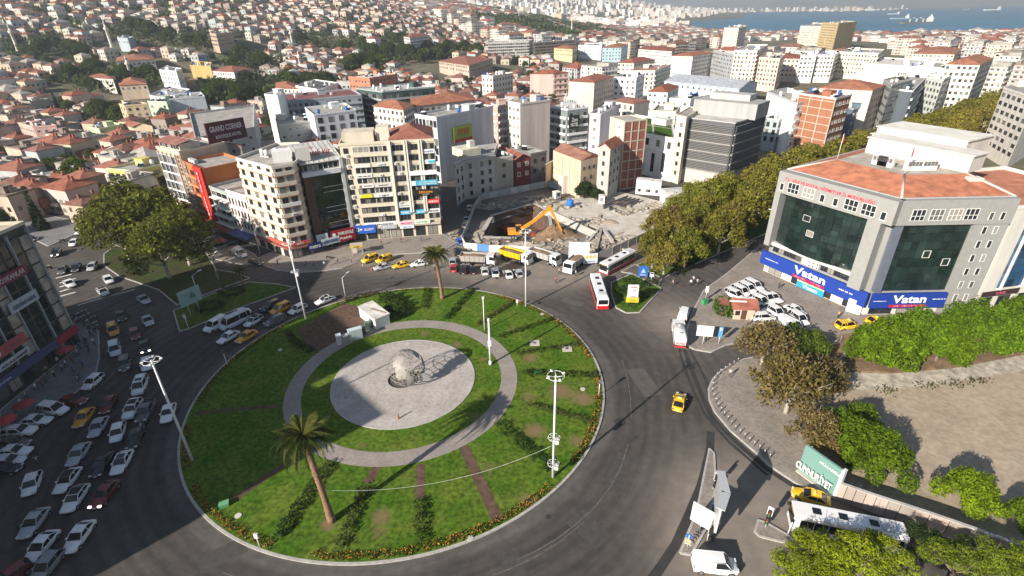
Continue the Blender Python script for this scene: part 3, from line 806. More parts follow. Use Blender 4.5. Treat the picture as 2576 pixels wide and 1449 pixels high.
osign('black board with orange İZCON lettering','',17.4,24.6,3,(.016,.016,.016),WHT,off=.86,ht=1.7,dz=.6,lines=[('İZCON',.5,.42,0,.1,(.9,.36,.02)),('YAPI',.25,.14,0,-.3,(.5,.5,.5))])
osign('red board with white lettering under the black one','ARABULUCU',21.2,24.6,2,(.65,.03,.03),WHT,off=.4,ht=1.2)
osign('narrow white board over the twin blue boards','DANIŞMANLIK VE MÜHENDİSLİK',13.1,17.6,1.75,WHT,(.3,.3,.3),off=.3,ht=1.0)
osign('first of the twin sky blue boards','TEMEL',13.4,16.4,1,(.06,.42,.68),WHT,off=.25,ht=1.1)
osign('second of the twin sky blue boards','TERAPİ',17.6,20.4,1,(.06,.42,.68),WHT,off=.25,ht=1.1)
osign('white board with dark script at the corner of the first storey','EDDER',21.3,24.5,1,WHT,(.1,.12,.12),off=.25,ht=1.1)
osign('pink white fascia over the far shopfront','BELİZEM',12.9,16.8,0,(.75,.55,.62),(.6,.03,.2),off=.95,ht=1.0)
osign('green white fascia above the corner shop','OPTİK',17.0,21.4,0,(.72,.76,.68),(.1,.4,.1),off=.95,ht=1.25)
osign('grey fascia with white METRO lettering','METRO',7.6,12.1,-.3,(.35,.36,.40),WHT,off=.98,ht=1.1,fit=.7)
osign('white fascia with blue VİZYON lettering','VİZYON',12.9,16.8,-.42,WHT,(.05,.2,.5),off=.98,ht=.9,fit=.6)
osign('bright blue coach company board with ring emblem','',.3,6.2,-.35,(.02,.10,.48),WHT,off=1.1,ht=2.3,lines=[('ULUSOY',.45,.3,.2,0,WHT),('O',.16,.5,-.32,.02,WHT),('►',.12,.3,-.15,.02,WHT)])
# --- dark green glass office with white frame
GA,GB=(-52.05,129.86),(-43.37,135.2)
GH=22.5
root,P,loc=root_of('glass_office','dark green glass office between the cream blocks, red script on its roof','building',[GA,GB]+back(GA,GB,20),GH,(.10,.09,.085))
a,b_=loc(GA),loc(GB);L,u,nn=wall_frame(a,b_);ang=math.atan2(u[1],u[0]);GL=L
PW,PHT=(L-2.6)/7,(19.6-4.6)/9
pm=MB().box(-PW/2+.03,PW/2-.03,-.1,0,.03,PHT-.03).mesh('glass_pane',['curtain_glass'])
pl=MB().box(-PW/2+.03,PW/2-.03,-.12,0,.03,PHT-.03).mesh('glass_pane',['window_glass'])
for i in range(7):
 for k in range(9):obj('glass_pane',pl if(i,k)in((1,6),(4,0))else pm,root,None,pt(a,u,nn,1.9+(i+.5)*PW,.16,4.6+k*PHT),ang)
MB().box(1.9,L-.7,-.15,-.1,4.5,19.7).build('curtain_frame','frame_dark',root,None,pt(a,u,nn,0),ang)
for z in(16.4,15.1,11.0,9.8,6.7,5.5):MB().box(L*.42,L-.8,-.34,-.26,z,z+.1).build('light_strip','frame_white',root,None,pt(a,u,nn,0),ang)
MB().box(0,1.9,-.5,0,3.2,20.2).build('pier','plaster',root,(.13,.075,.055),pt(a,u,nn,0),ang)
MB().box(L-.7,L+.1,-.7,0,3.2,GH+1).build('pier','trim',root,(.6,.62,.6),pt(a,u,nn,0),ang)
MB().box(-.1,L-.72,-.9,0,19.8,21.0).build('fascia','trim',root,(.70,.71,.72),pt(a,u,nn,0),ang)
strip_glaze(root,a,u,nn,.4,L-1,21.1,1.7,7,'thin')
MB().add([(-.2,-.6,GH+.6),(L+.2,-.6,GH+.6),(L+.2,11,GH+3.4),(-.2,11,GH+3.4),(-.2,-.6,GH+.4),(L+.2,-.6,GH+.4),(L+.2,11,GH+.4),(-.2,11,GH+.4)],[(0,1,2,3),(4,5,1,0),(5,6,2,1),(6,7,3,2),(7,4,0,3)]).build('metal_roof','flat_roof',root,(.50,.49,.46),pt(a,u,nn,0),ang)
for i in range(8):MB().box(.6+i*L/8,.7+i*L/8,-.5,10.9,0,.12).build('roof_rib','steel',root,None,pt(a,u,nn,0,0,GH+.75),(math.atan2(2.8,11.6),0,ang))
MB().box(0,L,-1.8,0,3.0,3.3).build('canopy','plaster',root,(.20,.10,.06),pt(a,u,nn,0),ang)
for i in range(4):window(root,pt(a,u,nn,2.2+i*L/4.3,0,.3),ang,2.3,2.5,'dark',True,'shop_window')
rs=thing('roof_lettering','red script lettering standing on the sloping metal roof','sign',pt(GA,u,nn,L*.5,-3.2,GH+2.0),ang)
obj('lettering',text_mesh('nereli Var',L*.62,1.5,'plain',.1,.01,.3),rs,(.55,.06,.04),(.4,0,.3))
obj('lettering',text_mesh('mutlu',L*.35,.8,'plain',.1,.01,.3),rs,(.5,.09,.05),(-2.2,1.2,1.4))
MB().box(-L*.4,L*.4,.05,.12,-.9,-.8).build('rail','steel',rs)
sign('large maroon coach board with white PAMUKKALE and ring emblem','',pt(GA,u,nn,L*.68,1.85,3.3),ang,L*.62,3.4,(.30,.012,.025),WHT,lines=[('PAMUKKALE',.66,.27,.12,.17,WHT),('Anadolu',.5,.22,.08,-.22,WHT),('●',.15,.32,-.38,.15,WHT)])
sign('white poster with a grey clock tower beside the maroon board','',pt(GA,u,nn,L*.14,1.9,3.1),ang,3.0,3.4,(.62,.66,.68),WHT,lines=[('▲',.35,.5,.05,.05,(.12,.14,.15)),('▬',.8,.12,0,-.35,(.1,.12,.13))])
# --- beige corner block with canted bays
CA,CB,CC=(-69.24,133.38),(-56.36,123.7),(-52.34,126.5)
CH=23.6
CD=((-51.95,129.85)[0]-1.2,(-51.95,129.85)[1]+8)
cpoly=[CA,CB,CC,CD,(CD[0]-6,CD[1]+12),(CA[0]+4,CA[1]+16)]
cw=(.64,.54,.44)
root,P,loc=root_of('corner_block','beige corner block with canted bays and red shop fascia','building',cpoly,CH,cw,trim=(.66,.60,.52))
FH2=2.62
for fi,(p0,p1)in enumerate(((CA,CB),(CB,CC),(CC,CD))):
 a,b_=loc(p0),loc(p1);L,u,nn=wall_frame(a,b_);ang=math.atan2(u[1],u[0])
 for k in range(8):
  z=3.4+k*FH2
  o=.35 if fi<2 else.06
  if k:MB().box(.05,L-.05,-o,0,-.12,.06).build('ledge','trim',root,(.36,.17,.09),pt(a,u,nn,0,0,z),ang)
  if fi<2:MB().box(.1,L-.1,-o+.04,0,.07,.95).build('balcony','trim',root,(.62,.56,.47)if not(k==4 and fi==1)else(.75,.75,.73),pt(a,u,nn,0,0,z),ang)
  ts=[(.5+i)/4 for i in range(4)]if fi==0 else([.27,.73]if fi==1 else[.3,.7])
  for t in ts:window(root,pt(a,u,nn,t*L,0,z+.98),ang,min(1.5,L/len(ts)-.5),1.45,'dark')
  if fi==0 and k in(1,3,4):obj('air_conditioner',_AC,root,None,pt(a,u,nn,L*.62,.4,z+.1),ang)
  if fi==1 and k==3:obj('air_conditioner',_AC,root,None,pt(a,u,nn,L*.5,.4,z+.3),ang)
 if fi<2:
  MB().box(0,L,-.9,0,2.9,3.3).build('canopy','trim',root,(.3,.12,.1),pt(a,u,nn,0),ang)
  for t in((.15,.38,.62,.85)if fi==0 else(.25,.75)):window(root,pt(a,u,nn,t*L,0,.25),ang,2.3,2.4,'dark',True,'shop_window')
  sign(('red fascia round the beige corner block over its upper shop' if fi==0 else 'red fascia with white lettering on the bay beside the tall mast'),'' if fi==0 else 'MADO',pt(p0,u,nn,L*(.72 if fi==0 else.5),.42,4.1),ang,L*(.55 if fi==0 else.96),.95,(.55,.10,.07),WHT,fit=.35)
MB().box(-2.2,2.2,-2,2,CH,CH+2.7).build('stair_hut','plaster',root,(.72,.71,.68),(P[1][0]-1+.5,P[1][1]+8,0),.4)
MB().box(-1.7,1.7,-1.5,1.5,CH,CH+3.3).build('stair_hut','plaster',root,(.5,.48,.45),(P[1][0]+4.5,P[1][1]+8.5,0),.4)
for dx,dy in((-6,12),(-4.4,14),(-7.5,13)):obj('water_tank',_TANK,root,(.62,.62,.6),(P[1][0]+dx,P[1][1]+dy,CH))
L,u,nn=wall_frame(CB,CC);ang=math.atan2(u[1],u[0])
L3,u3,n3=wall_frame(CC,GA);an3=math.atan2(u3[1],u3[0])
sign('navy shop board with white lettering under the corner bay','metro',pt(CB,u,nn,L+.9,.8,2.5),ang,3.4,1.9,(.01,.025,.13),WHT)
sign('pale grey shop board beside the navy one','AKSARAY SEYAHAT',pt(CB,u,nn,L+5.2,.6,2.9),ang,4.6,1.7,(.55,.60,.64),(.05,.09,.2))
# --- beige hotel with vertical name and roof board
HA,HB=(-108.0,162.88),(-96.86,155.33)
HH=20.5
hb=back(HA,HB,14)
root,P,loc=root_of('grand_hotel','beige hotel with grid of white window bays and maroon roof board','building',[HA,HB]+hb,HH,(.52,.42,.31),trim=(.6,.52,.42))
a,b_=loc(HA),loc(HB);L,u,nn=wall_frame(a,b_);ang=math.atan2(u[1],u[0]);W4=(L-3.4)/4
for k in range(5):
 for i in range(4):
  window(root,pt(a,u,nn,.6+(i+.5)*W4,.25,5.6+k*2.75),ang,W4-.1,2.5,'plain')
 MB().box(.3,L-2.6,-.45,0,5.25+k*2.75,5.5+k*2.75).build('ledge','frame_white',root,None,pt(a,u,nn,0),ang)
for i in range(5):MB().box(.5+i*W4,.7+i*W4,-.5,0,5.3,HH-.6).build('fin','frame_white',root,None,pt(a,u,nn,0),ang)
MB().box(0,L,-1.4,0,3.6,4.9).build('canopy','plaster',root,(.60,.49,.36),pt(a,u,nn,0),ang)
for i in range(4):window(root,pt(a,u,nn,1.4+i*2.6,.02,.4),ang,2.1,2.6,'dark',True,'shop_window')
MB().box(.3,L-1,1,7,HH,HH+2.3).build('attic','plaster',root,(.55,.47,.38),pt(a,u,nn,0),ang)
MB().add([(0,-.2,HH+2.2),(L-.6,-.2,HH+2.2),(L-.6,4.5,HH+3.2),(0,4.5,HH+3.2)],[(0,1,2,3)]).build('roof','roof_tile',root,(.28,.13,.10),pt(a,u,nn,0),ang)
strip_glaze(root,pt(a,u,nn,0,-1.0),u,nn,.8,L-1.4,HH+.6,1.3,7,'thin')
vs_=thing('vertical_sign','vertical GRAND CORNER letters down the beige hotel edge','sign',pt(HA,u,nn,L-1.2,.08,12.4),ang)
MB().box(-.95,.95,-.1,0,-7.6,7.6).build('board','plain',vs_,(.40,.30,.21))
for i,ch in enumerate('GRAND CORNER'):
 if ch!=' ':obj('lettering',text_mesh(ch,.85,.85,'plain',.08,.02),vs_,(.16,.03,.015),(0,-.16,6.9-i*1.24))
rb_h=27.2
SA,SB=(-92.92,164.86),(-85.71,175.69)
root,P,loc=root_of('old_block','grey white rear block carrying the maroon hotel board','building',[(-103.13,176.35),(-90.89,192.82),(-113.21,245.32),(-131.19,225.24)],20.2,(.50,.50,.47))
a,b_=loc((-103.13,176.35)),loc((-90.89,192.82));L,u,nn=wall_frame(a,b_);an_=math.atan2(u[1],u[0])
for t,z in((.35,16.5),(.55,17.2),(.62,14),(.9,17),(.9,13),(.75,15)):window(root,pt(a,u,nn,t*L,0,z),an_,.9,.9,'dark')
L,u,nn=wall_frame(SA,SB)
sign('maroon roof board reading GRAND CORNER BOUTIQUE HOTEL','',pt(SA,u,nn,L/2,0,24.0),math.atan2(u[1],u[0]),L*.98,6.2,(.085,.022,.032),WHT,lines=[('GRAND CORNER',.84,.28,0,.17,(.72,.66,.66)),('BOUTIQUE HOTEL',.66,.2,.02,-.24,(.68,.62,.62))],depth=.5)
# --- orange and red hotel
RA,RB=(-96.42,154.95),(-85.51,145.4)
RH=17.8
root,P,loc=root_of('orange_hotel','narrow orange and red hotel with vertical letters on its red edge','building',[RA,RB]+back(RA,RB,12),RH,(.52,.17,.06))
a,b_=loc(RA),loc(RB);L,u,nn=wall_frame(a,b_);ang=math.atan2(u[1],u[0])
MB().box(L*.62,L,-.7,0,3,RH+.8).build('red_fin','plaster',root,(.42,.035,.022),pt(a,u,nn,0),ang)
MB().box(L*.5,L*.62,-.3,0,3,RH).build('dark_strip','plaster',root,(.06,.02,.018),pt(a,u,nn,0),ang)
MB().box(0,L*.16,-.3,0,2.8,RH+.6).build('side_strip','plaster',root,(.24,.20,.17),pt(a,u,nn,0),ang)
for k in range(5):
 z=4.4+k*2.65
 window(root,pt(a,u,nn,L*.1,.3,z),ang,1.2,1.8,'plain')
 window(root,pt(a,u,nn,L*.36,0,z),ang,2.4,1.5,'dark')
 MB().box(L*.17,L*.6,-.5,0,z-.75,z-.1).build('balcony','trim',root,(.56,.22,.10),pt(a,u,nn,0),ang)
window(root,pt(a,u,nn,L*.4,0,.3),ang,4.5,2.4,'dark',True,'shop_window')
for dx in(1.2,2.6,4.0):obj('roof_unit',_UNIT,root,(.5,.5,.5),pt(a,u,nn,dx,-2,RH),ang)
vs_=thing('vertical_sign','vertical HOTEL letters on the red fin','sign',pt(RA,u,nn,L*.81,.75,10.8),ang)
MB().box(-.5,.5,-.06,0,-6.6,6.6).build('board','plain',vs_,(.40,.03,.02))
for i,ch in enumerate('HOTEL İLGÜN'):
 if ch!=' ':obj('lettering',text_mesh(ch,.8,.9,'plain',.1,.02),vs_,(.68,.58,.55),(0,-.12,5.9-i*1.2))
 # --- pale narrow houses between hotel and corner block
NA,NB,NC=(-84.57,144.41),(-77.05,138.59),(-69.34,133.11)
root,P,loc=root_of('narrow_house','slim grey green house with white balcony bands','building',[NA,NB]+back(NA,NB,11),13.2,(.34,.37,.36))
a,b_=loc(NA),loc(NB);L,u,nn=wall_frame(a,b_);ang=math.atan2(u[1],u[0])
for k in range(4):
 z=3.4+k*2.5
 MB().box(0,L,-.9,0,z-.25,z+.05).build('balcony','frame_white',root,None,pt(a,u,nn,0),ang)
 strip_glaze(root,a,u,nn,.4,L-.4,z+.5,1.4,3,'thin')
window(root,pt(a,u,nn,L/2,0,.3),ang,L-1,2.4,'dark',True,'shop_window')
root,P,loc=root_of('narrow_house','slim pinkish white house with rows of tall slit windows','building',[NB,NC]+back(NB,NC,11),13.8,(.66,.58,.56))
a,b_=loc(NB),loc(NC);L,u,nn=wall_frame(a,b_);ang=math.atan2(u[1],u[0])
for k in range(3):
 for i in range(6):window(root,pt(a,u,nn,.8+i*(L-1.6)/5,0,4.4+k*3.1),ang,.7,1.8,'dark')
window(root,pt(a,u,nn,L/2,0,.3),ang,L-1,2.4,'dark',True,'shop_window')
sign('white board with dark script on the pinkish house','diyarı',pt(NB,u,nn,L*.5,.03,6.9),ang,2.6,.8,(.62,.55,.54),(.1,.1,.12))
for i,(p0,p1,cl)in enumerate(((RA,RB,(.16,.03,.025)),(NA,NB,(.20,.04,.03)),(NB,NC,(.05,.08,.22)))):
 L,u,nn=wall_frame(p0,p1)
 aw=thing('shop_awning',('dark red awning below the orange hotel','ribbed red awning below the slim green house','blue grey awning next to the beige corner block')[i],'awning',pt(p0,u,nn,L/2,.05,2.7),math.atan2(u[1],u[0]))
 for j in range(4):MB().add([(-L/2+j*L/4+.03,0,.45),(-L/2+(j+1)*L/4-.03,0,.45),(-L/2+(j+1)*L/4-.03,-2.6,0),(-L/2+j*L/4+.03,-2.6,0),(-L/2+j*L/4+.03,-2.6,-.25),(-L/2+(j+1)*L/4-.03,-2.6,-.25)],[(3,2,1,0),(4,5,2,3)]).build('panel','tarp',aw,cl)
 # --- weathered old walls behind the slim houses
bld('old_house','tall weathered grey house with rusty eaves behind the orange hotel','building',[(-103.6,182.5),(-93.3,185.2),(-106.1,210.8),(-116.3,208.1)],16,(.30,.29,.27),roof='gable',rcol=(.24,.12,.08),near=True,gap=4,style='dark',ww=1.0,wh=1.2,only=(0,1),rise=1.6)
# --- shaded stone corner house by the alley
SA_,SB_,SC_,SD_=(-17.28,162.72),(-14.91,169.43),(-5.16,176.18),(1.22,179.42)
root,P,loc=root_of('stone_house','pale stone corner house with cornice in the alley shade','building',[SA_,SB_,SC_,(SC_[0]+1,SC_[1]+14),(SA_[0]+2,SA_[1]+22)],13.4,(.46,.46,.45))
for p0,p1,ts in((SA_,SB_,(.3,.75)),(SB_,SC_,(.2,.58,.85))):
 a,b_=loc(p0),loc(p1);L,u,nn=wall_frame(a,b_);ang=math.atan2(u[1],u[0])
 MB().box(-.2,L+.2,-.7,0,12.7,13.3).build('cornice','trim',root,(.44,.44,.43),pt(a,u,nn,0),ang)
 for k in range(4):
  for t in ts:
   window(root,pt(a,u,nn,t*L,0,1.2+k*3.0),ang,1.1,1.6,'dark')
   if(k+int(t*10))%3==0:obj('air_conditioner',_AC,root,None,pt(a,u,nn,t*L+1,.02,.6+k*3.0),ang)
MB().box(1,8,2,9,13.4,16.0).build('attic','plaster',root,(.60,.56,.44),(P[1][0],P[1][1],0),math.atan2(SC_[1]-SB_[1],SC_[0]-SB_[0]))
MB().box(5,7,4,6,16.0,18.0).build('stair_hut','plaster',root,(.60,.58,.50),(P[1][0],P[1][1],0),math.atan2(SC_[1]-SB_[1],SC_[0]-SB_[0]))
bld('cream_house','faded cream house with bay window next to the stone corner house','building',[SC_,SD_]+back(SC_,SD_,12),11.6,(.42,.41,.36),near=True,only=(0,),gap=3.4,style='dark',clutter=1,hut=False,rcol=(.10,.11,.11))
E0,E1,E2=(1.78,179.38),(7.38,182.79),(13.2,186.8)
bld('red_house','dark red shop house with white window frames facing the hoarding','building',[E0,E1]+back(E0,E1,12),10.8,(.16,.045,.05),roof='gable',rcol=RED2,near=True,only=(0,),gap=2.4,style='plain',rise=1.5)
bld('grey_house','dark grey house beside the red shop house','building',[E1,E2]+back(E1,E2,12),11.2,(.16,.15,.15),near=True,only=(0,),gap=3.0,style='dark',clutter=2,hut=False,rcol=(.5,.48,.42))
# --- half demolished ochre house on the building site, brick party wall beside it
root,P,loc=root_of('ruined_house','half demolished ochre house with torn roof above the pit','building',[(15.3,183.9),(23.1,168.6),(30.8,174.8),(23.0,190.1)],12.6,(.56,.45,.33),mroof=False)
q=P
MB().add([(*q[0],12.6),(*q[1],12.6),(*q[2],12.6),(*q[3],12.6),((q[0][0]+q[3][0])/2,(q[0][1]+q[3][1])/2,14.6),((q[1][0]+q[2][0])/2,(q[1][1]+q[2][1])/2,13.9)],[(0,1,5,4),(2,3,4,5),(1,2,5),(3,0,4)]).build('roof','roof_tile',root,(.30,.15,.105))
L,u,nn=wall_frame(P[1],P[2]);ang=math.atan2(u[1],u[0])
for t,z in((.15,9.3),(.4,9.3),(.62,9.3),(.2,6.),(.5,6.),(.8,9.6)):window(root,pt(P[1],u,nn,t*L,0,z),ang,.9,1.1,'dark')
L,u,nn=wall_frame(P[0],P[1]);ang=math.atan2(u[1],u[0])
for t in(.35,.62,.9):MB().box(t*L-.25,t*L+.25,-.35,0,0,12.2-3*abs(t-.62)).build('wall_stub','plaster',root,(.64,.56,.45),pt(P[0],u,nn,0),ang)
MB().box(L*.42,L*.6,-2.2,0,0,6.2).build('wall_stub','plaster',root,(.68,.62,.52),pt(P[0],u,nn,0),ang)
for k in range(3):MB().box(.2,L*.9,-.18,0,3.6+3*k,3.85+3*k).build('floor_edge','concrete',root,None,pt(P[0],u,nn,0),ang)
bld('annex','low ochre annex with broken wall beside the ruined house','building',[(12.6,181.0),(16.2,187.3),(20.2,192.8),(16.5,186.5)],8.4,(.55,.45,.34),near=True,clutter=0,hut=False,only=(),rcol=(.35,.28,.22),parapet=.2)
bld('grey_house','narrow grey house with few windows between ruin and brick wall','building',[(28.7,170.0),(31.8,165.9),(37.0,175.6),(33.8,179.7)],17,(.44,.42,.39),roof='gable',rcol=RED,near=True,gap=3.4,style='dark',ww=1.,only=(0,1),rise=1.4)
XA,XB=(38.05,177.1),(45.97,180.31)
XH=23.0
root,P,loc=root_of('brick_frame_house','party wall of red brick infill in a concrete frame','building',[XA,XB]+back(XA,XB,9),XH,(.58,.52,.43),rcol=(.4,.38,.34),parapet=.3)
a,b_=loc(XA),loc(XB);L,u,nn=wall_frame(a,b_);ang=math.atan2(u[1],u[0])
for k in range(7):
 for i in range(3):MB().box(.15+i*L/3,(i+1)*L/3-.15,-.06,0,.4+k*3.25,3.3+k*3.25).build('infill_panel','brick_infill',root,None,pt(a,u,nn,0),ang)
 MB().box(0,L,-.2,0,3.32+k*3.25-.02,3.62+k*3.25).build('floor_beam','plaster',root,(.44,.38,.30),pt(a,u,nn,0),ang)
for i in range(4):MB().box(i*L/3-.17,i*L/3+.17,-.26,0,0,XH).build('column','plaster',root,(.44,.38,.30),pt(a,u,nn,0),ang)
a,b_=P[3],P[0]
L,u,nn=wall_frame(a,b_);ang=math.atan2(u[1],u[0])
for k in range(7):window(root,pt(a,u,nn,L*.7,0,1.4+3.2*k),ang,.5,.6,'dark')
for t in(.1,.25,.4):MB().box(t*L,t*L+.2,-.25,0,0,17).build('pipe','trim',root,(.6,.55,.45),pt(a,u,nn,0),ang)
# --- white block with garden roof, louvred office behind the planes
WP=[(46.4,200.8),(58.2,185.5),(66.0,218.7),(54.3,234.1)]
root,P,loc=root_of('white_block','white block with green garden roof and tall slit windows','building',WP,15,(.80,.79,.76),rcol=(.34,.34,.33),parapet=.5)
a,b_=P[0],P[1];L,u,nn=wall_frame(a,b_);ang=math.atan2(u[1],u[0])
for i in range(4):window(root,pt(a,u,nn,L*(.12+.25*i),0,11.4),ang,1.5,2.4,'dark')
for i,zz in enumerate((2.4,2.0,2.8)):window(root,pt(a,u,nn,L*(.30+.24*i),0,zz),ang,1.4,6.8,'dark')
MB().box(0,L,-.3,0,9.8,10.3).build('ledge','trim',root,(.8,.79,.76),pt(a,u,nn,0),ang)
for(s0,s1,t0,t1)in((.06,.46,.08,.5),(.52,.94,.08,.5),(.06,.46,.56,.92),(.52,.94,.56,.92)):
 def RP_(s,t):return(P[0][0]+(P[1][0]-P[0][0])*s+(P[3][0]-P[0][0])*t,P[0][1]+(P[1][1]-P[0][1])*s+(P[3][1]-P[0][1])*t)
 MB().prism([RP_(s0,t0),RP_(s1,t0),RP_(s1,t1),RP_(s0,t1)],14.99,15.15).build('roof_garden','grass',root)
MB().box(-3.5,3.5,-2,2,15,17.4).build('stair_hut','plaster',root,(.6,.6,.58),(*RP_(.72,.7),0),ang)
LPY=[(61.4,187.3),(74.0,175.9),(91.2,191.9),(78.5,203.2)]
root,P,loc=root_of('louvred_office','grey office wrapped in horizontal louvres among the plane trees','building',LPY,22,(.11,.11,.115),rcol=(.46,.44,.41),parapet=.35,trim=(.42,.41,.40))
for e,cl in((0,(.24,.23,.22)),(1,(.20,.20,.20))):
 a,b_=P[e],P[e+1];L,u,nn=wall_frame(a,b_);ang=math.atan2(u[1],u[0])
 lm=MB().box(.3,L-.3,-.55,-.15,0,.12).mesh('louvre',['trim'])
 for k in range(30):obj('louvre',lm,root,cl,pt(a,u,nn,0,.1,5.2+k*.54),ang)
 for k in range(5):MB().box(.2,L-.2,-.5,-.1,5.0+k*3.26,5.35+k*3.26).build('floor_band','trim',root,(.5,.48,.45),pt(a,u,nn,0,.02),ang)
 MB().box(-.02,L,-.2,0,0,4.8).build('plinth','plaster',root,(.56,.50,.43),pt(a,u,nn,0),ang)
MB().box(-11,11,-6,6,22,27).build('plant_room','plaster',root,(.36,.36,.35),((P[0][0]+P[1][0]+P[2][0]+P[3][0])/4+2,(P[1][1]+P[3][1])/2+3,0),math.atan2(P[1][1]-P[0][1],P[1][0]-P[0][0]))
MB().box(-7,7,-3,3,27,29).build('plant_room','plaster',root,(.45,.44,.42),((P[0][0]+P[2][0])/2+3,(P[1][1]+P[3][1])/2+5,0),math.atan2(P[1][1]-P[0][1],P[1][0]-P[0][0]))
TP=[(57.9,187.2),(59.9,182.5),(69.4,198.2),(67.4,203.0)]
root,P,loc=root_of('stair_tower','cream stair tower with a column of small windows beside the louvres','building',TP,23,(.68,.60,.48),parapet=.3)
a,b_=P[0],P[1];L,u,nn=wall_frame(a,b_);ang=math.atan2(u[1],u[0])
for k in range(6):window(root,pt(a,u,nn,L*.6,0,3+k*3.3),ang,1.3,1.5,'dark')
# --- grey ministry block with curved glass and the blue shop fascia
VA,VB,VC=(60.27,112.07),(71.19,91.28),(92.03,91.3)
VH=24.0
vd=(math.sin(math.radians(58)),math.cos(math.radians(58)))
VA2=(VA[0]+vd[0]*42,VA[1]+vd[1]*42)
VC2=(VC[0]+8,VC[1]+34)
root,P,loc=root_of('ministry_block','grey office block with curved dark glass, red roof and blue shop fascia','building',[VA,VB,VC,VC2,VA2],VH,(.28,.28,.27),mroof=False)
root_v=root
g1,g2=(.30,.30,.285),(.26,.26,.25)
a,b_=loc(VA),loc(VB);L,u,nn=wall_frame(a,b_);ang=math.atan2(u[1],u[0]);L1,u1,n1,a1,ang1=L,u,nn,a,ang
MB().box(-.1,L+.9,-2.3,0,19.9,VH+.5).build('upper_frame','trim',root,g1,pt(a,u,nn,0),ang)
MB().box(-.1,1.2,-2.3,0,7.4,19.9).build('pier','trim',root,g1,pt(a,u,nn,0),ang)
MB().box(L-3.4,L-.9,-2.3,0,5.6,19.9).build('pier','trim',root,g1,pt(a,u,nn,0),ang)
MB().box(-.1,L-3.4,-1.3,0,7.4,8.2).build('ledge','trim',root,(.55,.54,.51),pt(a,u,nn,0),ang)
gx0,gx1,gz0,gz1,NC_,NR_=1.3,L-3.5,8.2,19.8,12,8
pw,ph=(gx1-gx0)/NC_,(gz1-gz0)/NR_
for i in range(NC_):
 def bul(t):return 1.9*math.sin(PI*t)+.2
 o0,o1=bul(i/NC_),bul((i+1)/NC_);dd=math.hypot(pw,o1-o0)
 me=MB().box(.03,dd-.03,-.06,.06,.03,ph-.03).mesh('glass_pane',['curtain_glass'])
 me2=MB().box(.03,dd-.03,-.02,.04,.03,ph-.03).mesh('glass_pane',['window_glass'])
 for k in range(NR_):
  obj('glass_pane',me2 if(i,k)in((4,5),(5,3))else me,root,None,pt(a,u,nn,gx0+i*pw,o0,gz0+k*ph),ang-math.atan2(o1-o0,pw))
 for k in(0,NR_):pass
for i,k in((4,5),(5,3)):window(root,pt(a,u,nn,gx0+(i+.5)*pw,bul((i+.5)/NC_)+.12,gz0+k*ph+.15),ang,pw,ph-.2,'thin',False)
for t,sty,wd in((1.3,'plain',.9),(4.2,'triple',2.6),(8.0,'triple',2.6),(11.3,'plain',1.0),(14.3,'plain',1.0),(17.6,'triple',2.6),(21.2,'triple',2.6),(24.2,'plain',1.0)):
 window(root,pt(a,u,nn,t*L/25.2,2.3,20.5),ang,wd,2.2 if wd>2 else 1.6,sty)
strip_glaze(root,a,u,nn,1.0,8.2,5.6,1.7,5,'dark');strip_glaze(root,a,u,nn,12.8,L-3.2,5.6,1.7,5,'dark')
MB().box(8.4,12.6,-.2,0,5.5,7.4).build('wall_panel','plaster',root,(.6,.54,.45),pt(a,u,nn,0),ang)
for i in range(3):
 for k in range(2):obj('air_conditioner',_AC,root,None,pt(a,u,nn,10.4+i*.9,.22,5.6+k*.8),ang)
MB().box(0,L,-.3,0,0,2.3).build('shopfront','plaster',root,(.66,.65,.60),pt(a,u,nn,0),ang)
for t in(3,9,15,21):window(root,pt(a,u,nn,t,.3,.3),ang,3.4,1.9,'dark',True,'shop_window')
a,b_=loc(VB),loc(VC);L,u,nn=wall_frame(a,b_);ang=math.atan2(u[1],u[0]);L2v,u2v,n2v,a2v,ang2v=L,u,nn,a,ang
MB().box(-.4,L,-1.2,0,19.7,VH+.5).build('upper_frame','trim',root,g1,pt(a,u,nn,0),ang)
MB().box(L*.70,L,-1.0,0,2.6,19.7).build('pier','trim',root,g1,pt(a,u,nn,0),ang)
MB().box(.2,1.6,-.8,0,5.6,19.7).build('pier','trim',root,(.12,.14,.18),pt(a,u,nn,0),ang)
NC2,NR2=9,8;gx0,gx1,gz0,gz1=1.7,L*.69,5.7,19.6
pw2,ph2=(gx1-gx0)/NC2,(gz1-gz0)/NR2
me=MB().box(-pw2/2+.03,pw2/2-.03,-.5,-.35,.03,ph2-.03).mesh('glass_pane',['curtain_glass'])
for i in range(NC2):
 for k in range(NR2):obj('glass_pane',me,root,None,pt(a,u,nn,gx0+(i+.5)*pw2,0,gz0+k*ph2),ang)
for i,k in((4,4),(7,3)):window(root,pt(a,u,nn,gx0+(i+.5)*pw2,.52,gz0+k*ph2+.1),ang,pw2,ph2-.2,'thin',False)
for t in(3.2,6.6,10.0,13.0):window(root,pt(a,u,nn,t*L/21,1.2,20.6),ang,2.5,2.2,'triple')
for k in range(7):
 for t in(.80,.90):window(root,pt(a,u,nn,L*t,1.02 if k<6 else 1.22,3.4+k*2.85),ang,.75,1.5,'thin')
MB().box(0,L*.70,-.3,0,0,2.3).build('shopfront','plaster',root,(.62,.61,.57),pt(a,u,nn,0),ang)
for t in(.15,.42):window(root,pt(a,u,nn,t*L,.3,.3),ang,4.6,1.9,'dark',True,'shop_window')
n=len(P);cx=sum(p[0]for p in P)/n;cy=sum(p[1]for p in P)/n
INN=[(p[0]+(cx-p[0])*.42,p[1]+(cy-p[1])*.42)for p in P]
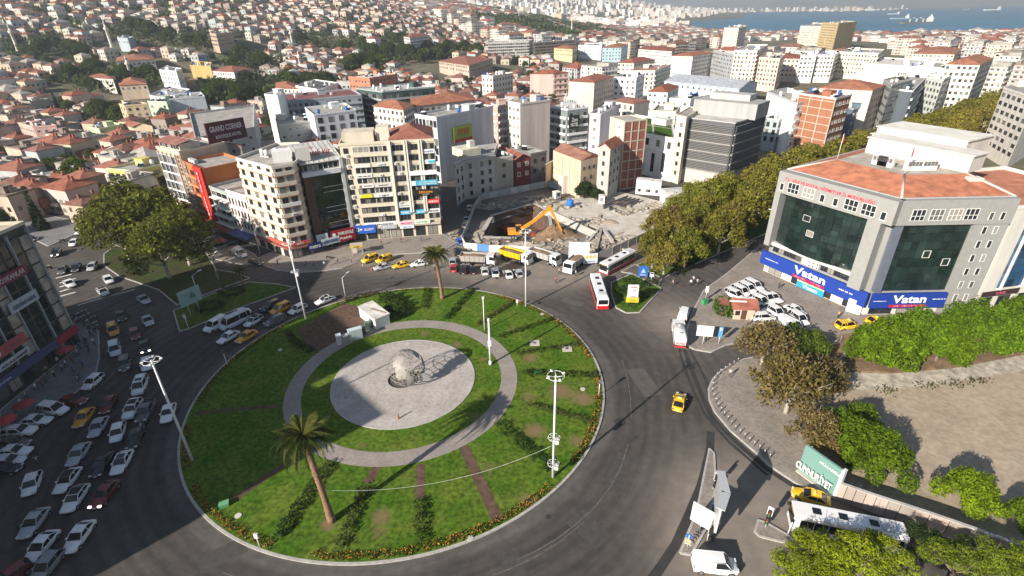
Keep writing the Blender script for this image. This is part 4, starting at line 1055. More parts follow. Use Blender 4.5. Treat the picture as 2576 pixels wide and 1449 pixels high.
b=MB();b.add([(*p,VH+.45)for p in P]+[(*p,VH+2.5)for p in INN],[(i,(i+1)%n,n+(i+1)%n,n+i)for i in range(n)])
b.build('roof','roof_tile',root,(.44,.175,.10))
for i in range(3):MB().tube((*P[i],VH+.5),(*INN[i],VH+2.55),.22,n=6).build('hip_cap','trim',root,(.6,.48,.42))
MB().prism(INN,VH+1.5,VH+2.5,mt=0).build('terrace','flat_roof',root,(.42,.38,.33))
b=MB()
for i in range(n):b.beam(P[i],P[(i+1)%n],.35,VH,VH+.62+.003*i)
b.build('parapet','trim',root,(.42,.42,.41))
UN=MB().box(-1.5,1.5,-.5,.5,0,1.9)
for i in range(4):UN.box(-1.35+i*.7,-.75+i*.7,-.54,-.5,.9,1.75,1)
um=UN.mesh('cooling_unit',['plain','steel_dark'])
for i,(s,t)in enumerate(((.28,.14),(.46,.12),(.68,.14),(.84,.2))):
 m0=Vector(INN[0]).lerp(Vector(INN[1]),.35+.6*s)if i<2 else Vector(INN[1]).lerp(Vector(INN[2]),(s-.6)*2.2)
 m0=m0.lerp(Vector((cx,cy)),.28)
 obj('cooling_unit',um,root,(.72,.71,.68),(m0.x,m0.y,VH+2.5),ang1 if i<2 else ang2v)
for(s,r_,hgt_,cl)in(((.35,.42),(10,2.6),3.2,(.66,.63,.57)),((.55,.72),(9,5),4.4,(.70,.67,.6)),((.2,.85),(6,4),2.6,(.6,.56,.5))):
 x=INN[1][0]+(INN[4][0]-INN[1][0])*s[1]+(INN[2][0]-INN[1][0])*s[0];y=INN[1][1]+(INN[4][1]-INN[1][1])*s[1]+(INN[2][1]-INN[1][1])*s[0]
 bb=MB().box(-r_[0],r_[0],-r_[1],r_[1],0,hgt_);bb.box(-r_[0]*.6,-r_[0]*.3,-r_[1]-.05,-r_[1],1,hgt_-1);bb.box(-r_[0]-.3,r_[0]+.3,-r_[1]-.3,r_[1]+.3,hgt_,hgt_+.25)
 obj('penthouse',bb.mesh('penthouse',['plaster']),root,cl,(x,y,VH+2.45),ang1)
for i,p in enumerate((INN[0],INN[1])):
 fp=thing('flagpole',('roof flagpole with rolled red flag near the curved facade' if i==0 else 'roof flagpole at the hip corner above the lettering'),'flagpole',(p[0]+VA[0]-a1[0],p[1]+VA[1]-a1[1],VH+2.5))
 MB().tube((0,0,0),(0,0,5.5),.07,.05,6).build('pole','white_metal',fp)
 MB().add([(0,0,5.4),(.45,.2,5.0),(.5,.1,3.6),(0,0,3.4),(.2,-.15,4.4)],[(0,1,4),(1,2,4),(2,3,4),(3,0,4)]).build('flag','tarp',fp,(.5,.03,.03))
MB().box(-1.3,1.3,-.7,.7,0,1.4).build('chimney_box','plaster',root,(.66,.6,.54),(P[2][0]-3.5,P[2][1]+6,VH+1.0),ang2v)
sign('red ministry lettering T.C. AİLE VE SOSYAL HİZMETLER along the grey parapet','',pt(VA,u1,n1,L1*.47,2.32,23.3),ang1,L1*.82,1.1,g1,(.62,.03,.06),lines=[('T.C. AİLE VE SOSYAL HİZMETLER İL MÜDÜRLÜĞÜ',.98,.75,0,0,(.65,.02,.06))],depth=.04)
BL=(.015,.05,.30)
RD=(.55,.01,.05)
sign('blue fascia with white Vatan COMPUTER lettering facing the forecourt','',pt(VA,u1,n1,L1*.5,.95,3.9),ang1,L1+1.2,3.2,BL,WHT,lines=[('Vatan',.30,.56,.0,.13,WHT),('▬▬▬▬',.30,.17,.0,-.34,RD),('COMPUTER',.26,.1,.0,-.335,WHT),('444 55 66',.12,.1,.33,.05,WHT),('vatanbilgisayar.com',.14,.08,-.38,.02,WHT)],depth=.6,bold=.03,name='shop_fascia')
sign('blue fascia with white Vatan COMPUTER lettering above the taxi row','',pt(VB,u2v,n2v,L2v*.345,1.0,3.9),ang2v,L2v*.7,3.2,BL,WHT,lines=[('Vatan',.46,.56,.0,.13,WHT),('▬▬▬▬',.50,.17,.0,-.34,RD),('COMPUTER',.4,.1,.0,-.335,WHT),('vatanbilgisayar.com',.18,.06,-.4,.02,WHT),('0850 222 56 56',.18,.06,.4,.1,WHT)],depth=.6,bold=.03,name='shop_fascia')
sign('yellow and sky blue Vatan banner under the fascia','',pt(VA,u1,n1,L1*.52,.75,1.3),ang1,6.4,2.0,(.03,.32,.62),WHT,lines=[('Vatan',.55,.42,0,-.15,WHT),('▬▬▬▬▬',1.0,.3,0,.35,(.72,.66,.15)),('1.500 TL',.4,.15,0,.34,(.12,.1,.05))],name='banner',depth=.1)
sign('white blank panel leaning at the building corner','',pt(VB,u1,n1,-1.2,1.2,1.7),ang1+.3,2.6,2.9,(.78,.78,.76),WHT,name='panel',cat='panel',depth=.4)
# --- blue glass neighbour at the frame edge
ZA,ZB=(93.33,91.41),(117.11,95.98)
root,P,loc=root_of('blue_glass_block','white framed block with blue glass at the frame edge','building',[ZA,ZB]+back(ZA,ZB,22),22,(.66,.64,.58),rcol=(.44,.19,.12))
a,b_=loc(ZA),loc(ZB);L,u,nn=wall_frame(a,b_);ang=math.atan2(u[1],u[0])
mat('blue_glass',(.02,.07,.14),rough=.08,spec=.7,rnd=.6)
pw=1.8
me=MB().box(-.87,.87,-.2,0,.03,1.57).mesh('glass_pane',['blue_glass'])
for i in range(int((L-5)/pw)):
 for k in range(9):obj('glass_pane',me,root,None,pt(a,u,nn,4.6+i*pw,.1,5.2+k*1.6),ang)
for i in range(4):MB().box(4.2+i*5.2,4.6+i*5.2,-.6,0,4.8,20).build('mullion','frame_white',root,None,pt(a,u,nn,0),ang)
for t in(2.5,7,12):window(root,pt(a,u,nn,t,0,.3),ang,3,2.8,'dark',True,'shop_window')
sign('dark brown fascia with pink patch on the edge block','KAFE',pt(ZA,u,nn,5.0,.3,4.1),ang,9,1.1,(.05,.03,.025),(.6,.1,.2),fit=.25)
# --- dark stone office at the shaded corner
DA,DB=(-84.6,36.0),(-84.6,86.6)
DH=24.6
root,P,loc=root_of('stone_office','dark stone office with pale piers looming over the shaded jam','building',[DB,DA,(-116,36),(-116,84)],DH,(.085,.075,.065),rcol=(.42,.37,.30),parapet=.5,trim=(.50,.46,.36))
a,b_=loc(DA),loc(DB);L,u,nn=wall_frame(a,b_);ang=math.atan2(u[1],u[0])
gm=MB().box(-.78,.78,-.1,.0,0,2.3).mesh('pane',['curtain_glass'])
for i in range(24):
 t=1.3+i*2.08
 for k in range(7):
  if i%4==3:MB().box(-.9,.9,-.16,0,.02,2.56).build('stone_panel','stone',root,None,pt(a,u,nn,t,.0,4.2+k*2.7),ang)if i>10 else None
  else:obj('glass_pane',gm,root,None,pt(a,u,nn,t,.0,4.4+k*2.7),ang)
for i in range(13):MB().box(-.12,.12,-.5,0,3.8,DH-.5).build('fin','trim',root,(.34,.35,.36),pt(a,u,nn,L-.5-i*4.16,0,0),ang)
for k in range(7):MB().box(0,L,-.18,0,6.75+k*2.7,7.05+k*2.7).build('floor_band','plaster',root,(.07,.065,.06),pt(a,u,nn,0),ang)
roof_clutter(root,[(p[0]*.9,p[1]*.9)for p in P],DH,random.Random(4),10,True,(.6,.55,.46))
def dsign(label,txt,t0,t1,z,ht,bg,fg,lines=None):sign(label,txt,pt(DA,u,nn,(t0+t1)/2,.55,z),ang,t1-t0,ht,bg,fg,lines=lines,depth=.2)
dsign('maroon board with pale capitals high on the stone office','SOYKANLAR',40,46.5,18.0,1.7,(.16,.03,.045),(.6,.5,.5))
dsign('pale grey board two storeys under the maroon one','ÖZDOĞAN HUKUK',40.4,46.2,13.2,1.9,(.42,.47,.52),(.1,.12,.16))
dsign('salmon red board with ring emblem on the stone office','',34.2,40.6,7.9,1.8,(.42,.10,.10),WHT,lines=[('O',.14,.6,-.36,0,WHT),('ÇAĞDAŞ',.5,.35,.1,0,(.25,.12,.16))])
dsign('white board with dark lettering below the salmon one','AKADEMİ',33.8,40.2,5.6,1.1,(.48,.50,.52),(.03,.03,.04))
dsign('long fascia fading from blue to red over the shaded shops','',27.0,50.4,3.4,1.5,(.06,.08,.17),WHT,lines=[('▬▬',.22,.98,.39,0,(.34,.03,.05)),('MEDİCAL CENTER',.3,.35,-.3,0,(.45,.5,.6))])
for i in range(9):window(root,pt(a,u,nn,28+i*2.6,0,.3),ang,2.2,2.4,'dark',True,'shop_window')
pr=sign('white poster board with a picture under the long fascia','',pt(DA,u,nn,23.5,1.6,3.2),ang-.3,4.2,4.2,(.50,.53,.55),WHT,lines=[('♣',.4,.45,0,0,(.12,.1,.1))],depth=.3)
sign('small bright white board at the frame edge by the shops','',pt(DA,u,nn,19.5,2.2,2.8),ang-.3,2.4,1.6,(.55,.60,.66),(.03,.05,.1),depth=.3)
# --- low shops and yellow house along the upper street
YP=[(-147.96,192.76),(-135.17,184.23),(-129.48,195.63)]
bld('yellow_house','yellow two storey house with grey roof terrace on the upper street','building',[(-141.0,183.0),(-129.6,179.1),(-122.7,188.6),(-134.1,192.4)],9,(.56,.50,.16),near=True,band=True,gap=2.6,ww=1.9,wh=1.2,style='dark',fl=3.0,rcol=(.36,.36,.35),shop=True,clutter=3,trim=(.60,.56,.30))
bld('low_shop','low grey green shop with dark roof terrace by the street lamp','building',[(-167.8,178.3),(-161.6,182.7),(-165.7,189.1),(-171.8,184.7)],6.5,(.36,.40,.38),near=True,gap=3,style='dark',ww=2.2,shop=True,ground=3.2,clutter=2,hut=False,rcol=(.45,.43,.40))
bld('low_shop','low shop with dark red front under the round plane trees','building',[(-162.3,184.5),(-156.3,190.2),(-162.8,197.2),(-168.8,191.5)],6,(.15,.055,.045),near=True,gap=3,style='dark',ww=2.,shop=True,ground=3.2,clutter=2,hut=False,rcol=(.34,.24,.20))
bld('low_shop','low brown shop with cream terrace at the frame edge','building',[(-171.1,169.2),(-166.1,175.9),(-175.8,187.1),(-180.8,180.4)],5.5,(.20,.17,.15),near=True,gap=3,style='dark',ww=2.,shop=True,ground=3.2,clutter=3,hut=False,rcol=(.45,.42,.36))
bld('station_shed','long shed with pale grey metal roof beside the yellow house','building',[(-152.6,197.7),(-145.9,203.1),(-161.2,224.2),(-168.0,218.8)],7.5,(.42,.40,.37),roof='gable',rcol=(.46,.44,.40),gap=5,rise=1.5)
bld('long_shed','long shed with rusty pale roof behind the yellow house','building',[(-142.0,197.3),(-133.9,203.9),(-148.7,225.3),(-156.8,218.8)],8,(.44,.40,.36),roof='gable',rcol=(.44,.40,.36),gap=5,rise=1.5)
# --- the quarter behind: blocks one can pick out
B_=dict
MIDS=[('pink apartment block with red roof and dark balcony side',[(14.7,376.5),(30.1,376.2),(40.8,381.9),(25.4,382.1)],18,(.66,.48,.42),B_(roof='hip',rcol=RED,only=(1,),band=True)),('blank beige gable block with red roof in the middle distance',[(35.5,327.4),(49.0,317.6),(64.7,343.2),(51.2,352.9)],19,(.64,.54,.44),B_(roof='hip',rcol=RED2,only=(1,))),('white block attached to the blank beige gable',[(65.5,346.0),(78.3,341.8),(88.8,364.8),(76.0,369.0)],18,(.74,.74,.74),B_()),('pinkish tower with a blank grey flank and white roof letters',[(-0.2,215.8),(4.4,209.4),(16.5,217.8),(12.0,224.2)],24,(.60,.52,.47),B_(only=(0,),near=True,gap=2.2)),('dark glass hotel with white storey bands and black sign',[(17.3,227.9),(23.7,219.3),(32.7,224.1),(26.3,232.7)],20,(.22,.25,.25),B_(band=True,near=True,trim=(.7,.7,.7),style='dark')),('pale lilac blank block with roof dome',[(32.9,221.1),(36.9,217.9),(48.8,241.3),(44.8,244.4)],18,(.47,.45,.50),B_(only=(0,),near=True)),('dark sided block with arched dark windows and maroon roof',[(48.5,257.5),(56.3,245.9),(65.5,255.4),(57.8,266.9)],18,(.58,.56,.50),B_(roof='hip',rcol=(.28,.13,.10),near=True,style='dark',wh=2.,only=(0,),rise=1.2)),('yellow white office with long maroon roof',[(86.4,401.0),(103.9,397.8),(128.2,444.7),(110.6,447.9)],16,(.72,.70,.60),B_(band=True,rcol=(.38,.22,.18))),('grey fronted block with wide red hip roof',[(89.2,462.1),(101.4,455.8),(123.7,477.4),(111.5,483.7)],17,(.66,.60,.52),B_(roof='hip',rcol=RED,rise=3)),('big white block with blank wall and red roof edge',[(137.2,479.2),(153.0,471.0),(179.7,500.4),(163.9,508.7)],20,(.80,.78,.74),B_(roof='hip',rcol=ORANGE,only=(1,))),('dark grey pair of narrow blocks behind the white one',[(177.9,494.4),(180.0,483.9),(180.5,452.2),(178.4,462.6)],22,(.36,.37,.38),B_()),('tall cream apartment with white balcony bands',[(177.2,446.6),(191.3,438.2),(228.3,503.5),(214.2,511.9)],25,(.66,.62,.55),B_(band=True,gap=2.4)),('long pale blue hall with ribbed grey roof',[(105.6,376.9),(138.3,331.8),(162.6,363.4),(129.9,408.5)],12,(.56,.66,.72),B_(roof='gable',rcol=(.40,.42,.46),gap=4,rise=3,only=(0,))),('small white house with red roof by the pale blue hall',[(77.7,308.2),(87.5,303.6),(100.0,325.6),(90.1,330.2)],15,(.76,.75,.72),B_(roof='hip',rcol=RED,near=True,gap=2.4)),('plain white block stepping down to the louvred office',[(77.2,263.3),(86.0,259.7),(99.0,272.3),(90.2,276.0)],17,(.80,.79,.77),B_(near=True,only=(0,),gap=4)),('cream rooftop house with broken red tiles',[(60.5,229.7),(69.4,225.8),(76.2,242.3),(67.3,246.2)],17,(.74,.68,.50),B_(near=True,gap=3.6,clutter=1)),('white school block next to the car park',[(84.1,682.3),(109.0,667.0),(121.4,710.8),(96.5,726.1)],14,(.74,.77,.80),B_()),('sky blue block with red roof beside the white school',[(104.1,628.8),(124.7,629.5),(141.7,676.1),(121.1,675.4)],17,(.44,.60,.68),B_(roof='hip',rcol=ORANGE)),('white banded wing of the multi-storey car park',[(-23.3,623.5),(23.6,638.2),(29.7,677.9),(-17.2,663.1)],16,(.62,.58,.54),B_(band=True,gap=2.2,ww=1.9,wh=1.7,trim=(.72,.68,.64))),('dark banded wing of the multi-storey car park',[(29.5,641.8),(81.0,689.9),(90.5,724.0),(38.9,675.9)],16,(.30,.27,.25),B_(band=True,gap=2.2,ww=1.9,wh=1.7,trim=(.48,.44,.40))),('ochre house with red roof in front of the car park',[(52.6,647.8),(70.5,622.9),(81.0,667.6),(63.1,692.5)],12,(.60,.50,.30),B_(roof='hip',rcol=ORANGE)),('white apartment row with red dormer roofs',[(140.5,616.0),(164.2,572.4),(182.7,623.4),(159.0,667.0)],17,(.78,.76,.72),B_(roof='hip',rcol=RED,gap=2.2)),('cream apartment with five long balcony bands',[(278.6,478.8),(296.7,456.0),(326.2,495.0),(308.1,517.8)],20,(.74,.68,.54),B_(band=True,gap=2.2)),('white apartment with rows of small windows beside the cream bands',[(246.2,452.0),(258.1,449.0),(281.1,482.8),(269.2,485.8)],20,(.78,.76,.72),B_(gap=2.2)),('white apartment twin, its left neighbour with a dark side',[(232.3,451.3),(243.4,448.6),(263.4,482.9),(252.2,485.6)],20,(.76,.73,.70),B_(gap=2.2)),('beige apartment with paired windows and stair tower',[(213.8,467.2),(233.7,454.5),(252.8,487.8),(233.0,500.5)],18,(.66,.54,.46),B_(roof='hip',rcol=RED,gap=2.6)),('long low white hall with curved roof edge',[(279.6,440.1),(299.4,410.6),(342.0,462.7),(322.2,492.2)],14,(.78,.74,.68),B_(only=(1,),rcol=(.62,.59,.55))),('cream mansion with wide red hip roof near the port',[(379.7,533.4),(406.1,516.5),(459.4,579.1),(433.1,596.0)],14,(.70,.62,.52),B_(roof='hip',rcol=ORANGE,rise=3)),('tall white tower with vertical fins and red roof on the boulevard',[(225.0,289.8),(237.0,282.8),(268.0,312.4),(256.1,319.3)],28,(.76,.72,.64),B_(roof='hip',rcol=ORANGE,gap=2.1,rise=2.5)),('white terrace block next to the finned tower',[(232.3,318.9),(234.5,296.3),(257.8,323.4),(255.7,346.1)],24,(.76,.74,.70),B_(only=(1,))),('grey glass block on the boulevard corner',[(175.1,259.9),(166.5,240.9),(187.4,257.9),(196.0,276.9)],24,(.40,.40,.38),B_(gap=2.6,ww=2,near=False)),('dark blue glass block with white slab edges',[(174.9,251.8),(178.6,243.5),(218.9,292.1),(215.2,300.5)],21,(.10,.12,.14),B_(band=True,trim=(.7,.7,.68),only=(1,))),('green white office with open top storey',[(212.7,283.8),(211.4,270.4),(231.8,291.5),(233.1,304.8)],22,(.56,.60,.56),B_(gap=2.4)),('large beige block with long red roof behind the boulevard trees',[(139.9,249.0),(157.3,238.5),(171.5,252.7),(154.1,263.2)],23,(.66,.56,.48),B_(roof='hip',rcol=ORANGE,only=(1,),rise=3)),('red brick block with white framed face over the planes',[(117.1,222.0),(123.7,207.4),(134.9,216.3),(128.3,231.0)],24,(.34,.15,.085),B_(only=(1,),near=True,gap=2.8,ww=2.,trim=(.6,.58,.55),rcol=RED2)),('slate blue house with square windows over the planes',[(150.7,242.1),(150.0,236.9),(164.3,247.1),(165.1,252.3)],15,(.13,.19,.24),B_(near=True,gap=3.2,trim=(.4,.44,.46))),('plain white corner block with grey banded flank',[(117.4,250.6),(114.5,216.9),(128.8,227.7),(131.8,261.4)],21,(.80,.80,.79),B_(only=(1,),near=True,band=True,trim=(.5,.52,.54),style='dark')),('grey finned office below the plain white corner block',[(109.7,230.7),(113.6,226.7),(122.4,233.1),(118.5,237.1)],13,(.38,.42,.44),B_(near=True,gap=1.8,style='dark',wh=2.)),('pale banded block cut by the frame edge above the planes',[(196.8,219.5),(186.5,193.4),(232.3,229.2),(242.6,255.3)],25,(.66,.62,.56),B_(near=True,gap=4,ww=2.6,style='dark',only=(0,),rcol=(.30,.28,.26))),('ochre windowless tower by the waterfront',[(417.0,773.7),(414.5,729.8),(476.6,796.2),(479.1,840.1)],34,(.58,.44,.22),B_(only=(0,),hut=False)),('white waterfront hotel with stepped roof',[(446.4,887.0),(452.9,839.9),(542.0,965.7),(535.5,1012.9)],27,(.76,.70,.60),B_(band=True)),('slim apartment with red cap close to the water',[(289.0,775.9),(299.0,752.6),(342.9,835.9),(333.0,859.1)],30,(.74,.66,.58),B_(band=True)),('beige tower with small dark windows above the white corner block',[(184.1,416.1),(191.9,400.4),(214.0,439.5),(206.1,455.3)],22,(.66,.54,.44),B_(gap=2.6)),('long slate grey office with maroon deck roof',[(-106.3,263.8),(-74.2,280.6),(-85.7,304.8),(-117.9,288.0)],19,(.30,.34,.38),B_(rcol=(.22,.10,.10),band=True,trim=(.36,.39,.42),gap=2.4,clutter=3)),('bright white stair tower with dark flank',[(-113.0,257.8),(-104.7,251.7),(-104.4,260.5),(-112.7,266.7)],23,(.80,.79,.76),B_(only=())),('white hotel with square dark windows in three columns',[(-82.0,229.8),(-67.2,240.9),(-77.8,261.0),(-92.5,249.8)],18,(.74,.76,.78),B_(near=True,gap=4.4,ww=2.1,wh=2.2,style='dark',fl=3.4,only=(0,),clutter=7)),('low cluttered terrace with blue water tanks',[(-100.4,235.6),(-88.0,245.4),(-97.0,264.8),(-109.4,255.0)],13,(.44,.44,.42),B_(near=True,gap=3,clutter=8)),('dark green glass office with grey eaves and crowded roof',[(-81.6,299.5),(-64.3,283.2),(-39.2,298.2),(-56.5,314.4)],20,(.05,.09,.085),B_(band=True,trim=(.34,.37,.37),gap=1.7,ww=1.4,wh=1.8,clutter=9,rcol=(.5,.5,.47),top=2)),('cream rounded block with white balcony bands and red roof',[(-60.9,247.8),(-45.3,235.3),(-43.2,250.2),(-58.8,262.7)],19,(.62,.56,.50),B_(band=True,roof='hip',rcol=ORANGE,trim=(.78,.74,.68),gap=2.4)),('long red roofed tenement behind the stained blank wall',[(-44.0,250.1),(-16.4,268.2),(-20.8,294.0),(-48.4,275.8)],18,(.46,.44,.42),B_(roof='hip',rcol=ORANGE,rise=2.6)),('pale grey block with glazed corner carrying the yellow board',[(-33.8,196.3),(-25.2,189.2),(-6.0,211.5),(-14.6,218.6)],23,(.52,.53,.55),B_(near=True,only=(0,),gap=1.7,ww=1.6,wh=2.3,style='dark',clutter=6)),('apartment with red brown loggias next to the pinkish tower',[(-7.5,239.3),(-4.6,230.5),(1.2,238.2),(-1.7,247.0)],20,(.54,.38,.32),B_(near=True,band=True,trim=(.7,.6,.55))),('orange brown block under a long white roof',[(-111.0,392.1),(-93.5,379.8),(-79.2,404.2),(-96.7,416.5)],15,(.50,.20,.12),B_(rcol=(.66,.64,.58),gap=2.8)),('pale concrete block with stepped roof rooms',[(-17.1,367.7),(-9.7,361.8),(3.3,378.6),(-4.1,384.4)],18,(.64,.62,.54),B_(gap=2.8)),('brick red market hall with twin roofs',[(-62.0,514.2),(-31.9,465.6),(-13.7,528.2),(-43.8,576.8)],10,(.46,.38,.30),B_(roof='hip',rcol=RED2,rise=3)),('grey schoolhouse with red roof above the ruins',[(-109.4,614.0),(-98.1,585.8),(-84.6,630.3),(-95.9,658.6)],16,(.66,.66,.64),B_(roof='hip',rcol=RED,gap=2.2)),('white villa with porch among dark trees',[(-153.6,632.4),(-139.0,611.6),(-139.5,643.8),(-154.1,664.6)],10,(.78,.76,.72),B_(roof='hip',rcol=RED)),('blank pale blue grey gable wall in the old quarter',[(-196.0,320.9),(-180.2,329.8),(-193.0,350.0),(-208.7,341.1)],12,(.50,.54,.58),B_(only=())),('sand coloured tenement with bright flank and pipe',[(-214.6,304.7),(-207.5,298.4),(-197.6,302.6),(-204.7,308.9)],13,(.52,.41,.27),B_(gap=3)),('mint green tenement beside the sand coloured one',[(-206.2,316.4),(-193.6,313.4),(-196.5,324.1),(-209.1,327.1)],12,(.46,.56,.44),B_(gap=4)),('lime green house with one small window',[(-203.5,262.7),(-194.6,257.1),(-190.6,268.4),(-199.5,274.0)],9,(.50,.58,.34),B_(only=(1,),gap=6,near=True)),('sand coloured house with paired windows beside the lime one',[(-193.1,271.7),(-184.0,264.7),(-174.9,265.8),(-184.1,272.8)],9,(.58,.47,.32),B_(gap=3,near=True,roof='gable',rcol=RED2,rise=1.4)),('pink house with tall bright flank in the old quarter',[(-244.0,270.9),(-227.3,259.3),(-218.6,262.4),(-235.3,273.9)],10,(.56,.34,.30),B_(gap=2.6,near=True)),('white gabled house with dark square windows',[(-220.9,342.7),(-234.8,389.3),(-209.6,368.1),(-195.7,321.4)],10,(.66,.68,.70),B_(gap=4)),('white tower house with roof boxes in the old quarter',[(-251.4,409.8),(-231.3,395.9),(-239.9,418.7),(-260.0,432.6)],13,(.70,.71,.71),B_(gap=3.4)),('ochre house under a wide orange hip roof',[(-260.5,376.1),(-245.5,382.1),(-265.4,412.2),(-280.4,406.2)],8,(.50,.40,.30),B_(roof='hip',rcol=ORANGE,rise=2.6)),('pale green house with orange roof by the konak trees',[(-298.8,403.5),(-269.8,385.4),(-284.2,410.8),(-313.3,428.9)],8,(.60,.58,.52),B_(roof='hip',rcol=RED2,rise=1.8)),('white mansion with orange double roof under the minaret',[(-297.7,435.7),(-278.1,451.8),(-306.3,496.0),(-325.9,479.9)],9,(.70,.66,.58),B_(roof='hip',rcol=ORANGE,rise=2.6)),('yellow market hall with curved side',[(-250.9,450.3),(-226.4,433.9),(-246.2,475.1),(-270.6,491.4)],8,(.42,.32,.13),B_(only=(),rcol=(.55,.48,.32))),('white mansion with broad red roof and tall windows',[(-226.2,434.4),(-202.7,419.2),(-201.3,447.5),(-224.7,462.6)],10,(.72,.69,.62),B_(roof='hip',rcol=RED2,rise=3)),('brown striped tenement on the slope',[(-278.3,547.4),(-262.5,527.4),(-269.1,574.8),(-284.8,594.8)],14,(.42,.33,.24),B_(gap=2.2)),('teal blue house high on the slope',[(-346.4,518.5),(-329.9,507.0),(-342.6,536.3),(-359.1,547.8)],9,(.36,.42,.46),B_(only=(0,))),('white block with red roof and terrace at the bazaar edge',[(-141.2,372.1),(-118.3,349.8),(-117.1,385.2),(-140.0,407.6)],12,(.76,.75,.72),B_(gap=4,rcol=(.12,.12,.12))),('red roofed house with round white end behind the white block',[(-155.9,375.3),(-138.4,368.9),(-150.4,399.9),(-167.9,406.3)],10,(.70,.64,.54),B_(roof='hip',rcol=ORANGE)),]
HAND=[]
for lab,poly,h,wall,kw in MIDS:
 bld('apartment_building' if h>11 else 'town_house',lab,'building',poly,h,wall,z0=terrain(sum(p[0]for p in poly)/4,sum(p[1]for p in poly)/4),**kw)
 HAND.append((poly,h))
_b=[o for o in COL.objects if o.get('label','').startswith('red brick block with')][0]
_p=ccw([m for m in MIDS if m[0].startswith('red brick block with')][0][1]);_q=[m for m in MIDS if m[0].startswith('red brick block with')][0][1]
L,u,nn=wall_frame(_q[0],_q[1]);_a=(_q[0][0]-_b.location.x,_q[0][1]-_b.location.y)
for k in range(8):MB().box(0,L,-.12,0,2.6+k*2.9,2.9+k*2.9).build('floor_band','plaster',_b,(.5,.42,.34),(*_a,0),math.atan2(u[1],u[0]))
for t in(0,.33,.66,1):MB().box(L*t-.2,L*t+.2,-.16,0,0,24).build('pilaster','plaster',_b,(.5,.42,.34),(*_a,0),math.atan2(u[1],u[0]))
SAFE=[((-105,60),80),((-18,72),75),((70,90),62),((-60,140),42),((-30,145),30),((10,150),45),((45,165),40)]
BYL={m[0]:m for m in MIDS}
def on_block(lab,e,t,z,off=.1):
 P_=ccw(BYL[lab][1]);a_,b_=BYL[lab][1][e],BYL[lab][1][e+1]
 return on_wall(a_,b_,t,z,off)
zp,za=on_block('pale grey block with glazed corner carrying the yellow board',1,.40,16.2,.3)
sign('lime and red roof board reading ZEYBEK','',zp,za,9.5,5.6,(.36,.46,.06),WHT,lines=[('ZEYBEK',.72,.36,.02,.14,(.52,.05,.02)),('▬▬▬▬▬',.98,.2,0,-.4,(.55,.04,.04)),('OTELİ 444 0 555',.7,.1,0,-.37,(.75,.7,.6)),('tüm kampanyalar',.7,.1,.0,-.12,(.15,.3,.1))],depth=.5)
zp,za=on_block('dark glass hotel with white storey bands and black sign',1,.25,15.5,1.0)
sign('black hotel board with pale lettering on the banded hotel','',zp,za,5.0,5.2,(.015,.017,.016),WHT,lines=[('Zara',.6,.3,.02,.18,(.6,.6,.58)),('HOTEL',.74,.28,.02,-.2,(.66,.66,.64))],depth=.4)
zb=(25.05,224.17)
sg=thing('roof_lettering','white ZARA HOTEL letters standing on the banded hotel roof','sign',(zb[0],zb[1],22.5),.1)
obj('lettering',text_mesh('ZARA',5,1.5,'plain',.2,.02),sg,(.75,.75,.72),(0,0,2.5));obj('lettering',text_mesh('HOTEL',5.5,1.5,'plain',.2,.02),sg,(.75,.75,.72),(.3,0,.9))
MB().box(-3,3,.1,.2,-2.4,.1).box(-2.6,-2.5,.1,.2,0,3.2).box(2.5,2.6,.1,.2,0,3.2).build('rail','steel',sg)
def minaret(p,h,label,r=1.15):
 t=thing('minaret',label,'minaret',(p[0],p[1],terrain(*p)))
 MB().lathe([(r*1.35,0),(r*1.35,h*.14),(r,h*.18),(r*.9,h*.66),(r*1.5,h*.68),(r*1.5,h*.72),(r*.75,h*.72),(r*.7,h*.84)],n=12).build('shaft','plaster',t,(.66,.62,.54))
 MB().lathe([(r*.85,h*.84),(r*.5,h*.92),(.05,h)],n=12).build('cone','plain',t,(.45,.46,.47))
 MB().ring(r*1.35,r*1.55,h*.72,h*.75,(0,0),12).build('balcony','plaster',t,(.66,.62,.54))
mp=(-165.99,438.26)
ms=thing('mosque','small mosque with grey dome beside its white minaret','mosque',(mp[0],mp[1],terrain(*mp)))
MB().box(-7,7,-7,7,0,6.5).build('wall','plaster',ms,(.62,.64,.64))
MB().lathe([(6.2,6.5),(6.2,7.6),(5.6,9.4),(4.2,11.2),(2.2,12.3),(.1,12.7)],n=20).build('dome','plain',ms,(.36,.40,.42))
for i in range(4):window(ms,(-4.5+i*3,-7,2.2),0,1.2,2.2,'dark')
minaret((-178.21,489.67),19,'white minaret beside the grey domed mosque')
minaret((-351.4,515.24),25,'tall pale minaret high in the old quarter')
minaret((-283.84,426.62),19,'slender minaret in front of the white mansion')
minaret((-397.48,470.5),22,'grey minaret close to the frame edge on the slope')
minaret((-224.44,605.72),20,'slim white minaret above the bazaar roofs')
minaret((119.37,1076.95),34,'thin white minaret behind the car park')
SUNA=math.radians(46.5)
ud,vd_=(math.sin(SUNA),math.cos(SUNA)),(math.cos(SUNA),-math.sin(SUNA))
def uv(u_,v_):return(ud[0]*u_+vd_[0]*v_,ud[1]*u_+vd_[1]*v_)
bld('apartment_building','apartment block south of the square throwing the near edge of the shade','building',[uv(-46,-60.5),uv(-34,-60.5),uv(-34,-74),uv(-46,-74)],29.6,CREAM,hut=False,clutter=0)
bld('apartment_building','apartment block south of the square throwing the deep middle shade','building',[uv(-52,-76),uv(-34,-76),uv(-34,-97),uv(-52,-97)],33.8,GREY,hut=False,clutter=0)
bld('apartment_building','apartment block on the side street south of the stone office','building',[uv(-60,-98),uv(-42,-98),uv(-42,-122),uv(-60,-122)],37.5,BEIGE,hut=False,clutter=0)
